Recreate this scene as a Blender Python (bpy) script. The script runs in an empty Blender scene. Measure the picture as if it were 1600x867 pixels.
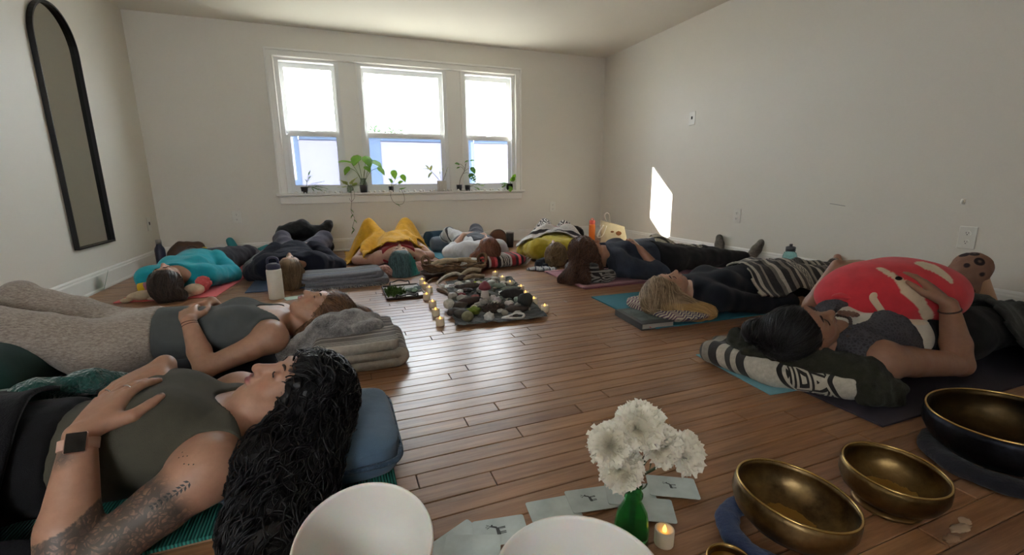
import bpy, math, random
import numpy as np
from mathutils import Matrix, Vector

# ------------------------------------------------------------------ camera, world, sun, exposure
SC = bpy.context.scene
COL = SC.collection
H = 0.80                                              # camera height above the floor
XL, XR, D, HC = -1.798, 3.624, 5.782, 2.458           # left wall, right wall, window wall, ceiling
FPX, YAW, PITCH, ROLL = 699.5875, .3651, .2109, -.0098
FWD = np.array([math.sin(YAW)*math.cos(PITCH), math.cos(YAW)*math.cos(PITCH), -math.sin(PITCH)])
_r = np.array([math.cos(YAW), -math.sin(YAW), 0.]); _u = np.cross(_r, FWD)
RT = _r*math.cos(ROLL)+_u*math.sin(ROLL); UP = -_r*math.sin(ROLL)+_u*math.cos(ROLL)
cam = bpy.data.cameras.new('camera'); cam_ob = bpy.data.objects.new('camera', cam); COL.objects.link(cam_ob)
cam.sensor_fit = 'HORIZONTAL'; cam.sensor_width = 36; cam.lens = 36*FPX/1600; cam.clip_start = .02
_m = Matrix.Identity(4)
for _i in range(3):
    _m[_i][0] = RT[_i]; _m[_i][1] = UP[_i]; _m[_i][2] = -FWD[_i]
_m[2][3] = H
cam_ob.matrix_world = _m
SC.camera = cam_ob

world = bpy.data.worlds.new('sky'); SC.world = world; world.use_nodes = True
_bg = world.node_tree.nodes['Background']
_bg.inputs[0].default_value = (.92, .96, 1, 1); _bg.inputs[1].default_value = 9.0
sun = bpy.data.lights.new('sun', 'SUN'); sun.energy = 30; sun.angle = .009; sun.color = (1, .93, .8)
sun_ob = bpy.data.objects.new('sun', sun); COL.objects.link(sun_ob)
sun_ob.rotation_euler = Vector((1, -.84, -.72)).to_track_quat('-Z', 'Y').to_euler()
SC.view_settings.view_transform = 'Standard'; SC.view_settings.look = 'None'
SC.view_settings.exposure = 1.22; SC.view_settings.gamma = 1.0; SC.view_settings.use_curve_mapping = False
SC.cycles.use_denoising = True
SC.cycles.max_bounces = 10; SC.cycles.diffuse_bounces = 6; SC.cycles.transparent_max_bounces = 16
SC.cycles.sample_clamp_indirect = 8

def F(px, py, z=0.):
    "point of the plane at height z seen at a place of the photograph"
    d = FWD+RT*(px-800)/FPX-UP*(py-433.5)/FPX
    t = (z-H)/d[2]
    return Vector((d[0]*t, d[1]*t, z))

# ------------------------------------------------------------------ noise
_rs = np.random.RandomState(7)
_perm = np.tile(_rs.permutation(256), 3).astype(np.int32)
_grad = _rs.normal(size=(256, 3)); _grad /= np.linalg.norm(_grad, axis=1)[:, None]
def pn(P, s=1., seed=0):
    "gradient noise, about -.7...7"
    P = np.asarray(P, np.float64)*s+seed*17.31
    i = np.floor(P).astype(np.int32); f = P-i; i &= 255
    w = f*f*f*(f*(f*6-15)+10)
    out = 0.
    for a in (0, 1):
        wa = w[:, 0] if a else 1-w[:, 0]
        ia = _perm[(i[:, 0]+a) & 255]
        for b in (0, 1):
            wb = w[:, 1] if b else 1-w[:, 1]
            ib = _perm[ia+((i[:, 1]+b) & 255)]
            for c in (0, 1):
                wc = w[:, 2] if c else 1-w[:, 2]
                g = _grad[_perm[ib+((i[:, 2]+c) & 255)]]
                out = out+wa*wb*wc*(g[:, 0]*(f[:, 0]-a)+g[:, 1]*(f[:, 1]-b)+g[:, 2]*(f[:, 2]-c))
    return out
def ridge(P, s, seed=0):
    return 1-np.abs(pn(P, s, seed))*2.6

# ------------------------------------------------------------------ objects
def link(o, parent=None):
    COL.objects.link(o)
    if parent is not None: o.parent = parent
    return o
def tag(o, label=None, cat=None, group=None, kind=None):
    if label: o['label'] = label
    if cat: o['category'] = cat
    if group: o['group'] = group
    if kind: o['kind'] = kind
    return o
def empty(name, loc=(0, 0, 0), rz=0., label=None, cat=None, group=None, kind=None, parent=None):
    o = bpy.data.objects.new(name, None); o.empty_display_size = .05
    o.location = loc; o.rotation_euler = (0, 0, rz)
    link(o, parent); return tag(o, label, cat, group, kind)
def mesh(name, V, Fs, mat=None, parent=None, smooth=True, uv=None, col=None, loc=None, rot=None):
    me = bpy.data.meshes.new(name)
    V = np.asarray(V, np.float32)
    if isinstance(Fs, np.ndarray) and Fs.ndim == 2:
        n, k = Fs.shape
        me.vertices.add(len(V)); me.vertices.foreach_set('co', V.ravel())
        me.loops.add(n*k); me.loops.foreach_set('vertex_index', Fs.astype(np.int32).ravel())
        me.polygons.add(n); me.polygons.foreach_set('loop_start', np.arange(0, n*k, k, dtype=np.int32))
        me.update(calc_edges=True)
    else:
        me.from_pydata([tuple(map(float, v)) for v in V], [], [list(map(int, f)) for f in Fs]); me.update()
    if len(me.polygons):
        me.polygons.foreach_set('use_smooth', np.full(len(me.polygons), bool(smooth)))
    if uv is not None:
        l = me.uv_layers.new(name='UVMap'); idx = np.empty(len(me.loops), np.int32)
        me.loops.foreach_get('vertex_index', idx)
        l.data.foreach_set('uv', np.asarray(uv, np.float32)[idx].ravel())
    if col is not None:
        a = me.color_attributes.new('Col', 'FLOAT_COLOR', 'POINT')
        c = np.ones((len(V), 4), np.float32); c[:, :3] = np.asarray(col)[:, :3]
        a.data.foreach_set('color', c.ravel())
    if mat is not None: me.materials.append(mat)
    o = bpy.data.objects.new(name, me)
    if loc is not None: o.location = loc
    if rot is not None: o.rotation_euler = rot
    return link(o, parent)
def join(parts):
    V = []; Fs = []; n = 0
    for v, f in parts:
        V.append(np.asarray(v, float)); Fs += [[i+n for i in q] for q in f]; n += len(v)
    return np.concatenate(V), Fs
def box(c, s, rz=0., bev=0.):
    "box centred at c with size s, edges chamfered by bev"
    x, y, z = s[0]/2, s[1]/2, s[2]/2
    if bev <= 0:
        V = np.array([[i, j, k] for k in (-z, z) for j in (-y, y) for i in (-x, x)])
        Fq = [[0, 2, 3, 1], [4, 5, 7, 6], [0, 1, 5, 4], [2, 6, 7, 3], [0, 4, 6, 2], [1, 3, 7, 5]]
    else:
        b = min(bev, x*.98, y*.98, z*.98); V = []; idx = {}
        for i in (-1, 1):
            for j in (-1, 1):
                for k in (-1, 1):
                    for ax in range(3):
                        p = [i*(x-b), j*(y-b), k*(z-b)]; p[ax] = (i*x, j*y, k*z)[ax]
                        idx[(i, j, k, ax)] = len(V); V.append(p)
        V = np.array(V); Fq = []
        def q(*a): Fq.append([idx[t] for t in a])
        for s_ in (-1, 1):
            for ax in range(3):
                o1, o2 = [(1, 2), (2, 0), (0, 1)][ax]
                ring = []
                for a_, b_ in ((-1, -1), (1, -1), (1, 1), (-1, 1)):
                    t = [0, 0, 0]; t[ax] = s_; t[o1] = a_; t[o2] = b_; ring.append((t[0], t[1], t[2], ax))
                q(*(ring if s_ > 0 else ring[::-1]))
        for ax in range(3):
            o1, o2 = [(1, 2), (2, 0), (0, 1)][ax]
            for a_ in (-1, 1):
                for b_ in (-1, 1):
                    def P(e, axx):
                        t = [0, 0, 0]; t[ax] = e; t[o1] = a_; t[o2] = b_; return (t[0], t[1], t[2], axx)
                    r = [P(-1, o1), P(1, o1), P(1, o2), P(-1, o2)]
                    q(*(r if a_*b_ < 0 else r[::-1]))
        for i in (-1, 1):
            for j in (-1, 1):
                for k in (-1, 1):
                    r = [(i, j, k, 0), (i, j, k, 1), (i, j, k, 2)]
                    q(*(r if i*j*k > 0 else r[::-1]))
    if rz:
        c_, s_ = math.cos(rz), math.sin(rz); V = V @ np.array([[c_, s_, 0], [-s_, c_, 0], [0, 0, 1]])
    return V+np.asarray(c, float), Fq
def lathe(prof, n=32, c=(0, 0, 0), close=False):
    "revolve (r, z) pairs about z"
    prof = np.asarray(prof, float); m = len(prof)
    a = np.arange(n)*2*math.pi/n
    V = np.stack([np.outer(prof[:, 0], np.cos(a)), np.outer(prof[:, 0], np.sin(a)), np.repeat(prof[:, 1][:, None], n, 1)], -1).reshape(-1, 3)
    Fq = []
    for i in range(m if close else m-1):
        i2 = (i+1) % m
        for j in range(n):
            k = (j+1) % n; Fq.append([i*n+j, i*n+k, i2*n+k, i2*n+j])
    if not close:
        if prof[0, 0] > 1e-6: Fq.append(list(range(n))[::-1])
        if prof[-1, 0] > 1e-6: Fq.append([(m-1)*n+j for j in range(n)])
    return V+np.asarray(c, float), Fq
def frames(P):
    P = np.asarray(P, float); T = np.gradient(P, axis=0); T /= np.linalg.norm(T, axis=1)[:, None]+1e-12
    n = np.cross(T[0], [0, 0, 1.]); n = n if np.linalg.norm(n) > 1e-3 else np.array([1., 0, 0])
    N = []
    for t in T:
        n = n-t*(n@t); n = n/(np.linalg.norm(n)+1e-12); N.append(n)
    N = np.array(N); return T, N, np.cross(T, N)
def tube(P, r, n=8, cap=True, flat=1.):
    P = np.asarray(P, float); m = len(P); r = np.broadcast_to(np.asarray(r, float), (m,))
    T, N, Bn = frames(P); a = np.arange(n)*2*math.pi/n
    V = (P[:, None]+r[:, None, None]*(np.cos(a)[None, :, None]*N[:, None]+flat*np.sin(a)[None, :, None]*Bn[:, None])).reshape(-1, 3)
    Fq = [[i*n+j, i*n+(j+1) % n, (i+1)*n+(j+1) % n, (i+1)*n+j] for i in range(m-1) for j in range(n)]
    if cap: Fq += [list(range(n))[::-1], [(m-1)*n+j for j in range(n)]]
    return V, Fq
def curve(pts, n=20):
    "smooth curve through the points"
    P = np.asarray(pts, float); m = len(P)
    E = np.concatenate([[2*P[0]-P[1]], P, [2*P[-1]-P[-2]]])
    t = np.linspace(0, m-1-1e-9, n); i = t.astype(int); f = (t-i)[:, None]
    a, b, c, d = E[i], E[i+1], E[i+2], E[i+3]
    return .5*((2*b)+(c-a)*f+(2*a-5*b+4*c-d)*f**2+(3*b-a-3*c+d)*f**3)
def grid(nu, nv, fn):
    "fn(u, v) -> xyz arrays; returns V, F, uv"
    u, v = np.meshgrid(np.linspace(0, 1, nu), np.linspace(0, 1, nv), indexing='ij')
    V = np.stack(fn(u.ravel(), v.ravel()), -1)
    i = np.arange(nu*nv).reshape(nu, nv)
    Fq = np.stack([i[:-1, :-1], i[1:, :-1], i[1:, 1:], i[:-1, 1:]], -1).reshape(-1, 4)
    return V, Fq, np.stack([u.ravel(), v.ravel()], -1)
def blob(c, r, seed=0, amp=.12, freq=2., nu=20, nv=12, p=2., rz=0., flat=None):
    "lumpy super-ellipsoid; returns V, F"
    th = np.linspace(0, 2*math.pi, nu, endpoint=False); ph = np.linspace(-math.pi/2, math.pi/2, nv)
    T, Pp = np.meshgrid(th, ph, indexing='ij')
    def sg(a, e): return np.sign(a)*np.abs(a)**e
    e = 2./p
    U = np.stack([sg(np.cos(Pp), e)*sg(np.cos(T), e), sg(np.cos(Pp), e)*sg(np.sin(T), e), sg(np.sin(Pp), e)], -1).reshape(-1, 3)
    U = U*(1+amp*2*pn(U, freq, seed))[:, None]
    V = U*np.asarray(r, float)
    if flat is not None: V[:, 2] = np.maximum(V[:, 2], flat)
    if rz:
        c_, s_ = math.cos(rz), math.sin(rz); V = V @ np.array([[c_, s_, 0], [-s_, c_, 0], [0, 0, 1]])
    V = V+np.asarray(c, float); Fq = []
    for i in range(nu):
        k = (i+1) % nu
        for j in range(nv-1): Fq.append([i*nv+j, k*nv+j, k*nv+j+1, i*nv+j+1])
    return V, Fq
def put(name, parts, mat, parent=None, smooth=True, **k):
    V, Fq = parts if isinstance(parts, tuple) else join(parts)
    return mesh(name, V, Fq, mat, parent, smooth, **k)
def copy_tree(o, parent=None):
    c = o.copy(); link(c, parent)
    for ch in o.children: copy_tree(ch, c)
    return c

# ------------------------------------------------------------------ materials
def mat_new(name):
    m = bpy.data.materials.new(name); m.use_nodes = True; nt = m.node_tree
    return m, nt, nt.nodes['Principled BSDF']
def node(nt, typ, **k):
    n = nt.nodes.new(typ)
    for a, v in k.items(): setattr(n, a, v)
    return n
def setin(n, **k):
    for a, v in k.items(): n.inputs[a.replace('_', ' ')].default_value = v
def mixc(nt, fac, a, b, mode='MIX'):
    n = node(nt, 'ShaderNodeMix', data_type='RGBA', blend_type=mode)
    for s, v in ((n.inputs[0], fac), (n.inputs[6], a), (n.inputs[7], b)):
        if isinstance(v, bpy.types.NodeSocket): nt.links.new(v, s)
        elif isinstance(v, (int, float)): s.default_value = v
        else: s.default_value = (*v[:3], 1)
    return n.outputs[2]
def mth(nt, op, a, b=None, c=None):
    n = node(nt, 'ShaderNodeMath', operation=op)
    for s, v in zip(n.inputs, (a, b, c)):
        if v is None: continue
        if isinstance(v, bpy.types.NodeSocket): nt.links.new(v, s)
        else: s.default_value = v
    return n.outputs[0]
def bump(nt, bs, h, strength=.3, dist=.01):
    b = node(nt, 'ShaderNodeBump'); b.inputs['Strength'].default_value = strength; b.inputs['Distance'].default_value = dist
    nt.links.new(h, b.inputs['Height']); nt.links.new(b.outputs[0], bs.inputs['Normal'])
def noise(nt, scale, detail=3, rough=.5, vec=None, coord='Object', stretch=None):
    n = node(nt, 'ShaderNodeTexNoise'); n.inputs['Scale'].default_value = scale; n.inputs['Detail'].default_value = detail
    n.inputs['Roughness'].default_value = rough
    if vec is None:
        tc = node(nt, 'ShaderNodeTexCoord'); vec = tc.outputs[coord]
    if stretch:
        mp = node(nt, 'ShaderNodeMapping'); mp.inputs['Scale'].default_value = stretch
        nt.links.new(vec, mp.inputs[0]); vec = mp.outputs[0]
    nt.links.new(vec, n.inputs['Vector']); return n.outputs['Fac']
def ramp(nt, fac, stops, interp='LINEAR'):
    r = node(nt, 'ShaderNodeValToRGB'); r.color_ramp.interpolation = interp
    e = r.color_ramp.elements
    while len(e) < len(stops): e.new(.5)
    for el, (p, c) in zip(e, stops): el.position = p; el.color = (*c[:3], 1)
    nt.links.new(fac, r.inputs[0]); return r.outputs[0]
def hexc(h):
    "display colour #rrggbb to linear"
    v = [int(h[i:i+2], 16)/255 for i in (0, 2, 4)]
    return tuple(c/12.92 if c <= .04045 else ((c+.055)/1.055)**2.4 for c in v)
_mc = {}
def plain(name, c, rough=.6, metal=0., var=.0, scale=20., bmp=0., bscale=200., sheen=0., trans=0., sub=0., coat=0., vcol=False, spec=None):
    "one material: colour with noise variation and fine relief"
    if name in _mc: return _mc[name]
    m, nt, bs = mat_new(name)
    c = hexc(c) if isinstance(c, str) else c
    bs.inputs['Roughness'].default_value = rough; bs.inputs['Metallic'].default_value = metal
    out = None
    if vcol:
        a = node(nt, 'ShaderNodeVertexColor', layer_name='Col'); out = a.outputs[0]
    if var > 0:
        f = noise(nt, scale, 4)
        base = out if out is not None else c
        lo = mixc(nt, 1., base, (1-var,)*3, 'MULTIPLY'); hi = mixc(nt, 1., base, (1+var,)*3, 'MULTIPLY')
        f2 = ramp(nt, f, [(.3, (0, 0, 0)), (.7, (1, 1, 1))]); out = mixc(nt, f2, lo, hi)
    if out is not None: nt.links.new(out, bs.inputs['Base Color'])
    else: bs.inputs['Base Color'].default_value = (*c, 1)
    if bmp > 0: bump(nt, bs, noise(nt, bscale, 2), bmp, .004)
    if sheen: bs.inputs['Sheen Weight'].default_value = sheen; bs.inputs['Sheen Roughness'].default_value = .5
    if trans: bs.inputs['Transmission Weight'].default_value = trans
    if coat: bs.inputs['Coat Weight'].default_value = coat
    if spec is not None: bs.inputs['Specular IOR Level'].default_value = spec
    if sub:
        bs.inputs['Subsurface Weight'].default_value = sub; bs.inputs['Subsurface Radius'].default_value = (.01, .004, .002)
        bs.inputs['Subsurface Scale'].default_value = 1.
    _mc[name] = m; return m
def fabric(name, c, var=.12, weave=500., wr=9., wst=.35, rough=.95, sheen=.15):
    "cloth: soft wrinkles and a woven relief"
    if name in _mc: return _mc[name]
    m, nt, bs = mat_new(name); c = hexc(c) if isinstance(c, str) else c
    f = noise(nt, wr*2.2, 5, .6)
    out = ramp(nt, f, [(.3, tuple(x*(1-var) for x in c)), (.7, tuple(min(1, x*(1+var)) for x in c))])
    nt.links.new(out, bs.inputs['Base Color'])
    bs.inputs['Roughness'].default_value = rough; bs.inputs['Sheen Weight'].default_value = sheen
    bs.inputs['Specular IOR Level'].default_value = .25
    h = mth(nt, 'ADD', mth(nt, 'MULTIPLY', noise(nt, wr, 3, .55), 3.), mth(nt, 'MULTIPLY', noise(nt, weave, 1), .35))
    bump(nt, bs, h, wst, .012)
    _mc[name] = m; return m
def striped(name, stops, axis=0, rep=1., zig=None, weave=450., var=.25, rough=.95, zig2=None):
    """woven stripes over the UV map; stops: (position, hex). zig: list of (from, to, background, line, number of
    diamonds) bands of a woven diamond pattern"""
    if name in _mc: return _mc[name]
    m, nt, bs = mat_new(name)
    uv = node(nt, 'ShaderNodeUVMap', uv_map='UVMap'); sp = node(nt, 'ShaderNodeSeparateXYZ'); nt.links.new(uv.outputs[0], sp.inputs[0])
    u = sp.outputs[axis]; v = sp.outputs[1-axis]
    t = mth(nt, 'FRACT', mth(nt, 'MULTIPLY', u, rep)) if rep != 1 else u
    stops = [(p, hexc(c)) for p, c in stops][:32]
    out = ramp(nt, t, stops, 'CONSTANT')
    for (a, b, bg, ln, n) in (zig or []):
        inside = mth(nt, 'MULTIPLY', mth(nt, 'GREATER_THAN', t, a), mth(nt, 'LESS_THAN', t, b))
        w = mth(nt, 'DIVIDE', mth(nt, 'SUBTRACT', t, a), b-a)
        x = mth(nt, 'ABSOLUTE', mth(nt, 'SUBTRACT', mth(nt, 'FRACT', mth(nt, 'MULTIPLY', v, n)), .5))
        y = mth(nt, 'ABSOLUTE', mth(nt, 'SUBTRACT', w, .5))
        d = mth(nt, 'FRACT', mth(nt, 'MULTIPLY', mth(nt, 'ADD', x, y), 3.2))
        on = mth(nt, 'GREATER_THAN', d, .5)
        pat = mixc(nt, on, hexc(bg), hexc(ln))
        out = mixc(nt, inside, out, pat)
    f = noise(nt, 60, 4, .7)
    out = mixc(nt, 1., out, ramp(nt, f, [(.25, (1-var,)*3), (.75, (1+var*.6,)*3)]), 'MULTIPLY')
    nt.links.new(out, bs.inputs['Base Color']); bs.inputs['Roughness'].default_value = rough
    bs.inputs['Sheen Weight'].default_value = .15; bs.inputs['Specular IOR Level'].default_value = .2
    h = mth(nt, 'ADD', mth(nt, 'MULTIPLY', noise(nt, 14, 3), 2.), mth(nt, 'MULTIPLY', noise(nt, weave, 1), .6))
    bump(nt, bs, h, .4, .01)
    _mc[name] = m; return m
# ------------------------------------------------------------------ the room
def paint(name, c, rough=.55):
    m, nt, bs = mat_new(name); c = hexc(c)
    f = noise(nt, 1.3, 4, .6)
    nt.links.new(ramp(nt, f, [(.3, tuple(x*.96 for x in c)), (.7, c)]), bs.inputs['Base Color'])
    bs.inputs['Roughness'].default_value = rough
    bump(nt, bs, mth(nt, 'ADD', noise(nt, 90, 2), mth(nt, 'MULTIPLY', noise(nt, 3, 2), 2.)), .06, .004); return m
M_WALL = paint('wall_paint', 'dedad0'); M_CEIL = paint('ceiling_paint', 'e4e0d4', .8)
M_TRIM = plain('trim_paint', 'e6e5e0', .35, bmp=.03, bscale=40)

def wood_floor():
    m, nt, bs = mat_new('floor_wood')
    oi = node(nt, 'ShaderNodeObjectInfo'); ge = node(nt, 'ShaderNodeNewGeometry')
    rnd = mth(nt, 'FRACT', mth(nt, 'ADD', mth(nt, 'MULTIPLY', oi.outputs['Random'], 7.13), ge.outputs['Random Per Island']))
    cmb = node(nt, 'ShaderNodeCombineXYZ')
    nt.links.new(mth(nt, 'MULTIPLY', rnd, 31.), cmb.inputs[0]); nt.links.new(mth(nt, 'MULTIPLY', rnd, 17.), cmb.inputs[2])
    add = node(nt, 'ShaderNodeVectorMath', operation='ADD'); nt.links.new(ge.outputs['Position'], add.inputs[0]); nt.links.new(cmb.outputs[0], add.inputs[1])
    g1 = noise(nt, 9, 6, .65, add.outputs[0], stretch=(.35, 5, 1)); g2 = noise(nt, 60, 3, .6, add.outputs[0], stretch=(.12, 3, 1))
    base = ramp(nt, rnd, [(0, hexc('84593d')), (.35, hexc('9a6d4b')), (.7, hexc('a57853')), (1, hexc('8c6449'))])
    dark = mixc(nt, 1., base, (.62, .58, .55), 'MULTIPLY')
    c = mixc(nt, ramp(nt, g1, [(.38, (0, 0, 0)), (.62, (1, 1, 1))]), dark, base)
    c = mixc(nt, mth(nt, 'MULTIPLY', ramp(nt, g2, [(.5, (0, 0, 0)), (.75, (1, 1, 1))]), .25), c, hexc('b08f6e'))
    wear = noise(nt, 2.2, 5, .7, ge.outputs['Position'])
    c = mixc(nt, mth(nt, 'MULTIPLY', ramp(nt, wear, [(.5, (0, 0, 0)), (.8, (1, 1, 1))]), .35), c, hexc('9a8069'))
    nt.links.new(c, bs.inputs['Base Color'])
    r = mth(nt, 'ADD', .27, mth(nt, 'MULTIPLY', noise(nt, 5, 5, .7, ge.outputs['Position']), .22))
    nt.links.new(r, bs.inputs['Roughness'])
    bs.inputs['Specular IOR Level'].default_value = .5
    bs.inputs['Coat Weight'].default_value = .25; bs.inputs['Coat Roughness'].default_value = .22
    h = mth(nt, 'ADD', mth(nt, 'MULTIPLY', g2, .4), noise(nt, 14, 3, .5, add.outputs[0], stretch=(.3, 1, 1)))
    bump(nt, bs, h, .12, .006); return m
M_FLOOR = wood_floor()
FRONT = -1.6                                           # the wall behind the photographer
fl = put('floor', [box(((XL+XR)/2, (FRONT+D)/2, -.06), (XR-XL+.3, D-FRONT+.3, .1))], plain('subfloor', '1c110b', .9), smooth=False); tag(fl, kind='structure')
def floor_planks():
    PW = .0632; rng = random.Random(5); lens = [.55, .72, .9, 1.1, 1.35, 1.6]
    prot = {}
    for L in lens:
        V, Fq = box((0, 0, 0), (L-.0022, PW-.0022, .012), bev=.0018); prot[L] = (V, Fq)
    rows = []
    y = FRONT+.02; k = 0
    while y < D:
        x = XL-rng.random()*.9
        while x < XR:
            L = rng.choice(lens); rows.append((x+L/2, y+PW/2, L, rng.uniform(-.0007, .0003))); x += L
        y += PW
    def vis(p):
        best = 1e9
        for xx in (p[0]-p[2]/2, p[0], p[0]+p[2]/2):
            v = np.array([xx, p[1], -H]); z = v @ FWD
            if z < .3: continue
            a = 800+FPX*(v @ RT)/z; b = 433+FPX*-(v @ UP)/z
            if -20 < a < 1620 and b < 890: best = min(best, z)
        return best
    rows.sort(key=vis)
    ms = {}; rest = []
    for i, (x, y, L, dz) in enumerate(rows):
        if i < 300:
            if L not in ms:
                o = put('plank', prot[L], M_FLOOR, fl, smooth=False); ms[L] = o.data
            else:
                o = bpy.data.objects.new('plank', ms[L]); link(o, fl)
            o.location = (x, y, -.006+dz)
        else:
            v, f = prot[L]; rest.append((v+np.array([x, y, -.006+dz]), f))
    o = put('plank_field', rest, M_FLOOR, fl, smooth=False); o['kind'] = 'stuff'
floor_planks()

WX0, WX1, WZ0, WZ1, WT = -.522, 2.274, .688, 2.145, .20     # window opening, wall thickness
wb = put('wall_back', [box(((XL-.1+WX0)/2, D+WT/2, HC/2), (WX0-XL+.1, WT, HC)), box(((XR+.1+WX1)/2, D+WT/2, HC/2), (XR+.1-WX1, WT, HC)),
    box(((WX0+WX1)/2, D+WT/2, WZ0/2), (WX1-WX0, WT, WZ0)), box(((WX0+WX1)/2, D+WT/2, (WZ1+HC)/2), (WX1-WX0, WT, HC-WZ1))], M_WALL, smooth=False); tag(wb, kind='structure')
o = put('wall_left', [box((XL-.1, (FRONT+D)/2, HC/2), (.2, D-FRONT+.6, HC))], M_WALL, smooth=False); tag(o, kind='structure')
o = put('wall_right', [box((XR+.1, (FRONT+D)/2, HC/2), (.2, D-FRONT+.6, HC))], M_WALL, smooth=False); tag(o, kind='structure')
# the unseen wall behind the photographer; its opening is added to let in fill light
FX0, FX1, FZ0, FZ1 = -1.72, -.95, .9, 2.0
o = put('wall_front', [box(((XL+FX0)/2, FRONT-.1, HC/2), (FX0-XL, .2, HC)), box(((XR+FX1)/2, FRONT-.1, HC/2), (XR-FX1, .2, HC)),
    box(((FX0+FX1)/2, FRONT-.1, FZ0/2), (FX1-FX0, .2, FZ0)), box(((FX0+FX1)/2, FRONT-.1, (FZ1+HC)/2), (FX1-FX0, .2, HC-FZ1))], M_WALL, smooth=False); tag(o, kind='structure')
o = put('ceiling', [box(((XL+XR)/2, (FRONT+D)/2, HC+.05), (XR-XL+.4, D-FRONT+.6, .1))], M_CEIL, smooth=False); tag(o, kind='structure')

def prof_run(prof, a, b, inward):
    "extrude an (out, z) profile from a to b along a wall; inward points into the room"
    a, b, n = Vector(a), Vector(b), Vector(inward); m = len(prof)
    V = [p+n*o_+Vector((0, 0, z)) for p in (a, b) for o_, z in prof]
    Fq = [[i, (i+1) % m, m+(i+1) % m, m+i] for i in range(m)]+[list(range(m))[::-1], [m+i for i in range(m)]]
    return np.array([list(v) for v in V]), Fq
BBP = [(0, 0), (.026, 0), (.026, .012), (.018, .022), (.018, .118), (.013, .128), (.013, .138), (.006, .15), (0, .15)]
for nm, a, b, n in (('baseboard_left', (XL, FRONT, 0), (XL, D, 0), (1, 0, 0)), ('baseboard_back', (XL, D, 0), (XR, D, 0), (0, -1, 0)), ('baseboard_right', (XR, FRONT, 0), (XR, D, 0), (-1, 0, 0))):
    o = put(nm, prof_run(BBP, a, b, n), M_TRIM, smooth=False); tag(o, kind='structure')

# ------------------------------------------------------------------ window
def rect_frame(x0, x1, z0, z1, w, y, t, wb_=None):
    "four bars round a rectangle, inner edge w inside the outer one"
    wb_ = wb_ or w
    return [box(((x0+w/2), y, (z0+z1)/2), (w, t, z1-z0)), box((x1-w/2, y, (z0+z1)/2), (w, t, z1-z0)),
            box(((x0+x1)/2, y, z1-w/2), (x1-x0-2*w, t, w)), box(((x0+x1)/2, y, z0+wb_/2), (x1-x0-2*w, t, wb_))]
CW = .085
def casing():
    parts = []
    for (o0, o1, t) in ((0, CW, .016), (CW-.022, CW, .03), (.004, .016, .024)):
        parts += [box((WX0-(o0+o1)/2, D-t/2, (WZ0+WZ1+o1)/2), (o1-o0, t, WZ1-WZ0+o1), bev=.003), box((WX1+(o0+o1)/2, D-t/2, (WZ0+WZ1+o1)/2), (o1-o0, t, WZ1-WZ0+o1), bev=.003),
                  box(((WX0+WX1)/2, D-t/2-.0006, WZ1+(o0+o1)/2), (WX1-WX0+2*o1, t, o1-o0), bev=.003)]
    return parts
o = put('trim_1', casing(), M_TRIM, smooth=False); tag(o, kind='structure')
o = put('trim_2', [box(((WX0+WX1)/2, D+.035, WZ0-.011), (WX1-WX0+.24, .19, .026), bev=.006), box(((WX0+WX1)/2, D-.012, WZ0-.072), (WX1-WX0+.17, .024, .09), bev=.005),
    box(((WX0+WX1)/2, D-.018, WZ0-.034), (WX1-WX0+.19, .036, .016), bev=.005)], M_TRIM, smooth=False); tag(o, kind='structure')
for i, (a, b) in enumerate(((.13, .329), (1.371, 1.565))):
    o = put('trim_%d' % (3+i), [box(((a+b)/2, D+.085, (WZ0+WZ1)/2), (b-a, .13, WZ1-WZ0)), box((a+.008, D+.014, (WZ0+WZ1)/2), (.012, .02, WZ1-WZ0)), box((b-.008, D+.014, (WZ0+WZ1)/2), (.012, .02, WZ1-WZ0))], M_TRIM, smooth=False); tag(o, kind='structure')
def glass_mat():
    m, nt, bs = mat_new('window_glass'); nt.nodes.remove(bs)
    tr = node(nt, 'ShaderNodeBsdfTransparent'); gl = node(nt, 'ShaderNodeBsdfGlossy'); gl.inputs['Roughness'].default_value = .02
    tr.inputs[0].default_value = (.96, .98, .98, 1)
    mx = node(nt, 'ShaderNodeMixShader'); mx.inputs[0].default_value = .06
    nt.links.new(tr.outputs[0], mx.inputs[1]); nt.links.new(gl.outputs[0], mx.inputs[2])
    nt.links.new(mx.outputs[0], nt.nodes['Material Output'].inputs[0]); return m
def film_mat(name, c, k):
    m, nt, bs = mat_new(name); nt.nodes.remove(bs)
    tl = node(nt, 'ShaderNodeBsdfTranslucent'); tr = node(nt, 'ShaderNodeBsdfTransparent'); tl.inputs[0].default_value = (*hexc(c), 1)
    tr.inputs[0].default_value = (*hexc(c), 1)
    mx = node(nt, 'ShaderNodeMixShader'); mx.inputs[0].default_value = k
    nt.links.new(tl.outputs[0], mx.inputs[1]); nt.links.new(tr.outputs[0], mx.inputs[2])
    nt.links.new(mx.outputs[0], nt.nodes['Material Output'].inputs[0]); return m
M_GLASS = glass_mat(); M_FILM = film_mat('frosted_film', '9595a2', .03); M_FRAME_SHADE = film_mat('frame_shade_blue', '7c8697', .02)  # the blue one is a shade colour, for the frame's shading on the panes
ZM = 1.365                                            # meeting rail
M_SASH = plain('sash_paint', 'e2e3e2', .4)
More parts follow.
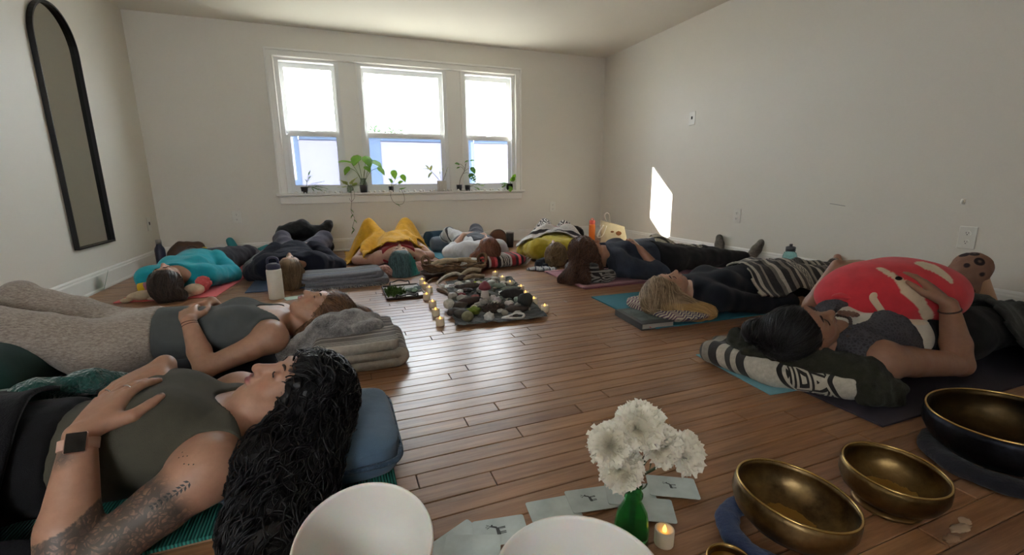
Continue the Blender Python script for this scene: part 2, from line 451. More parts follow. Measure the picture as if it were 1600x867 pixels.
for i, (x0, x1) in enumerate(((WX0, .13), (.329, 1.371), (1.565, WX1))):
    w = empty('window_%d' % (i+1), kind='structure')
    # jambs and stops
    put('jamb', [box((x0+.014, D+.095, (WZ0+WZ1)/2), (.028, .15, WZ1-WZ0)), box((x1-.014, D+.095, (WZ0+WZ1)/2), (.028, .15, WZ1-WZ0)),
        box(((x0+x1)/2, D+.095, WZ1-.014), (x1-x0-.056, .15, .028)), box(((x0+x1)/2, D+.11, WZ0+.012), (x1-x0-.056, .13, .024)),
        box((x0+.036, D+.028, (WZ0+WZ1)/2), (.016, .018, WZ1-WZ0-.05)), box((x1-.036, D+.028, (WZ0+WZ1)/2), (.016, .018, WZ1-WZ0-.05))], M_SASH, w, smooth=False)
    a, b = x0+.03, x1-.03
    su = put('upper_sash', rect_frame(a, b, ZM-.012, WZ1-.03, .05, D+.125, .035), M_SASH, w, smooth=False)
    put('pane', [box(((a+b)/2, D+.125, (ZM+WZ1)/2), (b-a-.08, .004, WZ1-ZM-.1))], M_GLASS, su, smooth=False)
    sl = put('lower_sash', rect_frame(a, b, WZ0+.024, ZM+.018, .052, D+.078, .035, .07)+[box(((a+b)/2, D+.058, ZM+.012), (.05, .02, .014), bev=.004)], M_SASH, w, smooth=False)
    put('pane', [box(((a+b)/2, D+.078, (ZM+WZ0)/2+.03), (b-a-.09, .004, ZM-WZ0-.12))], M_GLASS, sl, smooth=False)
    gx0, gx1, gz0, gz1 = a+.052, b-.052, WZ0+.094, ZM-.034
    put('privacy_film', [box(((gx0+gx1)/2+.04+.03*(i == 1), D+.086, (gz0+gz1)/2-.018), (gx1-gx0-.08-.06*(i == 1)+.012, .002, gz1-gz0-.026))], M_FILM, sl, smooth=False)
    fw_ = .08+.06*(i == 1)
    put('frame_shade_strip', [box((gx0+fw_/2-.004, D+.090, (gz0+gz1)/2), (fw_, .002, gz1-gz0+.01)), box(((gx0+gx1)/2+fw_/2, D+.090, gz1-.018), (gx1-gx0-fw_, .002, .044))], M_FRAME_SHADE, sl, smooth=False)  # bluish strips put in for the shade of the frame on the pane
# ------------------------------------------------------------------ bodies: smooth unions of round shapes turned into one surface
def nrm(v):
    v = np.asarray(v, float); return v/(np.linalg.norm(v)+1e-12)
def cap(a, b, ra, rb=None, k=.02): return ('c', np.asarray(a, float), np.asarray(b, float), ra, ra if rb is None else rb, k)
def ell(c, r, k=.02, M=None, sub=False): return ('s' if sub else 'e', np.asarray(c, float), np.asarray(r, float) if np.ndim(r) else np.full(3, float(r)), M, None, k)
class Vol:
    def __init__(s, prims, h, off=0., pad=.03):
        lo = np.full(3, 1e9); hi = -lo
        for p in prims:
            if p[0] == 's': continue
            if p[0] == 'c': q = [p[1]-p[3], p[1]+p[3], p[2]-p[4], p[2]+p[4]]
            else: q = [p[1]-p[2].max(), p[1]+p[2].max()] if p[3] is not None else [p[1]-p[2], p[1]+p[2]]
            lo = np.minimum(lo, np.min(q, 0)); hi = np.maximum(hi, np.max(q, 0))
        s.h = h; s.lo = lo-off-pad; n = np.ceil((hi+off+pad-s.lo)/h).astype(int)+1
        s.ax = [(s.lo[i]+h*np.arange(n[i])).astype(np.float32) for i in range(3)]
        s.d = np.full(n, .2, np.float32)
        for p in prims: s.add(p, off)
    def sl(s, lo, hi):
        a = np.clip(np.floor((lo-s.lo)/s.h).astype(int), 0, np.array(s.d.shape)-1); b = np.clip(np.ceil((hi-s.lo)/s.h).astype(int)+1, 1, s.d.shape)
        return tuple(slice(i, max(j, i+1)) for i, j in zip(a, b))
    def xyz(s, sl=(slice(None),)*3):
        return s.ax[0][sl[0]][:, None, None], s.ax[1][sl[1]][None, :, None], s.ax[2][sl[2]][None, None, :]
    def add(s, p, off=0.):
        t, c, b, r1, r2, k = p; m = max(.05, k*1.3)+max(off, 0)
        if t == 'c':
            R = max(r1, r2)+m; sl = s.sl(np.minimum(c, b)-R, np.maximum(c, b)+R); X, Y, Z = s.xyz(sl)
            e = (b-c).astype(np.float32); L = float(e@e)+1e-9
            X, Y, Z = X-np.float32(c[0]), Y-np.float32(c[1]), Z-np.float32(c[2])
            q = np.clip((X*e[0]+Y*e[1]+Z*e[2])/L, 0, 1)
            g = np.sqrt((X-q*e[0])**2+(Y-q*e[1])**2+(Z-q*e[2])**2)-(r1+(r2-r1)*q)-off
        else:
            r = b+(off if t == 'e' else 0); R = r.max()+m; sl = s.sl(c-R, c+R); X, Y, Z = s.xyz(sl)
            X, Y, Z = X-np.float32(c[0]), Y-np.float32(c[1]), Z-np.float32(c[2])
            if r1 is not None:
                M = r1; X, Y, Z = (M[0][0]*X+M[0][1]*Y+M[0][2]*Z, M[1][0]*X+M[1][1]*Y+M[1][2]*Z, M[2][0]*X+M[2][1]*Y+M[2][2]*Z)
            k0 = np.sqrt((X/r[0])**2+(Y/r[1])**2+(Z/r[2])**2); k1 = np.sqrt((X/r[0]**2)**2+(Y/r[1]**2)**2+(Z/r[2]**2)**2)
            g = k0*(k0-1)/np.maximum(k1, 1e-6)
        g = g.astype(np.float32); cur = s.d[sl]
        if t == 's':
            h = np.clip(.5-.5*(cur+g)/k, 0, 1); s.d[sl] = cur*(1-h)-g*h+k*h*(1-h)
        else:
            h = np.clip(.5+.5*(cur-g)/k, 0, 1); s.d[sl] = cur*(1-h)+g*h-k*h*(1-h)
    def clip(s, fn):
        "keep where fn(X, Y, Z) < 0"
        X, Y, Z = s.xyz(); s.d = np.maximum(s.d, np.broadcast_to(fn(X, Y, Z), s.d.shape)).astype(np.float32); return s
    def sample(s, P):
        q = (P-s.lo)/s.h; n = np.array(s.d.shape)-2; i = np.clip(q.astype(int), 0, n); f = np.clip(q-i, 0, 1); o = 0
        for a in (0, 1):
            for b in (0, 1):
                for c in (0, 1):
                    o = o+s.d[i[:, 0]+a, i[:, 1]+b, i[:, 2]+c]*(f[:, 0] if a else 1-f[:, 0])*(f[:, 1] if b else 1-f[:, 1])*(f[:, 2] if c else 1-f[:, 2])
        return o
    def grad(s, P):
        e = s.h; g = np.stack([s.sample(P+np.eye(3)[i]*e)-s.sample(P-np.eye(3)[i]*e) for i in range(3)], -1)
        return g/(np.linalg.norm(g, axis=1)[:, None]+1e-9)
    def surface(s):
        d = s.d; d[0] = d[-1] = .1; d[:, 0] = d[:, -1] = .1; d[:, :, 0] = d[:, :, -1] = .1
        ins = d < 0; nx, ny, nz = d.shape
        c = np.zeros((nx-1, ny-1, nz-1), np.int8)
        for a in (0, 1):
            for b in (0, 1):
                for e in (0, 1): c += ins[a:nx-1+a, b:ny-1+b, e:nz-1+e]
        I = np.argwhere((c > 0) & (c < 8)); num = np.full(c.shape, -1, np.int32); num[tuple(I.T)] = np.arange(len(I))
        acc = np.zeros((len(I), 3)); cnt = np.zeros(len(I))
        cor = [(a, b, e) for a in (0, 1) for b in (0, 1) for e in (0, 1)]
        val = {q: d[I[:, 0]+q[0], I[:, 1]+q[1], I[:, 2]+q[2]] for q in cor}
        for q in cor:
            for ax in range(3):
                if q[ax]: continue
                w = list(q); w[ax] = 1; w = tuple(w); A, B = val[q], val[w]; m = (A < 0) != (B < 0)
                t = np.where(m, A/np.where(m, A-B, 1), 0)
                P = np.array(q, float)[None]+t[:, None]*np.eye(3)[ax]
                acc[m] += P[m]; cnt[m] += 1
        V = s.lo+s.h*(I+acc/cnt[:, None]); quads = []
        for ax in range(3):
            o1, o2 = [(1, 2), (2, 0), (0, 1)][ax]
            a = ins[tuple(slice(0, -1) if i == ax else slice(None) for i in range(3))]; b = ins[tuple(slice(1, None) if i == ax else slice(None) for i in range(3))]
            E = np.argwhere(a != b); ok = (E[:, o1] > 0) & (E[:, o2] > 0) & (E[:, o1] < d.shape[o1]-1) & (E[:, o2] < d.shape[o2]-1); E = E[ok]
            u1, u2 = np.eye(3, dtype=int)[o1], np.eye(3, dtype=int)[o2]
            q = np.stack([num[tuple((E-u1-u2).T)], num[tuple((E-u2).T)], num[tuple(E.T)], num[tuple((E-u1).T)]], -1)
            fl_ = ~a[tuple(E.T)]; q[fl_] = q[fl_][:, ::-1]; quads.append(q)
        return V, np.concatenate(quads)
def vnormals(V, Q):
    a, b, c, d = (V[Q[:, i]] for i in range(4)); n = np.cross(c-a, d-b); N = np.zeros_like(V)
    for i in range(4): np.add.at(N, Q[:, i], n)
    return N/(np.linalg.norm(N, axis=1)[:, None]+1e-12)
def wrinkle(V, Q, amp, s=(9, 9, 9), seed=0, mask=None):
    N = vnormals(V, Q); f = ridge(V*np.asarray(s), 1., seed)*.6+pn(V*np.asarray(s), 2.3, seed+3)*.6-.3
    if mask is not None: f = f*mask(V)
    return V+N*(amp*f)[:, None]

SKIN = {}
def skin_mat(name, c, ink=False):
    m, nt, bs = mat_new(name)
    vc = node(nt, 'ShaderNodeVertexColor', layer_name='Col').outputs[0]
    f = noise(nt, 45, 4, .6)
    out = mixc(nt, 1., vc, ramp(nt, f, [(.3, (.9, .86, .85)), (.7, (1.05, 1.03, 1.02))]), 'MULTIPLY')
    if ink:
        al = node(nt, 'ShaderNodeVertexColor', layer_name='Ink'); sp = node(nt, 'ShaderNodeSeparateColor'); nt.links.new(al.outputs[0], sp.inputs[0])
        n1 = noise(nt, 55, 6, .75); v = node(nt, 'ShaderNodeTexVoronoi', feature='DISTANCE_TO_EDGE'); v.inputs['Scale'].default_value = 70
        tc = node(nt, 'ShaderNodeTexCoord'); w = node(nt, 'ShaderNodeTexNoise'); w.inputs['Scale'].default_value = 25
        nt.links.new(tc.outputs['Object'], w.inputs['Vector']); add = node(nt, 'ShaderNodeMixRGB'); add.inputs[0].default_value = .06
        nt.links.new(tc.outputs['Object'], add.inputs[1]); nt.links.new(w.outputs['Color'], add.inputs[2]); nt.links.new(add.outputs[0], v.inputs['Vector'])
        lines = ramp(nt, v.outputs['Distance'], [(.03, (1, 1, 1)), (.16, (0, 0, 0))])
        wash = ramp(nt, n1, [(.30, (.15, .15, .15)), (.55, (.9, .9, .9))])
        inkc = mixc(nt, noise(nt, 12, 2), hexc('2a3634'), hexc('3c3430'))
        k = mth(nt, 'MULTIPLY', mth(nt, 'MINIMUM', mth(nt, 'ADD', lines, wash), 1.), sp.outputs[0])
        out = mixc(nt, mth(nt, 'MULTIPLY', k, .88), out, inkc)
    nt.links.new(out, bs.inputs['Base Color']); bs.inputs['Roughness'].default_value = .5
    bs.inputs['Subsurface Weight'].default_value = .12; bs.inputs['Subsurface Radius'].default_value = (.012, .004, .002); bs.inputs['Subsurface Scale'].default_value = .6
    bump(nt, bs, noise(nt, 260, 2), .08, .002)
    return m
def headframe(pitch=0., turn=0., roll=0.):
    "rows: crown, side, face directions; pitch lifts the crown, turn looks towards +Y"
    R = Matrix.Rotation(-pitch, 3, 'Y') @ Matrix.Rotation(roll, 3, 'Z') @ Matrix.Rotation(-turn, 3, 'X')
    return np.array([list(R.col[0]), list(R.col[1]), list(R.col[2])])
def head_prims(c, M, s=1.):
    def P(x, y, z): return c+s*(x*M[0]+y*M[1]+z*M[2])
    def E(x, y, z, rx, ry, rz, k, sub=False): return ell(P(x, y, z), np.array([rx, ry, rz])*s, k*s, M, sub)
    def C(a, b, ra, rb, k): return cap(P(*a), P(*b), ra*s, rb*s, k*s)
    L = [E(.030, 0, -.015, .086, .074, .094, .01), E(-.030, 0, .030, .072, .058, .062, .03), E(-.062, 0, .040, .042, .043, .042, .025), E(-.098, 0, .062, .017, .02, .016, .025),
         C((.026, -.034, .070), (.026, .034, .070), .013, .013, .025)]
    for y in (-1, 1):
        L += [E(-.028, y*.042, .052, .024, .020, .020, .025), C((-.045, y*.060, .0), (-.088, y*.03, .045), .014, .012, .03)]
    for y in (-1, 1): L += [E(.001, y*.032, .098, .014, .021, .017, .014, True)]
    for y in (-1, 1): L += [E(.000, y*.032, .073, .0125, .0155, .0125, .003)]
    L += [C((.014, 0, .080), (-.034, 0, .106), .0075, .011, .012), E(-.037, 0, .108, .011, .012, .010, .006)]
    for y in (-1, 1): L += [E(-.041, y*.0125, .094, .0085, .008, .009, .006)]
    L += [E(-.0575, 0, .090, .0075, .022, .0105, .005), E(-.0695, 0, .0885, .0085, .0195, .011, .005), E(-.0635, 0, .102, .0016, .022, .008, .002, True), E(-.080, 0, .088, .006, .016, .006, .01, True)]
    for y in (-1, 1): L += [E(-.006, y*.076, -.004, .030, .008, .018, .008), E(-.004, y*.084, .0, .016, .004, .009, .006, True)]
    return L
def hand_prims(W, d, n, left, s=1., curl=(.25, .35, .25), spread=.10, thumb=.75):
    d = nrm(d); n = nrm(np.asarray(n, float)-d*(np.asarray(n, float)@d)); t = np.cross(d, n)*(1 if left else -1); L = []; tips = []
    W = np.asarray(W, float)
    bases = [(.027, .085, .070), (.009, .089, .078), (-.010, .086, .072), (-.027, .079, .056)]
    for i, (o_, l, fl_) in enumerate(bases):
        B = W+(d*l+t*o_)*s; L.append(cap(W+t*o_*.6*s, B, .0135*s, .0105*s, .010*s))
        dd = nrm(d+t*spread*(1.2-.8*i)); ax = dd; nn = n; p = B
        for j, (fr, r0, r1) in enumerate(((.45, .0095, .0085), (.31, .0085, .0075), (.24, .0075, .0062))):
            a = curl[j]*(1+.12*i); ax, nn = ax*math.cos(a)-nn*math.sin(a), nn*math.cos(a)+ax*math.sin(a)
            q = p+ax*fl_*fr*s; L.append(cap(p, q, r0*s, r1*s, .003*s)); p = q
        tips.append((p, nn))
    L.append(ell(W+d*.045*s-n*.004*s, np.array([.042, .036, .013])*s, .012*s, np.array([d, t, n])))
    a = W+(d*.018+t*.022-n*.006)*s; b = a+nrm(d*.55+t*thumb-n*.25)*.042*s; c = b+nrm(d*.8+t*thumb*.5-n*.1)*.032*s; e = c+nrm(d*.9+t*thumb*.25-n*.15)*.024*s
    L += [cap(a, b, .015*s, .0115*s, .012*s), cap(b, c, .011*s, .0095*s, .004*s), cap(c, e, .0095*s, .007*s, .003*s)]
    tips.append((e, n)); return L, tips
def torso_prims(J, bust=1., belly=0., w=1., by=.072):
    s = J['s']; t = J['tilt']                            # tilt lifts the chest end
    def P(x, y, z): return np.array([x*s, y*s*w, z*s+t*max(0, x+.55)*s])+np.array([0, 0, J['z0']])
    L = [ell(P(-.19, 0, .098), np.array([.20, .142*w, .094])*s, .02), ell(P(-.06, 0, .10), np.array([.10, .150*w, .070])*s, .05), ell(P(-.36, 0, .098), np.array([.16, .124*w, .088])*s, .06),
         ell(P(-.52, 0, .10), np.array([.13, .162*w, .10])*s, .06), ell(P(-.40, 0, .125+belly*.5), np.array([.13, .10, .075+belly])*s, .06),
         ell(P(-.60, -.085, .085), np.array([.12, .095, .09])*s, .05), ell(P(-.60, .085, .085), np.array([.12, .095, .09])*s, .05)]
    for y in (-1, 1):
        if bust: L.append(ell(P(-.165, y*by, .145+.018*bust), np.array([.078, .068, .055])*s*(.7+.3*bust), .035 if by > .07 else .07))
        L += [cap(P(-.005, y*.03, .125), P(-.035, y*.15, .105), .035*s, .042*s, .04)]
    return L
def rig(s=1., z0=.02, lift=0., tilt=0., **k):
    J = dict(s=s, z0=z0, tilt=tilt, pitch=.1, turn=0., roll=0., head=None)
    def P(x, y, z): return np.array([x*s, y*s, z*s+z0])
    zt = tilt*.55*s
    J['neck'] = P(0, 0, .115)+[0, 0, zt]; J['head'] = P(.150, 0, .125+lift)
    for n_, y in (('R', 1), ('L', -1)):
        J['sh'+n_] = P(-.045, y*.165, .10)+[0, 0, zt*.9]; J['el'+n_] = P(-.27, y*.27, .055); J['wr'+n_] = P(-.36, y*.10, .225)
        J['hd'+n_] = (-.1, -y*1., .02); J['hn'+n_] = (0, 0, 1); J['curl'+n_] = (.15, .3, .2)
        J['hip'+n_] = P(-.60, y*.085, .10); J['kn'+n_] = P(-1.0, y*.10, .10); J['an'+n_] = P(-1.39, y*.10, .065); J['toe'+n_] = P(-1.43, y*.14, .22)
    for a, v in k.items(): J[a] = np.asarray(v, float)*1. if isinstance(v, (tuple, list)) else v
    return J
def arm_prims(J, side, hand=True, off=0., k1=.035, th=1.):
    s = J['s']; S, E, W = J['sh'+side], J['el'+side], J['wr'+side]; m = S+(E-S)*.35
    L = [ell(S+np.array([.0, 0, .0]), .056*s*th, .04), cap(S, m, .050*s*th, .047*s*th, k1), cap(m, E, .047*s*th, .038*s*th, .010),
         cap(E, E+(W-E)*.35, .038*s*th, .040*s*th, .012), cap(E+(W-E)*.35, W, .040*s*th, .0255*s, .012)]
    tips = []
    if hand:
        hl, tips = hand_prims(W+nrm(J['hd'+side])*.008, J['hd'+side], J['hn'+side], side == 'L', s*J.get('hs', 1.), J['curl'+side], J.get('spread', .1), J.get('thumb', .75)); L += hl
    return L, tips
def leg_prims(J, side, foot=True):
    s = J['s']; Hh, K, A, T = J['hip'+side], J['kn'+side], J['an'+side], J['toe'+side]
    L = [cap(Hh, Hh+(K-Hh)*.5, .088*s, .074*s, .04), cap(Hh+(K-Hh)*.5, K, .074*s, .056*s, .012), ell(K+np.array([0, 0, .008]), .055*s, .012),
         cap(K, K+(A-K)*.35, .054*s, .057*s, .012), cap(K+(A-K)*.35, A, .057*s, .036*s, .012)]
    if foot:
        d = nrm(T-A); L += [ell(A-d*.012-nrm(A-K)*-.02, .036*s, .02), cap(A, A+d*.09*s, .038*s, .034*s, .02), cap(A+d*.09*s, A+d*.17*s, .034*s, .024*s, .02)]
    return L
def paint_spots(V, base, spots):
    C = np.tile(np.asarray(base, float), (len(V), 1))
    for c, r, colr, soft in spots:
        M = None
        if isinstance(c, tuple): c, M = c
        q = V-c
        if M is not None: q = q @ M.T
        dd = np.sqrt((((q)/np.asarray(r, float))**2).sum(1)); w = np.clip((1-dd)/soft, 0, 1)[:, None]
        C = C*(1-w)+np.asarray(colr, float)*w
    return C
def strands(vol, mv, flow, n, length, r, curl=0., cf=40., steps=12, seed=0, lift=.002, fuzz=.25, keep=None, sides=3):
    "locks that run over the surface of a volume of hair along a flow"
    rng = np.random.RandomState(seed)
    if keep is not None: mv = mv[keep(mv)]
    P = mv[rng.randint(len(mv), size=n)].copy(); L = length*(.55+.6*rng.rand(n)); st = L/steps
    jit = rng.normal(size=(n, 3))*fuzz; path = []; ph = rng.rand(n)*6.28; cm = curl*(.6+.8*rng.rand(n)); off = lift+np.abs(rng.normal(size=n))*r
    Dv = None
    for i in range(steps+1):
        g = vol.grad(P); d = flow(P)+jit; d = d-g*(d*g).sum(1)[:, None]*.9; d /= np.linalg.norm(d, axis=1)[:, None]+1e-9
        Dv = d if Dv is None else Dv*.55+d*.45; Dv /= np.linalg.norm(Dv, axis=1)[:, None]+1e-9
        b = np.cross(Dv, g); a = ph+cf*st*i
        path.append(P+g*(off+cm*(1+np.cos(a))*.6)[:, None]+b*(cm*np.sin(a))[:, None])
        P = P+Dv*st[:, None]; sd = vol.sample(P); P = P-g*np.clip(sd, -.02, .02)[:, None]
    A = np.stack(path, 1)                                 # n, steps+1, 3
    T = np.gradient(A, axis=1); T /= np.linalg.norm(T, axis=2)[..., None]+1e-9
    N = np.cross(T, [.3, .2, .93]); N /= np.linalg.norm(N, axis=2)[..., None]+1e-9; Bn = np.cross(T, N)
    w = r*(.7+.6*rng.rand(n))[:, None]*np.sin(np.linspace(.35, math.pi-.06, steps+1))[None]
    a = np.arange(sides)*2*math.pi/sides
    V = A[:, :, None]+w[:, :, None, None]*(np.cos(a)[None, None, :, None]*N[:, :, None]+np.sin(a)[None, None, :, None]*Bn[:, :, None])
    ii = np.arange(n*(steps+1)*sides).reshape(n, steps+1, sides)
    q = np.stack([ii[:, :-1], np.roll(ii, -1, 2)[:, :-1], np.roll(ii, -1, 2)[:, 1:], ii[:, 1:]], -1).reshape(-1, 4)
    tone = np.repeat(rng.rand(n), (steps+1)*sides)
    return V.reshape(-1, 3), q, tone
def hair_mat(name, rough=.45):
    m, nt, bs = mat_new(name); vc = node(nt, 'ShaderNodeVertexColor', layer_name='Col').outputs[0]
    nt.links.new(vc, bs.inputs['Base Color']); bs.inputs['Roughness'].default_value = rough; bs.inputs['Specular IOR Level'].default_value = .35
    bump(nt, bs, noise(nt, 120, 3, .6), .4, .004); return m
M_HAIR = hair_mat('hair'); M_BROW = plain('brow_hair', '2a1c16', .7)
def add_hair(root, prims, h, flow, cols, n, length, r, curl=0., cf=40., amp=.006, ns=16., seed=0, cut=None, keep=None, fuzz=.25, steps=12, name='hair'):
    v = Vol(prims, h)
    if cut is not None: v.clip(cut)
    V, Q = v.surface(); V = V+vnormals(V, Q)*(amp*pn(V, ns, seed))[:, None]*2
    c0, c1 = (np.array(hexc(c)) for c in cols[:2]); tipc = np.array(hexc(cols[2])) if len(cols) > 2 else None
    t = np.clip(.5+pn(V*np.array([1, 1, 1.]), 30, seed)*1.2, 0, 1)[:, None]; C = c0*(1-t)*.8+c1*t*.8
    S, q2, tone = strands(v, V, flow, n, length, r, curl, cf, steps, seed, keep=keep, fuzz=fuzz); tone = tone[:, None]
    C2 = c0*(1-tone)+c1*tone
    if tipc is not None:
        fr = cols[3](S)[:, None]; C2 = C2*(1-fr)+tipc*(.8+.4*tone)*fr
        fr = cols[3](V)[:, None]; C = C*(1-fr)+tipc*fr*.8
    return mesh(name, np.concatenate([V, S]), np.concatenate([Q, q2+len(V)]), M_HAIR, root, True, col=np.concatenate([C, C2]))
def garment(root, name, prims, h, mat, off=.008, cut=None, amp=.004, ws=(10, 10, 10), seed=0, sub=None, uvfn=None, label=None, mask=None):
    v = Vol(prims, h, off)
    if sub is not None:
        for p in sub: v.add(p)
    if cut is not None: v.clip(cut)
    V, Q = v.surface()
    if amp: V = wrinkle(V, Q, amp, ws, seed, mask)
    o = mesh(name, V, Q, mat, root, True, uv=uvfn(V) if uvfn else None)
    if label: o['label'] = label
    return o, V
def body(root, J, h, skin, lips, bust=1., belly=0., w=1., by=.072, spots=(), ink=None, mat=None, parts='torso head arms legs', brow=True, foot=True, lash='1d1512', th=1., nails=None, cutx=None, browc=None):
    T = torso_prims(J, bust, belly, w, by); L = []
    s = J['s']; M = headframe(J['pitch'], J['turn'], J['roll']); hc = J['head']; tips = []
    if 'torso' in parts: L += T
    if 'legs' in parts: L += leg_prims(J, 'R', foot)+leg_prims(J, 'L', foot)
    if 'head' in parts:
        L += [cap(J['neck']+np.array([-.02, 0, -.02]), hc-M[0]*.055*s-M[2]*.034*s, .052*s, .045*s, .025)]+head_prims(hc, M, s)
    for sd in ('R', 'L'):
        if 'arms' in parts:
            a, t = arm_prims(J, sd, th=th); L += a; tips += t
    v = Vol(L, h)
    if cutx is not None: v.clip(cutx)
    V, Q = v.surface()
    sk = np.array(hexc(skin)); sp = list(spots); lp = hexc(lips)
    def HP(x, y, z): return (hc+s*(x*M[0]+y*M[1]+z*M[2]), M)
    sp += [(HP(-.0635, 0, .096), np.array([.0150, .025, .020])*s, lp, .45), (HP(-.04, 0, .112), np.array([.018, .02, .012])*s, sk*np.array([1.08, .92, .88]), .9)]
    for y in (-1, 1): sp += [(HP(-.035, y*.042, .07), np.array([.022, .022, .03])*s, sk*np.array([1.08, .88, .84]), .9), (HP(-.001, y*.032, .084), np.array([.011, .018, .012])*s, sk*np.array([.8, .7, .68]), .8)]
    if nails:
        for p, n_ in tips: sp.append((p+n_*.005*s, np.full(3, .0062*s), hexc(nails), .5))
    C = paint_spots(V, sk, sp)
    mt = mat or SKIN.setdefault('skin', skin_mat('skin', skin))
    o = mesh('body', V, Q, mt, root, True, col=C)
    if ink is not None:
        a = o.data.color_attributes.new('Ink', 'FLOAT_COLOR', 'POINT'); k = ink(V)
        a.data.foreach_set('color', np.stack([k, k, k, np.ones_like(k)], -1).astype(np.float32).ravel())
    if brow and 'head' in parts:
        for y in (-1, 1):
            P = [HP(.019, y*.014, .0895)[0], HP(.0235, y*.026, .0895)[0], HP(.0235, y*.038, .0835)[0], HP(.018, y*.049, .072)[0]]
            put('eyebrow', tube(curve(P, 9), np.array([.0022, .003, .003, .003, .0028, .0026, .002, .0015, .0008])*s*1.1, 6, flat=1.), browc or M_BROW, root)
            P = [HP(-.0045, y*(.032+a), .0885-abs(a)**1.6*3.2)[0] for a in (-.0145, -.008, 0, .008, .0145)]
            put('eyelashes', tube(curve(P, 9), .0016*s, 5), plain('lash', lash, .8), root)
    return o, V, M, tips
def hp(J, M, x, y, z): return J['head']+J['s']*(x*M[0]+y*M[1]+z*M[2])
def cap_hair(J, M, big=1.):
    "a close cap of hair with the face left free"
    s = J['s']
    return [ell(hp(J, M, .033, 0, -.02), np.array([.094, .083, .100])*s*big, .01, M), ell(hp(J, M, -.045, 0, .075), np.array([.098, .066, .092])*s, .012*s, M, True)]
# ------------------------------------------------------------------ cloth: draped sheets, folded blankets, cushions, mats
def wv(root, V):
    c, s = math.cos(root.rotation_euler[2]), math.sin(root.rotation_euler[2])
    return np.stack([V[:, 0]*c-V[:, 1]*s, V[:, 0]*s+V[:, 1]*c, V[:, 2]], -1)+np.array(root.location)
def drape(name, pts, c, size, rz, mat, cell=.018, slope=1.5, lift=.012, floor=.012, amp=.012, fs=(7, 7), seed=0, thick=.008, smooth=3, inside=None, parent=None, uvs=(1, 1), label=None, cat=None, maxh=9., edge=.0, group=None):
    "a sheet that falls over the given points (world), size = extent along and across the direction rz"
    nx, ny = int(size[0]/cell)+1, int(size[1]/cell)+1
    cs, sn = math.cos(rz), math.sin(rz); q = pts[:, :2]-np.array(c)
    lx = q[:, 0]*cs+q[:, 1]*sn+size[0]/2; ly = -q[:, 0]*sn+q[:, 1]*cs+size[1]/2
    Hm = np.full((nx, ny), floor); i = np.round(lx/cell).astype(int); j = np.round(ly/cell).astype(int)
    ok = (i >= 0) & (i < nx) & (j >= 0) & (j < ny) & (pts[:, 2] < maxh); np.maximum.at(Hm, (i[ok], j[ok]), pts[ok, 2]+lift)
    def sh(A, a, b): return np.pad(A, 1, mode='edge')[1+a:1+a+nx, 1+b:1+b+ny]
    for _ in range(int(.5/(slope*cell))+2):
        N_ = Hm.copy()
        for a in (-1, 0, 1):
            for b in (-1, 0, 1):
                if a or b: N_ = np.maximum(N_, sh(Hm, a, b)-slope*cell*math.hypot(a, b))
        if np.abs(N_-Hm).max() < 1e-4: break
        Hm = N_
    for _ in range(smooth): Hm = sum(sh(Hm, a, b) for a in (-1, 0, 1) for b in (-1, 0, 1))/9
    X, Y = np.meshgrid(np.arange(nx)*cell-size[0]/2, np.arange(ny)*cell-size[1]/2, indexing='ij')
    P2 = np.stack([X.ravel()*fs[0], Y.ravel()*fs[1], 0*X.ravel()], -1)
    hgt = np.clip((Hm.ravel()-floor)/.08, .12, 1)
    f = (ridge(P2, 1., seed)*.7+pn(P2, 2.4, seed+5)*.7)*amp*hgt
    X2 = X.ravel()+pn(np.stack([Y.ravel()*6, X.ravel()*3, 0*X.ravel()], -1), 1, seed+9)*edge; Y2 = Y.ravel()+pn(np.stack([X.ravel()*6, Y.ravel()*3, 0*X.ravel()], -1), 1, seed+11)*edge
    Z = np.maximum(Hm.ravel()+f, floor)
    V = np.stack([X2*cs-Y2*sn+c[0], X2*sn+Y2*cs+c[1], Z], -1)
    uv = np.stack([(X.ravel()/size[0]+.5)*uvs[0], (Y.ravel()/size[1]+.5)*uvs[1]], -1)
    idx = np.arange(nx*ny).reshape(nx, ny); Q = np.stack([idx[:-1, :-1], idx[1:, :-1], idx[1:, 1:], idx[:-1, 1:]], -1).reshape(-1, 4)
    if inside is not None:
        keep = inside(X.ravel(), Y.ravel(), Z)[Q].all(1); Q = Q[keep]
    n = len(V); Nn = vnormals(V, Q); V = np.concatenate([V, V-Nn*thick]); uv = np.concatenate([uv, uv])
    E = np.concatenate([Q[:, [0, 1]], Q[:, [1, 2]], Q[:, [2, 3]], Q[:, [3, 0]]]); key = np.minimum(E[:, 0], E[:, 1]).astype(np.int64)*n+np.maximum(E[:, 0], E[:, 1])
    u, inv, cnt = np.unique(key, return_inverse=True, return_counts=True); B = E[cnt[inv] == 1]
    Fq = np.concatenate([Q, Q[:, ::-1]+n, np.stack([B[:, 1], B[:, 0], B[:, 0]+n, B[:, 1]+n], -1)])
    o = mesh(name, V, Fq, mat, parent, True, uv=uv); tag(o, label, cat, group); o['edge'] = 0; del o['edge']
    return o, V[:n][np.unique(B)], V[:n]
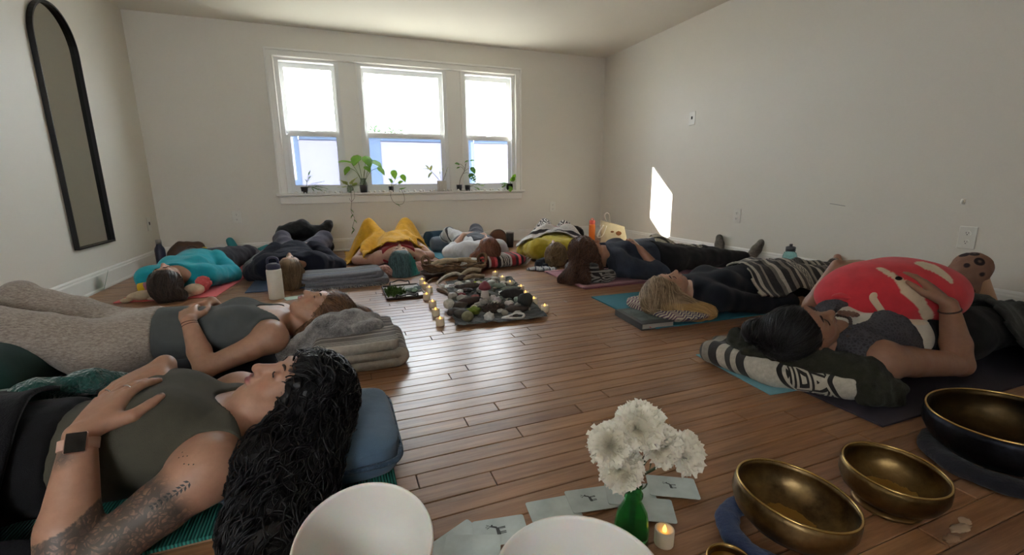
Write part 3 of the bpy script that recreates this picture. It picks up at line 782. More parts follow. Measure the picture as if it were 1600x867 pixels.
def folded(name, c, L, W_, rz, layers, t, mat, label, cat='blanket', seed=0, group=None, amp=.006, sag=0., uvs=(1, 1), lips=0.):
    "a blanket folded back and forth on itself: the folded edge shows on the short sides"
    pts = []; z = t/2
    for k in range(layers):
        r = L/2*(1-.02*k); a, b = (-r, r) if k % 2 == 0 else (r, -r)
        pts += [(x, z) for x in np.linspace(a, b, 15)]
        if k < layers-1:
            sg = 1 if b > 0 else -1
            pts += [(b+sg*t*.55*math.sin(q), z+t*.5*(1-math.cos(q))) for q in np.linspace(0, math.pi, 6)[1:-1]]
        z += t*1.04
    P = np.array(pts); T = np.gradient(P, axis=0); T /= np.linalg.norm(T, axis=1)[:, None]; N = np.stack([-T[:, 1], T[:, 0]], -1)
    m = len(P); ring = np.concatenate([P+N*t*.47, (P-N*t*.47)[::-1]]); arc = np.concatenate([np.linspace(0, 1, m), np.linspace(1, 0, m)])
    nw = 15; V = []; uv = []
    for j in range(nw):
        w = -W_/2+W_*j/(nw-1); e = 1-.5*max(0, abs(2*j/(nw-1)-1)-.86)/.14*.25
        V.append(np.stack([ring[:, 0]*e, np.full(2*m, w), ring[:, 1]], -1)); uv.append(np.stack([arc*layers*uvs[0], np.full(2*m, j/(nw-1)*uvs[1]+(1 if uvs[1] < 0 else 0))], -1))
    V = np.concatenate(V); uv = np.concatenate(uv)
    V[:, 2] += amp*2*pn(V*np.array([5, 5, 0]), 1, seed)*np.clip(V[:, 2]/(layers*t), 0, 1); V[:, 0] += amp*2*pn(V*np.array([3, 6, 8]), 1, seed+2); V[:, 1] += amp*2*pn(V*np.array([6, 3, 9]), 1, seed+4)
    V[:, 2] += lips*np.clip(V[:, 0]/L, 0, 1)**2*np.clip(V[:, 2]/(layers*t), 0, 1)
    k = 2*m; Fq = [[j*k+i, j*k+(i+1) % k, (j+1)*k+(i+1) % k, (j+1)*k+i] for j in range(nw-1) for i in range(k)]
    for j, fl_ in ((0, False), (nw-1, True)):
        for i in range(m-1):
            q = [j*k+i, j*k+i+1, j*k+k-2-i, j*k+k-1-i]; Fq.append(q[::-1] if not fl_ else q)
    V[:, 2] = np.maximum(V[:, 2], 0)
    o = mesh(name, V, Fq, mat, None, True, uv=uv, loc=c, rot=(0, 0, rz)); tag(o, label, cat, group); return o
def fringe(parent, pts, mat, n, ln=.035, seed=0, r=.0022, dirv=None):
    rng = np.random.RandomState(seed); parts = []
    for k in range(n):
        p = pts[rng.randint(len(pts))] if dirv is None else pts[0]+(pts[1]-pts[0])*(k+.5)/n
        d = dirv if dirv is not None else np.array([rng.normal(), rng.normal(), 0])
        d = nrm(d+rng.normal(size=3)*.35); q = p+d*ln*(.7+.6*rng.rand()); q[2] = max(q[2]-.01, .006)
        parts.append(tube(np.array([p, (p+q)/2+rng.normal(size=3)*.004, q]), [r, r*1.1, r*.7], 4))
    o = put('fringe', parts, mat, parent); o['kind'] = 'stuff'; return o
def cushion(name, c, size, rz, mat, label, cat='cushion', p=3.2, seed=0, amp=.05, piping=None, rx=0., parent=None):
    V, Fq = blob((0, 0, 0), np.array(size)/2, seed, amp, 1.3, 44, 24, p)
    k = np.abs(V[:, 0])/(size[0]/2); j = np.abs(V[:, 1])/(size[1]/2); V[:, 2] *= 1-.55*np.clip(np.maximum(k, j)-.55, 0, 1)**1.5
    o = mesh(name, V, Fq, mat, parent, True, loc=(c[0], c[1], c[2]), rot=(rx, 0, rz)); tag(o, label, cat)
    if piping:
        th = np.linspace(0, 2*math.pi, 90); e = 2./p; P = np.stack([np.sign(np.cos(th))*np.abs(np.cos(th))**(e*.55)*size[0]/2*1.0, np.sign(np.sin(th))*np.abs(np.sin(th))**(e*.55)*size[1]/2*1.0, 0*th], -1)
        put('piping', tube(P, .008, 6, False), piping, o)
    return o
def yoga_mat(name, c, L, W_, rz, mat, label, t=.006, curl=.0, parent=None):
    def fn(u, v):
        x = (u-.5)*L; y = (v-.5)*W_; z = t+curl*np.clip((np.abs(u-.5)-.47)/.03, 0, 1)**2*.012+.0012*pn(np.stack([x*4, y*4, 0*x], -1), 1, 3); return x, y, z
    V, Q, uv = grid(40, 16, fn); n = len(V); V2 = V.copy(); V2[:, 2] -= t*.9
    i = np.arange(n).reshape(40, 16); ring = np.concatenate([i[:, 0], i[-1, 1:], i[::-1, -1][1:], i[0, ::-1][1:-1]]); rn = np.roll(ring, -1)
    Fq = np.concatenate([Q, Q[:, ::-1]+n, np.stack([rn, ring, ring+n, rn+n], -1)])
    o = mesh(name, np.concatenate([V, V2]), Fq, mat, parent, False, uv=np.concatenate([uv, uv]), loc=(c[0], c[1], 0.001), rot=(0, 0, rz)); return tag(o, label, 'mat')
def lump(name, prims, h, mat, label, cat, amp=.012, ws=(9, 9, 9), seed=0, cut=None, uvfn=None, parent=None, kind=None, minz=.004):
    v = Vol([tuple(p) for p in prims], h)
    if cut is not None: v.clip(cut)
    V, Q = v.surface(); V = wrinkle(V, Q, amp, ws, seed); V[:, 2] = np.maximum(V[:, 2], minz)
    o = mesh(name, V, Q, mat, parent, True, uv=uvfn(V) if uvfn else None); tag(o, label, cat, None, kind); return o
def rubber(name, c): return plain(name, c, .75, var=.05, scale=40, bmp=.25, bscale=500)
# ------------------------------------------------------------------ the two women nearest the camera, on the side of the mirror
def tank_cut(s, scoop=.10, wd=.085, arm=.125, hem=-.34, top=.02):
    def f(X, Y, Z):
        neck = X-(top*s-scoop*s*np.exp(-(Y/(wd*s))**2))
        arms = np.abs(Y)-(arm*s+np.maximum(0, -.06*s-X)*.9)
        return np.maximum(np.maximum(neck*.8, arms*.7), hem-X)
    return f
# woman in the olive tank top
p1 = empty('person', (-.29, 1.30, 0), 0, 'woman with black curly hair and a tattooed arm lying in an olive tank top', 'person')
J1 = rig(1.10, .05, head=(.134, 0, .225), neck=(.0, 0, .185), pitch=.40, turn=-.06, shL=(-.045, -.185, .15), shR=(-.045, .185, .165), elL=(-.262, -.32, .06), wrL=(-.262, -.168, .282),
    elR=(-.29, .29, .09), wrR=(-.19, .115, .318), hdL=(.26, .93, .34), hnL=(-.25, -.15, 1), hdR=(-.62, -.78, -.12), hnR=(-.1, .1, 1), curlL=(.22, .25, .15), curlR=(.2, .4, .3), hs=1.08, thumb=.95, spread=.14)
def ink1(V):
    S, E, W = J1['shL'], J1['elL'], J1['wrL']; a = E-S; t = ((V-S)@a)/(a@a); d = np.linalg.norm(V-(S+t[:, None]*a), axis=1)
    k = np.clip((t-.18)/.12, 0, 1)*np.clip((1.06-t)/.06, 0, 1)*(d < .09)
    k = k*np.where(V[:, 1] < -.13, 1, 0)
    b = W-E; t2 = ((V-E)@b)/(b@b); q = E+b*.80+np.array([-.012, -.018, .026])
    k2 = np.clip(1.3-np.linalg.norm((V-q)/np.array([.026, .026, .022]), axis=1), 0, 1)*(np.linalg.norm(V-(E+t2[:, None]*b), axis=1) < .06)
    return np.maximum(k, k2*.9)
SK1 = 'a27b65'
_o1, V1, M1, tips1 = body(p1, J1, .0036, SK1, '8e5354', 1.5, .0, .98, .062, ink=ink1, mat=skin_mat('tattooed_skin', SK1, True), th=1.12, parts='torso head arms', nails='2b2226', cutx=lambda X, Y, Z: -.68-X+0*Y+0*Z)
T1 = torso_prims(J1, 1.5, .0, .98, .062)
M_OLIVE = fabric('olive_jersey', '46443a', .12, 700, 7, .25, .95, .05)
garment(p1, 'tank_top', T1, .0055, M_OLIVE, .007, tank_cut(1.1, .075, .075, hem=-.38, top=.025), .0025, (9, 5, 9), 4)
M_BLACK = fabric('black_cotton', '0e0e11', .2, 500, 8, .3, .95, .03)
_, V1p = garment(p1, 'trousers', T1+leg_prims(J1, 'L', False)+leg_prims(J1, 'R', False), .01, M_BLACK, .016, lambda X, Y, Z: np.maximum(X+.345, -1.0-X)+0*Y+0*Z, .006, (9, 9, 9), 8)
_q = np.empty(len(_o1.data.loops), np.int32); _o1.data.loops.foreach_get('vertex_index', _q); _Q1 = _q.reshape(-1, 4)
# hair: close cap and the heap of curls that spills off the cushion
def W(*a): return np.array(a)-np.array([-.29, 1.30, 0])
h1 = cap_hair(J1, M1, 1.09)
h1 += [ell(W(-.085, 1.27, .17), (.07, .09, .10), .04), cap(W(-.095, 1.20, .16), W(-.14, 1.06, .11), .07, .08, .04), cap(W(-.20, 1.12, .13), W(-.215, .98, .08), .06, .07, .04), cap(W(-.16, 1.0, .07), W(-.19, .84, .06), .085, .07, .05),
       cap(W(-.17, 1.20, .17), W(-.22, 1.10, .15), .055, .06, .03), cap(W(-.22, 1.16, .16), W(-.27, 1.10, .14), .03, .03, .02)]
def flow1(P):
    d = np.zeros_like(P); hcz = J1['head']
    up = P[:, 1] > -.07
    d[up] = np.array([.8, -.55, -.2]); d[~up] = np.array([-.15, -.75, -.75]); return d
add_hair(p1, h1, .007, flow1, ('060608', '100f12'), 1900, .16, .0021, .0075, 85, .012, 22, 3, fuzz=.5, steps=16)
# watch
fw = nrm(J1['wrL']-J1['elL']); wc = J1['elL']+(J1['wrL']-J1['elL'])*.93
wt = empty('watch', wc, parent=p1); side = nrm(np.cross(fw, (.28, -.62, .75))); nup = np.cross(side, fw)
MW = Matrix((side, fw, nup)).transposed().to_4x4(); wt.matrix_basis = Matrix.Translation(Vector(wc)) @ MW
def strap(n=28, rx=.031, ry=.029, w=.021, t=.0025):
    V = []; Fq = []
    for i in range(n):
        a = 2*math.pi*i/n
        for rr in (0, t):
            for yy in (-w/2, w/2): V.append(((rx+rr)*math.cos(a), yy, (ry+rr)*math.sin(a)))
    for i in range(n):
        j = (i+1) % n; a, b = i*4, j*4
        Fq += [[a+2, b+2, b+3, a+3], [a, a+1, b+1, b], [a, b, b+2, a+2], [a+1, a+3, b+3, b+1]]
    return np.array(V), Fq
put('watch_band', strap(rx=.0315, ry=.030), plain('blush_band', 'c9a390', .5), wt)
put('watch_case', [box((0, 0, .036), (.036, .043, .010), bev=.004)], plain('rose_metal', 'b08c7c', .3, .8), wt, smooth=False)
put('watch_face', [box((0, 0, .0413), (.032, .039, .002), bev=.001)], plain('watch_glass', '08080a', .08), wt, smooth=False)
# rings
def ring(p, d, r, mat, parent, t=.0016):
    d = nrm(d); a = nrm(np.cross(d, (0.1, .2, 1))); b = np.cross(d, a); th = np.linspace(0, 2*math.pi, 17)[:-1]
    P = np.array([p+r*(math.cos(x)*a+math.sin(x)*b) for x in list(th)+[th[0], th[1]]])
    put('finger_ring', tube(P, t, 6, False), mat, parent)
M_SILVER = plain('silver', 'c8c8c8', .25, 1)

# woman in the grey tank top with marled trousers
p2 = empty('person', (-.30, 2.33, 0), 0, 'woman with light brown hair lying in a grey tank top and marled beige trousers', 'person')
J2 = rig(1.08, .035, head=(.18, 0, .180), neck=(0, 0, .15), pitch=.20, turn=-.05, shL=(-.02, -.175, .125), shR=(-.02, .175, .13), elL=(-.27, -.25, .055), wrL=(-.335, -.13, .235), elR=(-.27, .26, .07), wrR=(-.30, .10, .255),
    hdL=(-.22, .92, .25), hnL=(-.3, -.2, 1), hdR=(-.75, -.62, -.05), hnR=(0, .2, 1), curlL=(.35, .5, .4), curlR=(.25, .4, .3), knL=(-1.0, -.14, .31), knR=(-.99, .13, .33), anL=(-1.32, -.14, .06), anR=(-1.32, .14, .06), toeL=(-1.42, -.16, .2), toeR=(-1.42, .16, .2), hs=.95)
M_SK2 = skin_mat('light_skin', 'c09a80')
_, V2, M2, _t = body(p2, J2, .0048, 'ab836b', '8e5052', .8, .0, 1.02, mat=M_SK2)
T2 = torso_prims(J2, .8, .0, 1.02)
garment(p2, 'tank_top', T2, .006, fabric('slate_jersey', '4e5150', .1, 700, 7, .22, .95, .05), .007, tank_cut(1.08, .11, .08, .12, hem=-.56), .003, (9, 5, 9), 6)
M_MARL = None
def marl():
    m, nt, bs = mat_new('marled_knit'); f = noise(nt, 60, 5, .75, stretch=(1, 3, 3)); g = noise(nt, 7, 3)
    c = ramp(nt, f, [(.3, hexc('6c6058')), (.5, hexc('94877c')), (.7, hexc('b3a79b'))])
    nt.links.new(c, bs.inputs['Base Color']); bs.inputs['Roughness'].default_value = .95; bs.inputs['Sheen Weight'].default_value = .2
    bump(nt, bs, mth(nt, 'ADD', mth(nt, 'MULTIPLY', g, 2.5), f), .35, .012); return m
garment(p2, 'trousers', T2+leg_prims(J2, 'L', False)+leg_prims(J2, 'R', False), .0075, marl(), .014, lambda X, Y, Z: np.maximum(X+.475+.0*Y, -1.28-X)+0*Z, .007, (8, 8, 8), 12)
h2 = cap_hair(J2, M2, 1.05)+[cap(hp(J2, M2, .06, -.05, -.06), hp(J2, M2, -.02, -.12, -.10), .05, .045, .03), cap(hp(J2, M2, -.02, -.11, -.09), hp(J2, M2, -.10, -.10, -.085), .045, .03, .03), cap(hp(J2, M2, .08, .03, -.05), hp(J2, M2, .16, .04, -.09), .06, .04, .03),
    cap(hp(J2, M2, -.03, -.075, -.03), hp(J2, M2, -.11, -.085, -.06), .028, .025, .02)]
def flow2(P):
    q = P-J2['head']; d = np.tile(np.array([.75, -.35, -.5]), (len(P), 1)); m = (q[:, 0] < .03) & (q[:, 2] < .04); d[m] = (-.5, -.5, -.6); return d
add_hair(p2, h2, .007, flow2, ('4a3326', '8a6446'), 1300, .22, .0018, .006, 40, .008, 20, 5, fuzz=.3, steps=14)
for k, (t, r) in enumerate(((.90, .0285), (.95, .0275))):
    fb = nrm(J2['wrL']-J2['elL']); c = J2['elL']+(J2['wrL']-J2['elL'])*t; ring(c, fb+np.array([.1*k, 0, .1]), r, plain('red_cord', '4a211a', .7), p2, .0028)

# printed fern and dots on the near upper arm, following the skin
_N1 = vnormals(V1, _Q1)
def on_skin(p): i = int(np.argmin(((V1-p)**2).sum(1))); return V1[i], _N1[i]
_S, _E = J1['shL'], J1['elL']; _a = nrm(_E-_S); _o = nrm(np.array([-.1, -.75, .65])); _o = nrm(_o-_a*(_o@_a)); _b = np.cross(_a, _o); fern = []
def mark(t, w, L_, wd, ang):
    p, n = on_skin(_S+_a*t+_b*w+_o*.055); u = nrm(_a-n*(_a@n)); v = np.cross(n, u); d = u*math.cos(ang)+v*math.sin(ang); e = np.cross(n, d); p = p+n*.0012
    fern.append((np.array([p, p+d*L_*.45+e*wd, p+d*L_, p+d*L_*.45-e*wd]), [[0, 1, 2, 3]]))
for k in range(9):
    for sg in (-1, 1): mark(.035+.009*k, -.018+.001*k, .013-.0007*k, .0024, sg*.9)
mark(.03, -.018, .10, .0009, 0)
for k in range(7): mark(.01+.006*(k % 3), .004+.007*k, .004, .0018, k)
put('tattoo_fern', fern, plain('tattoo_ink', '2b2a28', .6), p1, smooth=False)
for sd, fi in (('L', 0), ('R', 1)):
    W_, d_, n_ = J1['wr'+sd], nrm(J1['hd'+sd]), None
    h_, tp_ = hand_prims(W_+d_*.008, J1['hd'+sd], J1['hn'+sd], sd == 'L', 1.1*1.08, J1['curl'+sd], J1['spread'], J1['thumb']); f_ = [q for q in h_ if q[0] == 'c' and abs(q[3]-.0095*1.1*1.08) < 1e-6]
    q = f_[fi+1]; ring(q[1]+(q[2]-q[1])*.55, q[2]-q[1], .011, M_SILVER, p1)
# ------------------------------------------------------------------ the three women along the wall on the sunlit side
M_SK = SKIN.setdefault('skin', skin_mat('skin', 'bb937a'))
def sleeves(J, both='RL', end=1., loose=.012, th=1.):
    L = []
    for sd in both:
        S, E, W = J['sh'+sd], J['el'+sd], J['wr'+sd]; s = J['s']; m = S+(E-S)*.35; W2 = E+(W-E)*end
        L += [ell(S, (.056*th)*s+loose, .04), cap(S, m, .050*s*th+loose, .047*s*th+loose, .035), cap(m, E, .047*s*th+loose, .040*s*th+loose, .02), cap(E, W2, .042*s*th+loose, .030*s+loose, .02)]
    return L
# blonde woman in the black top
p9 = empty('person', (2.0, 2.12, 0), math.pi, 'woman with long blonde hair lying in a black long sleeved top under a striped blanket', 'person')
J9 = rig(1.08, .025, head=(.188, -.0, .150), neck=(0, 0, .135), pitch=.06, turn=.14, shR=(-.03, .175, .115), shL=(-.03, -.175, .115), elR=(-.34, .215, .06), wrR=(-.62, .215, .05), elL=(-.34, -.23, .06), wrL=(-.60, -.22, .06), hdR=(-1, .08, -.05), hnR=(0, .4, 1), hdL=(-1, 0, -.05),
    curlR=(.3, .4, .3), knL=(-1.06, -.11, .13), knR=(-1.06, .11, .12), anR=(-1.5, .1, .08), anL=(-1.5, -.1, .08), toeR=(-1.58, .17, .17), toeL=(-1.58, -.17, .17))
_, V9, M9, _t = body(p9, J9, .006, 'b38d76', '94564f', .8, 0, 1.05, mat=M_SK, spots=())
T9 = torso_prims(J9, .8, 0, 1.05)
garment(p9, 'black_top', T9+sleeves(J9, loose=.004, end=.94), .007, fabric('black_jersey', '151821', .2, 700, 7, .3, .95, .05), .009, lambda X, Y, Z: np.maximum(X-(.055-.035*np.exp(-(Y/.06)**2)), -.62-X)+0*Z, .004, (8, 6, 8), 31)
J9g = dict(J9)
_, V9t = garment(p9, 'trousers', T9+leg_prims(J9, 'L', False)+leg_prims(J9, 'R', False), .01, M_BLACK, .012, lambda X, Y, Z: np.maximum(X+.5, -1.5-X)+0*Y+0*Z, .004, (9, 9, 9), 32)
def P9(x, y, z): return np.array([-(x-2.0), -(y-2.12), z])
h9 = cap_hair(J9, M9, 1.07)+[cap(P9(1.70, 2.10, .12), P9(1.66, 2.06, .10), .075, .06, .04), cap(P9(1.74, 2.08, .13), P9(1.80, 1.97, .085), .075, .06, .04), cap(P9(1.80, 1.98, .085), P9(1.93, 1.90, .055), .06, .035, .03), cap(P9(1.72, 2.0, .09), P9(1.86, 1.90, .055), .05, .035, .03)]
def flow9(P):
    d = np.tile(np.array([.25, .75, -.45]), (len(P), 1)); m = P[:, 1] > .10; d[m] = (-.8, .5, -.25); t = P[:, 0] > .24; d[t] = (.35, .6, -.5); return d
add_hair(p9, h9, .007, flow9, ('57452f', 'b89e80', 'b5935f', lambda V: np.clip((V[:, 1]-.12)/.09, 0, 1)*(V[:, 2] < .12)), 1500, .26, .0022, .002, 20, .004, 20, 11, fuzz=.12, steps=14)

# woman in the dark denim jacket
p8 = empty('person', (2.03, 3.18, 0), math.pi, 'woman with wavy brown hair lying in a dark denim jacket and grey socks', 'person')
J8 = rig(1.05, .03, head=(.15, 0, .238), neck=(0, 0, .165), tilt=.12, pitch=.58, turn=.05, shR=(-.05, .18, .13), shL=(-.05, -.18, .14), elR=(-.38, .275, .055), wrR=(-.25, .16, .25), elL=(-.33, -.22, .09), wrL=(-.25, -.08, .27), hdR=(-.05, -.85, .45), hnR=(-.6, .2, .8), hdL=(-.35, .6, -.1),
    curlR=(.4, .6, .5), curlL=(.4, .6, .5), knR=(-1.05, .10, .11), knL=(-1.04, -.10, .12), anR=(-1.52, .12, .075), anL=(-1.50, -.22, .075), toeR=(-1.60, .17, .24), toeL=(-1.56, -.30, .24))
_, V8, M8, _t = body(p8, J8, .006, 'a87a62', '985850', .8, 0, 1.0, mat=M_SK)
T8 = torso_prims(J8, .8, 0, 1.05)
garment(p8, 'denim_jacket', T8+sleeves(J8, end=.30, loose=.014), .007, fabric('dark_denim', '343945', .2, 700, 6, .5, .95, .04), .016, lambda X, Y, Z: np.maximum(X-(.02-.04*np.exp(-(Y/.06)**2)), -.50-X)+0*Z, .012, (8, 5, 8), 33)
garment(p8, 'trousers', T8+leg_prims(J8, 'L', False)+leg_prims(J8, 'R', False), .008, fabric('charcoal_cotton', '232225', .15, 600, 7, .35, .95, .06), .022, lambda X, Y, Z: np.maximum(X+.46, -1.46-X)+0*Y+0*Z, .011, (7, 9, 9), 34)
for sd in 'RL':
    A, T = J8['an'+sd], J8['toe'+sd]; K = J8['kn'+sd]; d = nrm(T-A); m = A+(K-A)*.25
    garment(p8, 'sock', [cap(m, A, .05, .042, .02), ell(A-d*.012+nrm(A-K)*.02, .040, .02), cap(A, A+d*.10, .043, .040, .02), cap(A+d*.10, A+d*.175, .040, .030, .02)], .006, fabric('grey_sock', '6d675f', .25, 260, 30, .4), .003, None, .002, (20, 20, 20), 2)
def P8(x, y, z): return np.array([-(x-2.03), -(y-3.18), z])
h8 = cap_hair(J8, M8, 1.1)+[cap(P8(1.84, 3.16, .22), P8(1.78, 3.10, .12), .07, .06, .04), cap(P8(1.77, 3.12, .13), P8(1.69, 3.06, .045), .06, .04, .05), cap(P8(1.88, 3.09, .19), P8(1.88, 3.03, .11), .045, .035, .03), cap(P8(1.80, 3.05, .10), P8(1.76, 2.99, .04), .045, .03, .04), cap(P8(1.72, 3.12, .07), P8(1.64, 3.14, .03), .05, .03, .03)]
def flow8(P): return np.tile(np.array([.35, .35, -.85]), (len(P), 1))
add_hair(p8, h8, .008, flow8, ('33231c', '6e4c38'), 1700, .26, .0019, .012, 34, .016, 18, 15, fuzz=.55, steps=14)

# dark haired woman holding the plush toy
p10 = empty('person', (1.80, 1.15, 0), math.pi, 'dark haired woman in a white tank top and lace vest holding the red plush toy', 'person')
J10 = rig(1.12, .03, head=(.160, 0, .215), neck=(0, 0, .150), pitch=.36, turn=.50, shR=(-.05, .185, .135), shL=(-.05, -.185, .14), elR=(-.46, .225, .07), wrR=(-.395, .185, .315), elL=(-.30, -.31, .10), wrL=(-.37, -.235, .40), hdR=(-.10, -.80, .58), hnR=(-.30, .50, .8), hdL=(-.62, .42, .10), hnL=(0, 0, 1),
    curlR=(.15, .3, .25), curlL=(.2, .3, .2), knR=(-1.0, .14, .13), knL=(-1.0, -.08, .14), anR=(-1.35, .26, .07), anL=(-1.36, .08, .08), hs=1.05, thumb=.5)
_, V10, M10, t10 = body(p10, J10, .005, '8f6a55', '7f524c', .8, 0, 1.05, mat=M_SK, th=1.08, foot=False)
T10 = torso_prims(J10, .8, 0, 1.05)
_, V10w = garment(p10, 'white_tank_top', T10, .006, fabric('cream_jersey', 'c9c3b6', .08, 600, 7, .25), .006, tank_cut(1.12, .09, .09, .15, hem=-.5), .003, (8, 5, 8), 41)
def lace():
    m, nt, bs = mat_new('dark_lace'); v = node(nt, 'ShaderNodeTexVoronoi', feature='DISTANCE_TO_EDGE'); v.inputs['Scale'].default_value = 85
    tc = node(nt, 'ShaderNodeTexCoord'); nt.links.new(tc.outputs['Object'], v.inputs['Vector'])
    c = ramp(nt, v.outputs['Distance'], [(.05, hexc('3e3c42')), (.3, hexc('262528')), (.6, hexc('1d1c1f'))]); nt.links.new(c, bs.inputs['Base Color'])
    bs.inputs['Roughness'].default_value = .95; bump(nt, bs, v.outputs['Distance'], -.8, .02); return m
def vest_cut(X, Y, Z):
    lap = (.055+np.maximum(0, -X)*.06)-np.abs(Y-.01)          # open down the front
    return np.maximum(np.maximum(np.where(Z > .10, lap, -1), X-.045), np.maximum(-.30-X, np.abs(Y)-(.165+np.maximum(0, -.10-X)*.6)))
garment(p10, 'lace_vest', T10, .006, lace(), .020, vest_cut, .012, (14, 14, 14), 42)
garment(p10, 'trousers', T10+leg_prims(J10, 'L', False)+leg_prims(J10, 'R', False), .009, M_BLACK, .016, lambda X, Y, Z: np.maximum(X+.42, -1.3-X)+0*Y+0*Z, .006, (9, 9, 9), 43)
h10 = cap_hair(J10, M10, 1.05)+[cap(hp(J10, M10, .07, -.03, -.06), hp(J10, M10, .10, -.05, -.08), .06, .05, .03)]
def flow10(P): return np.tile(np.array([.8, .25, -.5]), (len(P), 1))
add_hair(p10, h10, .006, flow10, ('0d0c0e', '201d20'), 900, .14, .0014, .001, 20, .002, 20, 17, fuzz=.1, steps=10)
wrd = nrm(J10['wrR']-J10['elR']); ring(J10['elR']+(J10['wrR']-J10['elR'])*.90, wrd, .033, plain('brown_beads', '3a2620', .5), p10, .0035)
# necklace: beads and a flower pendant lying on the chest
def top10(x, y):
    m = (np.abs(V10w[:, 0]-x) < .02) & (np.abs(V10w[:, 1]-y) < .02); return (V10w[m, 2].max() if m.any() else .2)
nk = []
for i in range(20):
    a = i/19; x = .03-.105*math.sin(a*math.pi); y = -.075+.17*a; nk.append(blob((x, y, max(top10(x, y), .17)+.012), (.007, .007, .007), nu=8, nv=6, amp=0))
put('necklace', nk, plain('dark_wood_beads', '3b2a24', .5), p10)
px_, py_ = -.085, .015; pz_ = top10(px_, py_)+.022
put('pendant', [blob((px_, py_, pz_), (.030, .030, .008), 2, .1, 3, 18, 8)]+[blob((px_+.03*math.cos(a), py_+.03*math.sin(a), pz_), (.008, .008, .006), nu=8, nv=6, amp=0) for a in np.linspace(0, 6.28, 13)[:-1]], plain('carved_wood', '6a4a3c', .6), p10)
# partly seen person with bent knees beyond the frame edge
# ------------------------------------------------------------------ the people lying with their heads towards the camera, below the window
def person_back(x, y, rz, label, s, **k):
    p = empty('person', (x, y, 0), rz, label, 'person'); return p
# turquoise top
p3 = empty('person', (-1.19, 4.00, 0), -1.64, 'woman with dark hair lying on the coral mat in a turquoise long sleeved top', 'person')
J3 = rig(1.08, .02, head=(.155, 0, .125), pitch=.02, turn=-.18, shL=(-.05, -.185, .11), shR=(-.05, .185, .11), elR=(-.34, .28, .06), wrR=(-.52, .12, .205), elL=(-.30, -.30, .06), wrL=(-.55, -.05, .21), hdR=(-.3, -.9, .05), hdL=(-.5, .8, .05), knR=(-.95, .26, .14), anR=(-1.42, .22, .06), toeR=(-1.56, .33, .12), knL=(-1.0, -.12, .12), anL=(-1.45, .05, .06), toeL=(-1.5, -.02, .22))
_, V3, M3, _t = body(p3, J3, .007, 'b8917a', 'a5655c', .7, .01, 1.05, mat=M_SK)
T3 = torso_prims(J3, .7, .01, 1.08)
garment(p3, 'turquoise_top', T3+sleeves(J3, end=.9, loose=.014), .008, fabric('turquoise_jersey', '1f9aa8', .12, 700, 7, .3), .014, lambda X, Y, Z: np.maximum(X-(.03-.05*np.exp(-(Y/.07)**2)), -.66-X)+0*Z, .009, (9, 6, 9), 51)
garment(p3, 'trousers', T3+leg_prims(J3, 'L', False)+leg_prims(J3, 'R', False), .009, fabric('charcoal_linen', '25232a', .2, 500, 7, .4), .022, lambda X, Y, Z: np.maximum(X+.55, -1.38-X)+0*Y+0*Z, .012, (8, 8, 8), 52)
for sd in 'RL':
    A, T = J3['an'+sd], J3['toe'+sd]; d = nrm(T-A)
    garment(p3, 'sandal', [cap(A+d*.08, A+d*.175, .043, .034, .02), cap(A-d*.02, A+d*.15, .03, .03, .02)], .007, plain('teal_sock', '2b7f86', .8), .002, None, .0)
h3 = cap_hair(J3, M3, 1.07)+[cap(hp(J3, M3, .08, 0, -.05), hp(J3, M3, .12, .02, -.09), .07, .06, .04), cap(hp(J3, M3, .09, .04, -.07), hp(J3, M3, .13, .10, -.10), .05, .035, .03)]
def flowb(P): d = np.tile(np.array([.7, .0, -.7]), (len(P), 1)); d[:, 1] = P[:, 1]*5; return d
add_hair(p3, h3, .008, flowb, ('2a221f', '5a4b43'), 600, .2, .0022, .003, 20, .006, 18, 21, fuzz=.25)
# navy hoodie
p4 = empty('person', (-.40, 4.06, 0), -1.57, 'person with straight light brown hair lying in a navy hooded top, knees raised', 'person')
J4 = rig(1.05, .03, head=(.155, 0, .140), pitch=.05, turn=.02, elR=(-.26, .33, .06), elL=(-.24, -.31, .06), wrR=(-.48, .14, .24), wrL=(-.48, -.14, .24), hdR=(-.4, -.9, .1), hdL=(-.4, .9, .1), knR=(-.86, .24, .25), knL=(-.84, -.14, .27), anR=(-1.2, .2, .06), anL=(-1.15, -.12, .06))
_, V4, M4, _t = body(p4, J4, .0075, 'b38f7b', 'a06860', .3, .02, 1.08, mat=M_SK)
T4 = torso_prims(J4, .3, .02, 1.12)
garment(p4, 'navy_top', T4+sleeves(J4, end=.85, loose=.022), .008, fabric('navy_fleece', '181b28', .2, 500, 7, .4, .95, .03), .022, lambda X, Y, Z: np.maximum(X-.03, -.60-X)+0*Y+0*Z, .014, (8, 6, 8), 53)
garment(p4, 'trousers', T4+leg_prims(J4, 'L', False)+leg_prims(J4, 'R', False), .009, fabric('plum_grey_cotton', '454350', .15, 500, 7, .35), .02, lambda X, Y, Z: np.maximum(X+.5, -1.2-X)+0*Y+0*Z, .01, (8, 8, 8), 54)
h4 = cap_hair(J4, M4, 1.08)+[cap(hp(J4, M4, .08, 0, -.03), hp(J4, M4, .12, .0, -.10), .08, .075, .04), cap(hp(J4, M4, .03, .06, -.04), hp(J4, M4, .08, .09, -.10), .04, .03, .03)]
def flowc(P): return np.tile(np.array([.55, 0, -.85]), (len(P), 1))
add_hair(p4, h4, .008, flowc, ('5b4836', '9a8062'), 700, .22, .0018, .001, 10, .003, 18, 23, fuzz=.1)
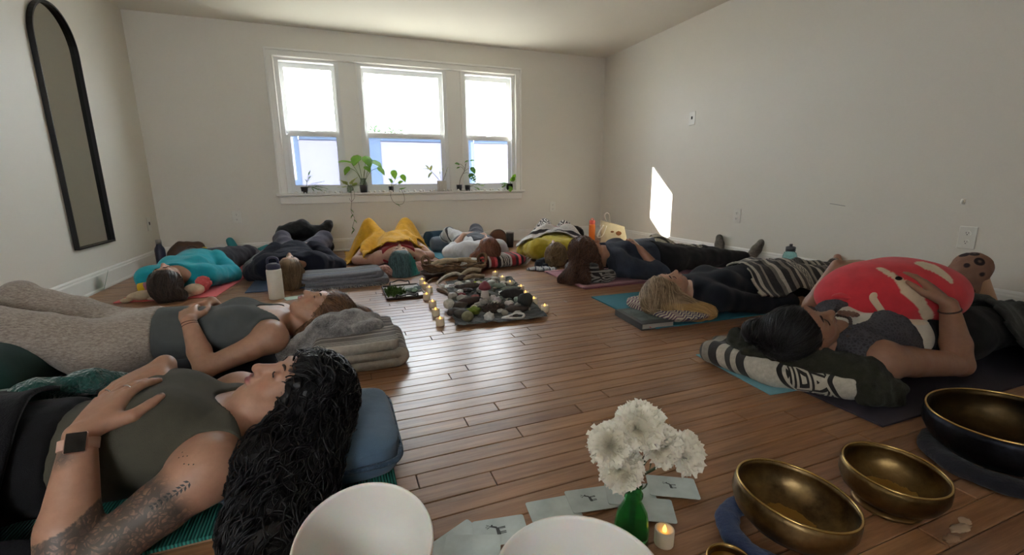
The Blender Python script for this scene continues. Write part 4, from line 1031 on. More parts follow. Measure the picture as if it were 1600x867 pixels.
# teal haired woman under the yellow blanket
p5 = empty('person', (.49, 4.23, 0), -1.60, 'woman with teal dyed hair lying under a mustard yellow blanket, knees raised', 'person')
J5 = rig(1.06, .03, head=(.160, 0, .135), pitch=-.05, turn=.0, shL=(-.05, -.19, .11), shR=(-.05, .19, .11), elR=(-.30, .34, .07), elL=(-.30, -.38, .07), wrR=(-.60, .16, .235), wrL=(-.62, -.18, .235), hdR=(-.45, -.85, .12), hdL=(-.45, .85, .1), knR=(-.85, .17, .33), knL=(-.85, -.22, .33), anR=(-1.1, .18, .06), anL=(-1.1, -.22, .06))
_, V5, M5, _t = body(p5, J5, .007, 'b5907c', 'a05f5a', .6, .02, 1.05, mat=M_SK)
T5 = torso_prims(J5, .6, .02, 1.05)
_, V5t = garment(p5, 'red_top', T5, .008, fabric('red_jersey', '8e2a30', .15, 600, 7, .3), .012, tank_cut(1.06, .07, .09, .14, hem=-.5), .004, (8, 6, 8), 55)
garment(p5, 'trousers', leg_prims(J5, 'L', False)+leg_prims(J5, 'R', False), .011, M_BLACK, .014, lambda X, Y, Z: np.maximum(X+.58, -1.1-X)+0*Y+0*Z, 0.)
h5 = cap_hair(J5, M5, 1.09)+[cap(hp(J5, M5, .07, 0, -.04), hp(J5, M5, .13, 0, -.11), .085, .085, .04), cap(hp(J5, M5, .04, .07, -.05), hp(J5, M5, .10, .10, -.11), .05, .04, .03), cap(hp(J5, M5, .04, -.06, -.05), hp(J5, M5, .10, -.08, -.11), .045, .04, .03)]
add_hair(p5, h5, .008, flowc, ('35464b', '5f7f82', '3fa39a', lambda V: np.clip((V[:, 1]-.05)/.06, 0, 1)*.8), 700, .24, .0022, .002, 15, .004, 18, 25, fuzz=.15)
# red haired woman
p6 = empty('person', (1.33, 4.27, 0), -1.62, 'woman with red hair lying in a white blouse and dark grey vest, one knee raised', 'person')
J6 = rig(1.02, .03, head=(.165, 0, .185), neck=(0, 0, .15), pitch=.25, turn=-.03, elR=(-.27, .27, .06), elL=(-.30, -.29, .08), wrR=(-.45, .12, .23), wrL=(-.42, -.11, .245), hdR=(-.3, -.9, .1), hdL=(-.3, .9, .15), knR=(-.84, .13, .24), knL=(-.80, -.20, .22), anR=(-1.15, .14, .06), anL=(-1.12, -.25, .06))
_, V6, M6, _t = body(p6, J6, .0075, 'b8927e', 'a3605a', .6, 0, 1.0, mat=M_SK)
T6 = torso_prims(J6, .6, 0, 1.03)
garment(p6, 'white_blouse', T6+sleeves(J6, end=.25, loose=.02), .008, fabric('white_cotton', 'c9cbd0', .08, 500, 8, .35), .012, lambda X, Y, Z: np.maximum(X-.03, -.48-X)+0*Y+0*Z, .010, (9, 6, 9), 57)
garment(p6, 'grey_vest', T6, .008, fabric('slate_fleece', '41444c', .15, 500, 8, .3), .022, lambda X, Y, Z: np.maximum(np.maximum(X+.06, -.52-X), np.abs(Y-.03)-.115)+0*Z, .006, (9, 6, 9), 58)
garment(p6, 'trousers', T6+leg_prims(J6, 'R', False), .009, fabric('graphite_cotton', '3d3c44', .15, 500, 7, .35), .018, lambda X, Y, Z: np.maximum(X+.5, -1.1-X)+0*Y+0*Z, .008, (8, 8, 8), 59)
garment(p6, 'patterned_legging', leg_prims(J6, 'L', False), .009, striped('pale_patterned_jersey', [(0, 'b9bcc0'), (.5, '3a3c42'), (.62, 'b9bcc0')], 0, 5), .016, lambda X, Y, Z: np.maximum(X+.52, -1.1-X)+0*Y+0*Z, .006, (8, 8, 8), 60, uvfn=lambda V: np.stack([V[:, 0]+V[:, 2], V[:, 1]], -1))
h6 = cap_hair(J6, M6, 1.08)+[cap(hp(J6, M6, .06, -.04, -.05), hp(J6, M6, .03, -.14, -.10), .06, .05, .03), cap(hp(J6, M6, .08, .02, -.05), hp(J6, M6, .10, .02, -.08), .07, .06, .03)]
add_hair(p6, h6, .008, flowb, ('5c3626', '95604a'), 600, .2, .002, .004, 30, .006, 18, 27, fuzz=.3)
# person in the yellow jumper
p7 = empty('person', (1.99, 3.98, 0), -2.02, 'person with dark blond hair in a yellow jumper under a pink striped blanket', 'person')
J7 = rig(1.02, .03, head=(.17, 0, .135), pitch=.15, turn=-.25, elR=(-.27, .30, .07), elL=(-.26, -.32, .07), wrR=(-.42, .12, .24), wrL=(-.42, -.1, .25), knR=(-.86, .12, .26), knL=(-.86, -.12, .28), anR=(-1.2, .12, .06), anL=(-1.2, -.12, .06), toeR=(-1.3, .12, .12), toeL=(-1.3, -.12, .12))
_, V7, M7, _t = body(p7, J7, .0085, 'b6927e', 'a0625a', .4, 0, 1.0, mat=M_SK, parts='torso head legs')
T7 = torso_prims(J7, .4, 0, 1.08)
_, V7j = garment(p7, 'yellow_jumper', T7+sleeves(J7, end=1., loose=.025), .009, fabric('yellow_knit', 'a8952e', .15, 250, 12, .45), .02, lambda X, Y, Z: np.maximum(X-.05, -.6-X)+0*Y+0*Z, .012, (8, 8, 8), 61)
h7 = cap_hair(J7, M7, 1.1)+[cap(hp(J7, M7, .06, -.03, -.03), hp(J7, M7, .12, -.06, -.08), .07, .05, .03)]
add_hair(p7, h7, .009, flowb, ('4f3d2c', '8d7350'), 450, .2, .0024, .006, 30, .01, 18, 29, fuzz=.4)
# ------------------------------------------------------------------ mats, cushions and blankets
# under the woman in olive
def ribbed():
    m, nt, bs = mat_new('ribbed_green_mat'); uv = node(nt, 'ShaderNodeUVMap', uv_map='UVMap'); sp = node(nt, 'ShaderNodeSeparateXYZ'); nt.links.new(uv.outputs[0], sp.inputs[0])
    w = mth(nt, 'SINE', mth(nt, 'MULTIPLY', sp.outputs[0], 1500.)); nt.links.new(ramp(nt, mth(nt, 'ADD', mth(nt, 'MULTIPLY', w, .5), .5), [(.2, hexc('15514a')), (.8, hexc('2d8b7b'))]), bs.inputs['Base Color'])
    bs.inputs['Roughness'].default_value = .8; bump(nt, bs, w, .6, .004); return m
yoga_mat('yoga_mat', (-.82, 1.375), 1.81, .60, 0, ribbed(), 'ribbed dark green mat under the woman in the olive top', .010)
M_DENIMBLUE = fabric('slate_blue_linen', '4d6276', .1, 400, 6, .3)
cushion('cushion', (-.12, 1.325, .066), (.455, .42, .125), 0, M_DENIMBLUE, 'slate blue square cushion with corded edges under the long black curls', p=5.5, seed=3, piping=fabric('slate_cord', '3e5266', .2, 300, 40, .6))
M_FLEECE = fabric('bottle_green_fleece', '1d463f', .3, 120, 30, .8, 1., .4)
lump('fleece_blanket', [cap((-.86, 1.34, .265), (-.75, 1.40, .29), .03, .032, .03), cap((-.75, 1.40, .29), (-.66, 1.455, .285), .032, .028, .03), cap((-.66, 1.455, .285), (-.60, 1.49, .265), .028, .02, .03), cap((-.95, 1.50, .22), (-.68, 1.53, .20), .06, .05, .04), cap((-.95, 1.60, .12), (-.70, 1.60, .10), .07, .05, .05), cap((-.95, 1.36, .27), (-.86, 1.34, .265), .03, .03, .03)], .007, M_FLEECE, 'dark green fleece blanket pulled over the hip of the woman in olive', 'blanket', .008, (22, 22, 22), 4)
drape('black_throw', wv(p1, V1p), (-.99, 1.15), (.82, .60), 0, fabric('black_throw_knit', '0c0c10', .2, 300, 8, .4, .95, .03), .014, 1.5, .030, .012, .012, (7, 7), 6, .010, 3, label='black throw over the near hip of the woman in olive, hanging to the floor', cat='blanket', edge=.03, inside=lambda x, y, z: x < np.where(y < -.08, .41, .30))
# under the woman in grey
yoga_mat('yoga_mat', (-.95, 2.30), 1.75, .60, .02, rubber('black_mat', '1b1b1e'), 'black mat under the woman in marled trousers')
def bolster(name, a, b, r, mat, label, cat='bolster', sq=1.):
    a, b = np.array(a), np.array(b); d = nrm(b-a); L = np.linalg.norm(b-a); x = np.linspace(0, 1, 26)
    prof = r*np.clip(1-np.abs(2*x-1)**14*.35, 0, 1); P = a[None]+(b-a)[None]*x[:, None]
    V, Fq = tube(P, prof, 28); V = V+vn_noise(V, .004); o = mesh(name, V, Fq, mat, None, True); return tag(o, label, cat)
def vn_noise(V, amp): return np.stack([pn(V, 7, 1), pn(V, 7, 2), pn(V, 7, 3)], -1)*amp*2
bolster('bolster', (-1.22, 1.90, .125), (-1.22, 2.60, .125), .125, fabric('deep_green_canvas', '0e3530', .15, 500, 6, .25), 'deep green bolster under the knees of the woman in marled trousers')
def fur():
    m, nt, bs = mat_new('grey_fur'); f = noise(nt, 12, 5, .7); g = noise(nt, 130, 3, .7)
    c = ramp(nt, mth(nt, 'ADD', mth(nt, 'MULTIPLY', f, .75), mth(nt, 'MULTIPLY', g, .25)), [(.36, hexc('3f3d3d')), (.5, hexc('787472')), (.64, hexc('a8a29b'))]); nt.links.new(c, bs.inputs['Base Color'])
    bs.inputs['Roughness'].default_value = 1; bs.inputs['Sheen Weight'].default_value = .6; bump(nt, bs, g, .9, .01); return m
M_FUR = fur()
fpr = [cap((-.27, 2.16, .045), (-.10, 2.20, .12), .045, .06, .03), cap((-.10, 2.20, .13), (.02, 2.22, .15), .06, .058, .04), cap((-.17, 2.12, .03), (-.02, 2.14, .13), .05, .035, .03), cap((-.22, 2.34, .05), (.0, 2.36, .09), .05, .06, .05), cap((.0, 2.20, .14), (.11, 2.26, .12), .05, .045, .03), cap((.05, 2.14, .12), (.12, 2.18, .115), .035, .04, .02), cap((-.1, 2.42, .06), (.08, 2.44, .1), .05, .05, .04), cap((-.12, 2.30, .035), (.05, 2.32, .06), .06, .07, .06)]
lump('fur_blanket', fpr, .007, M_FUR, 'crumpled grey faux fur blanket under the head of the woman in marled trousers', 'blanket', .016, (11, 11, 9), 5)
M_MEX = striped('brown_striped_wool', [(0, '8d857c'), (.05, '4d433e'), (.10, '9c948a'), (.13, '5c524c'), (.20, '8d857c'), (.23, '443b37'), (.30, '776d66'), (.36, '4d433e'), (.42, 'a39b90'), (.47, '3f3733'), (.50, '857b72'), (.56, '4d433e'), (.62, '9a9187'), (.66, '5a504a'), (.78, 'b0a99d'), (.80, '332c2a'), (.815, 'b0a99d'), (.90, '332c2a'), (.915, 'aaa296'), (1, 'aaa296')], 1, 1, [(.815, .90, 'b0a99d', '4a413d', 26)])
o = folded('folded_blanket', (.045, 2.135, 0), .33, .42, -.02, 3, .040, M_MEX, 'thick folded blanket with brown and cream woven stripes under the grey faux fur', seed=2, uvs=(0, -1))
# coral mat and its pillow
yoga_mat('yoga_mat', (-1.10, 4.64), 1.78, .63, math.pi/2-.11, rubber('coral_mat', 'd9686c'), 'coral pink mat under the woman in turquoise', .006)
M_CREAM = fabric('cream_plush', 'cdb89c', .1, 260, 14, .4)
t = empty('plush_pillow', (-1.19, 3.80, 0), -.1, 'cream plush pillow toy with coral sleeves under the dark haired head on the coral mat', 'pillow')
put('arm', [blob((-.15, -.02, .042), (.085, .035, .034), 2, .1, 2, rz=.5)], M_CREAM, t); put('arm', [blob((.155, .03, .05), (.065, .045, .042), 3, .1, 2, rz=.1)], M_CREAM, t); put('paw', [blob((-.23, -.06, .022), (.035, .022, .016), 4, .15, 2, rz=.4)], M_CREAM, t)
put('body', [blob((0, .02, .016), (.16, .10, .018), 5, .1, 2)], M_CREAM, t)
put('sleeve', [blob((.19, .10, .075), (.05, .06, .058), 6, .25, 4)], fabric('coral_fleece', 'cf5a5c', .15, 300, 30, .6), t)
put('striped_cuff', [tube(curve([(-.17, .08, .075), (-.13, .09, .085), (-.09, .09, .085)], 8), .038, 14)], fabric('pink_mauve_cotton', 'b06f80', .15), t); put('yellow_cuff', [tube(curve([(-.205, .075, .07), (-.17, .08, .075)], 5), .040, 14)], fabric('yellow_cotton', 'd8b52c', .15), t)
# blue grey mat, grey cushion, folded blankets beside the hooded sleeper
yoga_mat('yoga_mat', (-.40, 4.62), 1.73, .61, math.pi/2, rubber('blue_grey_mat', '4b5c78'), 'blue grey mat under the sleeper in the navy hood', .008)
M_GREYT = fabric('grey_tweed', '5b5a5c', .35, 200, 60, .5)
o = lump('tweed_cushion', [cap((-.72, 4.35, .08), (-.66, 4.75, .10), .09, .10, .05), cap((-.60, 4.30, .07), (-.55, 4.7, .10), .07, .09, .05)], .012, M_GREYT, 'grey tweed cushion between the coral mat and the navy hooded sleeper', 'cushion', .01, (8, 8, 8), 7)
M_BLKTEX = fabric('black_nylon', '131316', .2, 300, 14, .5, .6)
lump('backpack', [cap((-.56, 5.30, .12), (-.18, 5.32, .12), .11, .10, .05), cap((-.56, 5.32, .28), (-.38, 5.3, .36), .09, .07, .05), cap((-.42, 5.32, .30), (-.2, 5.3, .29), .07, .06, .06), cap((-.20, 5.3, .26), (-.12, 5.3, .36), .07, .055, .04)], .012, M_BLKTEX, 'black soft bag slumped behind the knees of the navy hooded sleeper', 'bag', .018, (9, 9, 9), 9)
M_GB = striped('grey_blue_wool', [(0, '6f7075'), (.12, '4b4c52'), (.2, '77787c'), (.3, '3c4a66'), (.36, '707176'), (.55, '56575c'), (.7, '7a7a7d'), (.8, '35343a'), (.86, '6f7075')], 1, 1)
a = folded('folded_blanket', (.01, 3.80, 0), .60, .34, .0, 2, .028, striped('grey_wool', [(0, '75757a'), (.2, '5a5a60'), (.4, '7b7b7e'), (.6, '55555b'), (.8, '74747a')], 1), 'lower grey folded blanket with a pale fringe, under the blue striped one', seed=5, uvs=(0, 1))
fringe(a, np.array([[-.30, -.175, .015], [.30, -.175, .015]]), fabric('pale_wool', 'a59f98', .2), 46, .028, 3, .0028, np.array([0., -1, -.1]))
b = folded('folded_blanket', (-.02, 3.80, .058), .58, .31, .03, 2, .024, M_GB, 'grey blanket with blue stripes folded on top of the fringed grey one', seed=8, uvs=(0, 1), lips=.05)
# mustard blanket of the teal haired woman
M_MUST = fabric('mustard_wool', 'c9961f', .14, 300, 8, .5)
y5 = wv(p5, np.concatenate([V5, V5t]))
o, bd, _ = drape('yellow_blanket', y5, (.46, 4.92), (.86, 1.36), .0, M_MUST, .016, 1.9, .034, .010, .020, (8, 5), 11, .008, 3, inside=lambda x, y, z: (y > -.66+.25*np.abs(x)) & ((y > -.25) | (np.abs(x) < .29)), label='mustard yellow fringed blanket over the knees of the teal haired woman', cat='blanket', edge=.03, maxh=.62)
sel = bd[bd[:, 1] < 4.62]; fringe(o, sel, M_MUST, 60, .03, 5)
arm = lump('knit_shawl', [cap((.20, 3.96, .04), (.34, 3.98, .05), .045, .05, .03), cap((.60, 4.02, .05), (.75, 4.08, .06), .05, .045, .03), cap((.30, 3.94, .025), (.64, 3.98, .03), .03, .035, .03)], .009, fabric('pink_lace_knit', 'b3877c', .3, 120, 40, .6), 'dusty pink knitted shawl under the shoulders of the teal haired woman', 'shawl', .008, (14, 14, 14), 4)
# teal mat, bolster, striped pillow of the red haired woman
yoga_mat('yoga_mat', (1.24, 4.86), 1.68, .60, math.pi/2+.05, rubber('teal_mat', '2f6f80'), 'teal mat under the woman in the white blouse')
o = mesh('rolled_mat', *tube(curve([(1.02, 5.62, .1), (1.12, 5.66, .1), (1.30, 5.66, .1)], 8), .10, 20), rubber('navy_mat', '24435a'), None, True); tag(o, 'dark teal rolled mat against the wall behind the grey bolster', 'mat')
bolster('bolster', (.98, 5.22, .09), (1.45, 5.26, .09), .09, fabric('blue_grey_canvas', '6b7580', .12, 400, 7, .25), 'blue grey bolster under the knees of the woman in the white blouse')
M_RED = striped('red_striped_wool', [(0, '2a1c20'), (.06, 'b0383c'), (.12, '2a1c20'), (.17, 'c9c0b6'), (.21, '8a2a2e'), (.28, 'd0565a'), (.33, '1f1a1e'), (.40, 'b9b1a8'), (.44, '2a1c20'), (.58, 'b9b1a8'), (.62, '8a2a2e'), (.70, '30242a'), (.76, 'd0565a'), (.82, '1f1a1e'), (.88, '96333a'), (.94, '2a1c20')], 0, 1, [(.46, .57, 'bdb5aa', '2c262a', 5)])
def pil_uv(o, ax=0):
    me = o.data; n = len(me.vertices); c = np.empty(n*3); me.vertices.foreach_get('co', c); c = c.reshape(-1, 3); lo, hi = c.min(0), c.max(0)
    uv = (c-lo)/(hi-lo+1e-9); l = me.uv_layers.new(name='UVMap'); idx = np.empty(len(me.loops), np.int32); me.loops.foreach_get('vertex_index', idx); l.data.foreach_set('uv', uv[idx][:, :2].astype(np.float32).ravel())
o = cushion('striped_pillow', (1.42, 4.03, .062), (.50, .30, .12), .06, M_RED, 'red, black and white woven striped pillow under the red haired head', 'pillow', 3.4, 5); pil_uv(o)
fringe(o, np.array([[.24, -.10, -.045], [.26, .10, -.045]]), fabric('white_tassel', 'b8b2ab', .2), 14, .06, 8, .003, np.array([1., 0, -.1]))
lump('white_shawl', [cap((1.05, 3.99, .04), (1.16, 4.02, .055), .04, .045, .03), cap((1.14, 3.99, .06), (1.20, 4.0, .07), .04, .03, .03), cap((1.02, 4.10, .035), (1.14, 4.12, .05), .04, .045, .03)], .008, fabric('white_gauze', 'c9c5c2', .1, 300, 14, .5), 'white gauzy scarf beside the red haired head', 'scarf', .012, (14, 14, 14), 6)
# pink striped blanket over the sleeper in yellow
M_PINKS = striped('pink_striped_wool', [(0, 'c9c4c0'), (.08, '2c2528'), (.11, 'c9c4c0'), (.2, 'c04a62'), (.3, 'd98a98'), (.36, '2c2528'), (.40, 'd4cfca'), (.62, '2c2528'), (.65, 'd4cfca'), (.72, 'b53c55'), (.82, 'd98a98'), (.9, '2c2528'), (.94, 'c9c4c0')], 0, 1, [(.45, .6, 'cdc8c3', '2c2528', 9)])
y7 = np.concatenate([V7, V7j]); y7 = wv(p7, y7[y7[:, 0] < -.12])
o, bd, _ = drape('striped_blanket', y7, (2.33, 4.68), (1.20, .84), -2.02+math.pi, M_PINKS, .018, 1.4, .035, .010, .02, (7, 7), 14, .01, 3, label='pink, white and black striped blanket over the sleeper in yellow', cat='blanket', edge=.02)
lump('dark_jacket', [cap((1.72, 3.78, .035), (1.86, 3.86, .05), .045, .05, .03), cap((1.76, 3.72, .025), (1.90, 3.76, .03), .03, .03, .03)], .009, fabric('midnight_cotton', '1a1b24', .2, 300, 12, .5), 'dark jacket bunched beneath the head in the yellow jumper', 'jacket', .012, (12, 12, 12), 6)
lump('patterned_scarf', [cap((1.64, 3.70, .012), (1.76, 3.66, .014), .022, .022, .02), cap((1.66, 3.64, .012), (1.80, 3.62, .012), .018, .02, .02), cap((1.58, 3.72, .01), (1.64, 3.70, .01), .015, .018, .02)], .006, striped('blue_white_print', [(0, 'b9b9be'), (.4, '4c5064'), (.6, 'b9b9be')], 0, 9), 'crumpled blue and white scarf lying on the boards by the dark jacket', 'scarf', .012, (20, 20, 20), 6, uvfn=lambda V: V[:, :2]*2)
# towel and folded blanket of the woman in denim
M_PINKT = striped('rose_towelling', [(0, '7c4a58'), (.04, 'b9848d'), (.12, '99606e'), (.5, 'a56f7b'), (.9, '7c4a58'), (.95, 'b9848d')], 1, 1)
o = yoga_mat('towel', (2.48, 3.22), 1.60, .72, .0, M_PINKT, 'rose pink striped towel under the woman in the denim jacket', .012); o['category'] = 'towel'
M_FALSA2 = striped('grey_falsa', [(0, '3a3938'), (.1, '8a8782'), (.16, '3a3938'), (.2, '77746f'), (.3, '2e2d2d'), (.7, '8a8782'), (.75, '2e2d2d'), (.85, '6c6966'), (.92, '2e2d2d')], 0, 1, [(.32, .68, '8a8782', '2e2d2d', 6)])
lump('folded_blanket', [cap((1.80, 3.02, .055), (1.86, 3.40, .06), .055, .06, .03), cap((1.92, 2.98, .05), (2.0, 3.38, .055), .05, .055, .03), cap((1.84, 3.02, .12), (1.90, 3.38, .12), .05, .05, .03), cap((1.98, 2.99, .06), (1.84, 3.0, .05), .05, .05, .03)], .009, M_FALSA2, 'rolled charcoal and grey patterned blanket under the wavy brown hair', 'blanket', .008, (10, 10, 10), 3, uvfn=lambda V: np.stack([(V[:, 2])*5+.2, V[:, 1]*3], -1))
# denim bundle with a fringed blanket behind her
dm = lump('denim_bundle', [cap((2.62, 3.60, .12), (2.95, 3.62, .13), .12, .115, .04), cap((2.95, 3.62, .13), (3.25, 3.60, .06), .11, .05, .04)], .011, fabric('blue_denim', '454d5e', .15, 500, 8, .4), 'dark blue denim bundle behind the woman in the denim jacket', 'clothes', .010, (10, 10, 10), 8)
me = dm.data; cc = np.empty(len(me.vertices)*3, np.float32); me.vertices.foreach_get('co', cc); cc = cc.reshape(-1, 3).astype(float)
o, bd, _ = drape('striped_blanket', np.concatenate([cc, wv(p8, V8)]), (3.0, 3.46), (.34, .40), -.3, striped('ivory_black_falsa', [(0, 'b0a897'), (.12, '35322e'), (.2, 'b0a897'), (.3, '4a4640'), (.36, 'b7af9e'), (.6, '35322e'), (.66, 'b0a897'), (.8, '4a4640'), (.86, 'b0a897')], 1), .014, 2., .02, .01, .01, (9, 9), 3, .008, 2, label='ivory and black striped blanket end with tassels on the denim bundle', cat='blanket', edge=.03)
fringe(o, bd[bd[:, 1] < 3.36] if (bd[:, 1] < 3.36).any() else bd, fabric('ivory_tassel', 'b3ab9a', .2), 40, .05, 4, .003)
# teal mat, patterned pillow, falsa blanket of the blonde woman
yoga_mat('yoga_mat', (2.46, 2.235), 1.75, .73, -.04, rubber('bright_teal_mat', '2a6f80'), 'bright teal mat under the blonde woman in black', .008)
M_MOROC = striped('ikat_cotton', [(0, '8d8392')], 0, 1, [(0., 1., 'b0a692', '564a63', 9)])
def ikat():
    m, nt, bs = mat_new('ikat_weave'); tc = node(nt, 'ShaderNodeTexCoord'); sp = node(nt, 'ShaderNodeSeparateXYZ'); nt.links.new(tc.outputs['Object'], sp.inputs[0])
    zz = mth(nt, 'PINGPONG', mth(nt, 'MULTIPLY', sp.outputs[0], 1.), .022); d = mth(nt, 'FRACT', mth(nt, 'MULTIPLY', mth(nt, 'ADD', mth(nt, 'ADD', sp.outputs[1], sp.outputs[2]), zz), 44.))
    on = mth(nt, 'GREATER_THAN', d, .48); big = noise(nt, 5, 2)
    a = mixc(nt, ramp(nt, big, [(.4, (0, 0, 0)), (.6, (1, 1, 1))]), hexc('4f4560'), hexc('6d4a5c')); nt.links.new(mixc(nt, on, hexc('b3a995'), a), bs.inputs['Base Color'])
    bs.inputs['Roughness'].default_value = .95; bump(nt, bs, d, .3, .004); return m
cushion('patterned_pillow', (1.80, 2.10, .052), (.34, .50, .085), .12, ikat(), 'cream and plum zigzag patterned pillow under the long blonde hair', 'pillow', 3.0, 4)
M_FALSA = striped('black_cream_falsa', [(0, 'aaa295'), (.035, '2b2a2b'), (.06, 'b4ac9f'), (.09, '3a3838'), (.14, '8f887d'), (.16, '2b2a2b'), (.22, '6e6962'), (.25, 'b4ac9f'), (.28, '2b2a2b'), (.33, '827c73'), (.36, '2b2a2b'), (.40, 'b4ac9f'), (.43, '4a4745'), (.47, 'b4ac9f'), (.56, '2b2a2b'), (.60, '8f887d'), (.63, '2b2a2b'), (.68, 'b4ac9f'), (.72, '3a3838'), (.76, '77716a'), (.80, '2b2a2b'), (.90, '9a9388'), (.93, '2b2a2b'), (.97, '8f887d')], 0, 1.5, [(.48, .55, 'b4ac9f', '2b2a2b', 12), (.83, .89, '55524e', '1e1d1e', 10)])
y9 = np.concatenate([wv(p9, V9), wv(p9, V9t)])
o, bd, _ = drape('striped_blanket', y9, (2.93, 2.14), (1.24, .86), -.03, M_FALSA, .014, 1.25, .022, .010, .022, (6, 9), 21, .010, 3, inside=lambda x, y, z: (x > -.59+.22*(y+.1)) & ((y > -.30) | (x > -.1)), label='black and cream striped blanket over the legs of the blonde woman', cat='blanket', edge=.03)
# under and over the woman with the plush toy
yoga_mat('yoga_mat', (2.47, 1.13), 1.73, .66, -.01, rubber('aubergine_mat', '2c2733'), 'dark aubergine mat under the woman with the plush toy', .008)
o = yoga_mat('yoga_mat', (1.72, 1.30), .48, .42, -.08, rubber('sky_mat', '6fa4b3'), 'pale blue mat corner showing under the cream and black rolled blanket', .004)
M_CREAMF = striped('cream_black_falsa', [(0, '3b3936'), (.08, '8d877c'), (.14, '2e2c2b'), (.2, 'b5aea0'), (.26, '3b3936'), (.3, 'aaa395'), (.34, '2e2c2b'), (.40, 'b9b2a4'), (.60, '2a2828'), (.62, 'b9b2a4'), (.80, '2a2828'), (.82, 'b9b2a4')], 0, 1, [(.635, .79, 'b9b2a4', '2a2828', 9)])
lump('rolled_blanket', [cap((1.50, 1.44, .05), (1.56, 1.18, .05), .05, .055, .03), cap((1.56, 1.18, .05), (1.70, .99, .05), .055, .05, .03), cap((1.58, 1.46, .05), (1.66, 1.2, .06), .055, .06, .04), cap((1.66, 1.2, .06), (1.78, 1.0, .055), .06, .05, .04), cap((1.70, 1.35, .04), (1.85, 1.1, .05), .05, .05, .04)], .008, M_CREAMF, 'cream and black patterned blanket rolled as a pillow under the olive jacket', 'blanket', .008, (10, 10, 10), 3, uvfn=lambda V: np.stack([.92-(V[:, 1]-.93)/.56*.9+(V[:, 2]-.05)*.6, (V[:, 0]-1.4)*2.2], -1))
M_OLIVEJ = fabric('olive_drab_cotton', '2b2c24', .25, 300, 12, .6, .95, .06)
lump('olive_jacket', [cap((1.56, 1.36, .12), (1.64, 1.16, .13), .05, .05, .03), cap((1.62, 1.12, .13), (1.76, .97, .10), .05, .06, .03), cap((1.76, .96, .07), (1.84, .92, .05), .06, .045, .03), cap((1.72, .92, .04), (1.80, .90, .035), .045, .04, .03), cap((1.60, 1.30, .12), (1.75, 1.15, .11), .05, .06, .04), cap((1.54, 1.28, .10), (1.58, 1.16, .11), .035, .04, .03), cap((1.78, 1.22, .06), (1.86, 1.3, .06), .06, .06, .05)], .007, M_OLIVEJ, 'crumpled olive green jacket under the dark haired head', 'jacket', .020, (13, 13, 13), 9)
lump('black_throw', [cap((1.70, 1.44, .04), (1.84, 1.52, .05), .03, .035, .03), cap((1.82, 1.50, .05), (2.0, 1.56, .06), .035, .04, .03), cap((1.66, 1.50, .03), (1.80, 1.56, .03), .03, .03, .03)], .008, striped('sage_black_print', [(0, '3a3f38'), (.4, '8f9488'), (.5, '2c302b')], 0, 7), 'sage and black patterned throw behind the dark haired head', 'blanket', .012, (14, 14, 14), 4, uvfn=lambda V: V[:, :2]*2)
y10 = wv(p10, V10)
sel = y10[(y10[:, 0] > 2.30) & (y10[:, 2] < .33)]
o, bd, _ = drape('denim_coat', sel, (2.98, 1.08), (1.02, .66), -.05, fabric('washed_black_denim', '2d2e2c', .35, 300, 9, .6, .95, .05), .014, 1.1, .035, .012, .030, (8, 7), 23, .012, 2, inside=lambda x, y, z: (x > -.36+.25*y) | ((x > -.46) & (y > .0)), label='washed black denim coat spread over the legs of the woman with the plush toy', cat='coat', edge=.05)
fringe(o, bd[bd[:, 1] < .86], fabric('charcoal_wool', '2a2a2a', .2), 50, .03, 9)
# knees of a further sleeper against the wall, under a brown patterned blanket
p11 = empty('person', (3.25, 1.30, 0), 0, 'person with bent bare knee under a brown patterned blanket, beyond the plush toy', 'person')
lump('leg', [cap((.0, .06, .30), (.10, -.02, .04), .055, .045, .02), cap((.0, .06, .30), (.22, .20, .12), .06, .08, .02), cap((.10, -.02, .04), (.05, -.12, .03), .04, .03, .02)], .008, plain('tan_skin', 'b48a6c', .5), None, None, 0., parent=p11)
def leop():
    m, nt, bs = mat_new('brown_medallion_fleece'); v = node(nt, 'ShaderNodeTexVoronoi'); v.inputs['Scale'].default_value = 16; tc = node(nt, 'ShaderNodeTexCoord'); nt.links.new(tc.outputs['Object'], v.inputs['Vector'])
    c = ramp(nt, v.outputs['Distance'], [(.0, hexc('9a7867')), (.2, hexc('2c2226')), (.36, hexc('2c2226')), (.42, hexc('8c6a5a')), (1, hexc('7d5c4e'))]); nt.links.new(c, bs.inputs['Base Color']); bs.inputs['Roughness'].default_value = 1
    bump(nt, bs, noise(nt, 200, 2), .5, .01); return m
lump('brown_blanket', [cap((3.10, 1.40, .06), (3.24, 1.36, .30), .07, .075, .05), cap((3.24, 1.36, .32), (3.46, 1.46, .22), .07, .09, .05), cap((3.04, 1.46, .04), (3.2, 1.5, .1), .05, .07, .05), cap((3.22, 1.40, .2), (3.4, 1.5, .08), .09, .09, .05)], .010, leop(), 'brown blanket with dark medallions over the bare knee by the wall', 'blanket', .012, (10, 10, 10), 3)
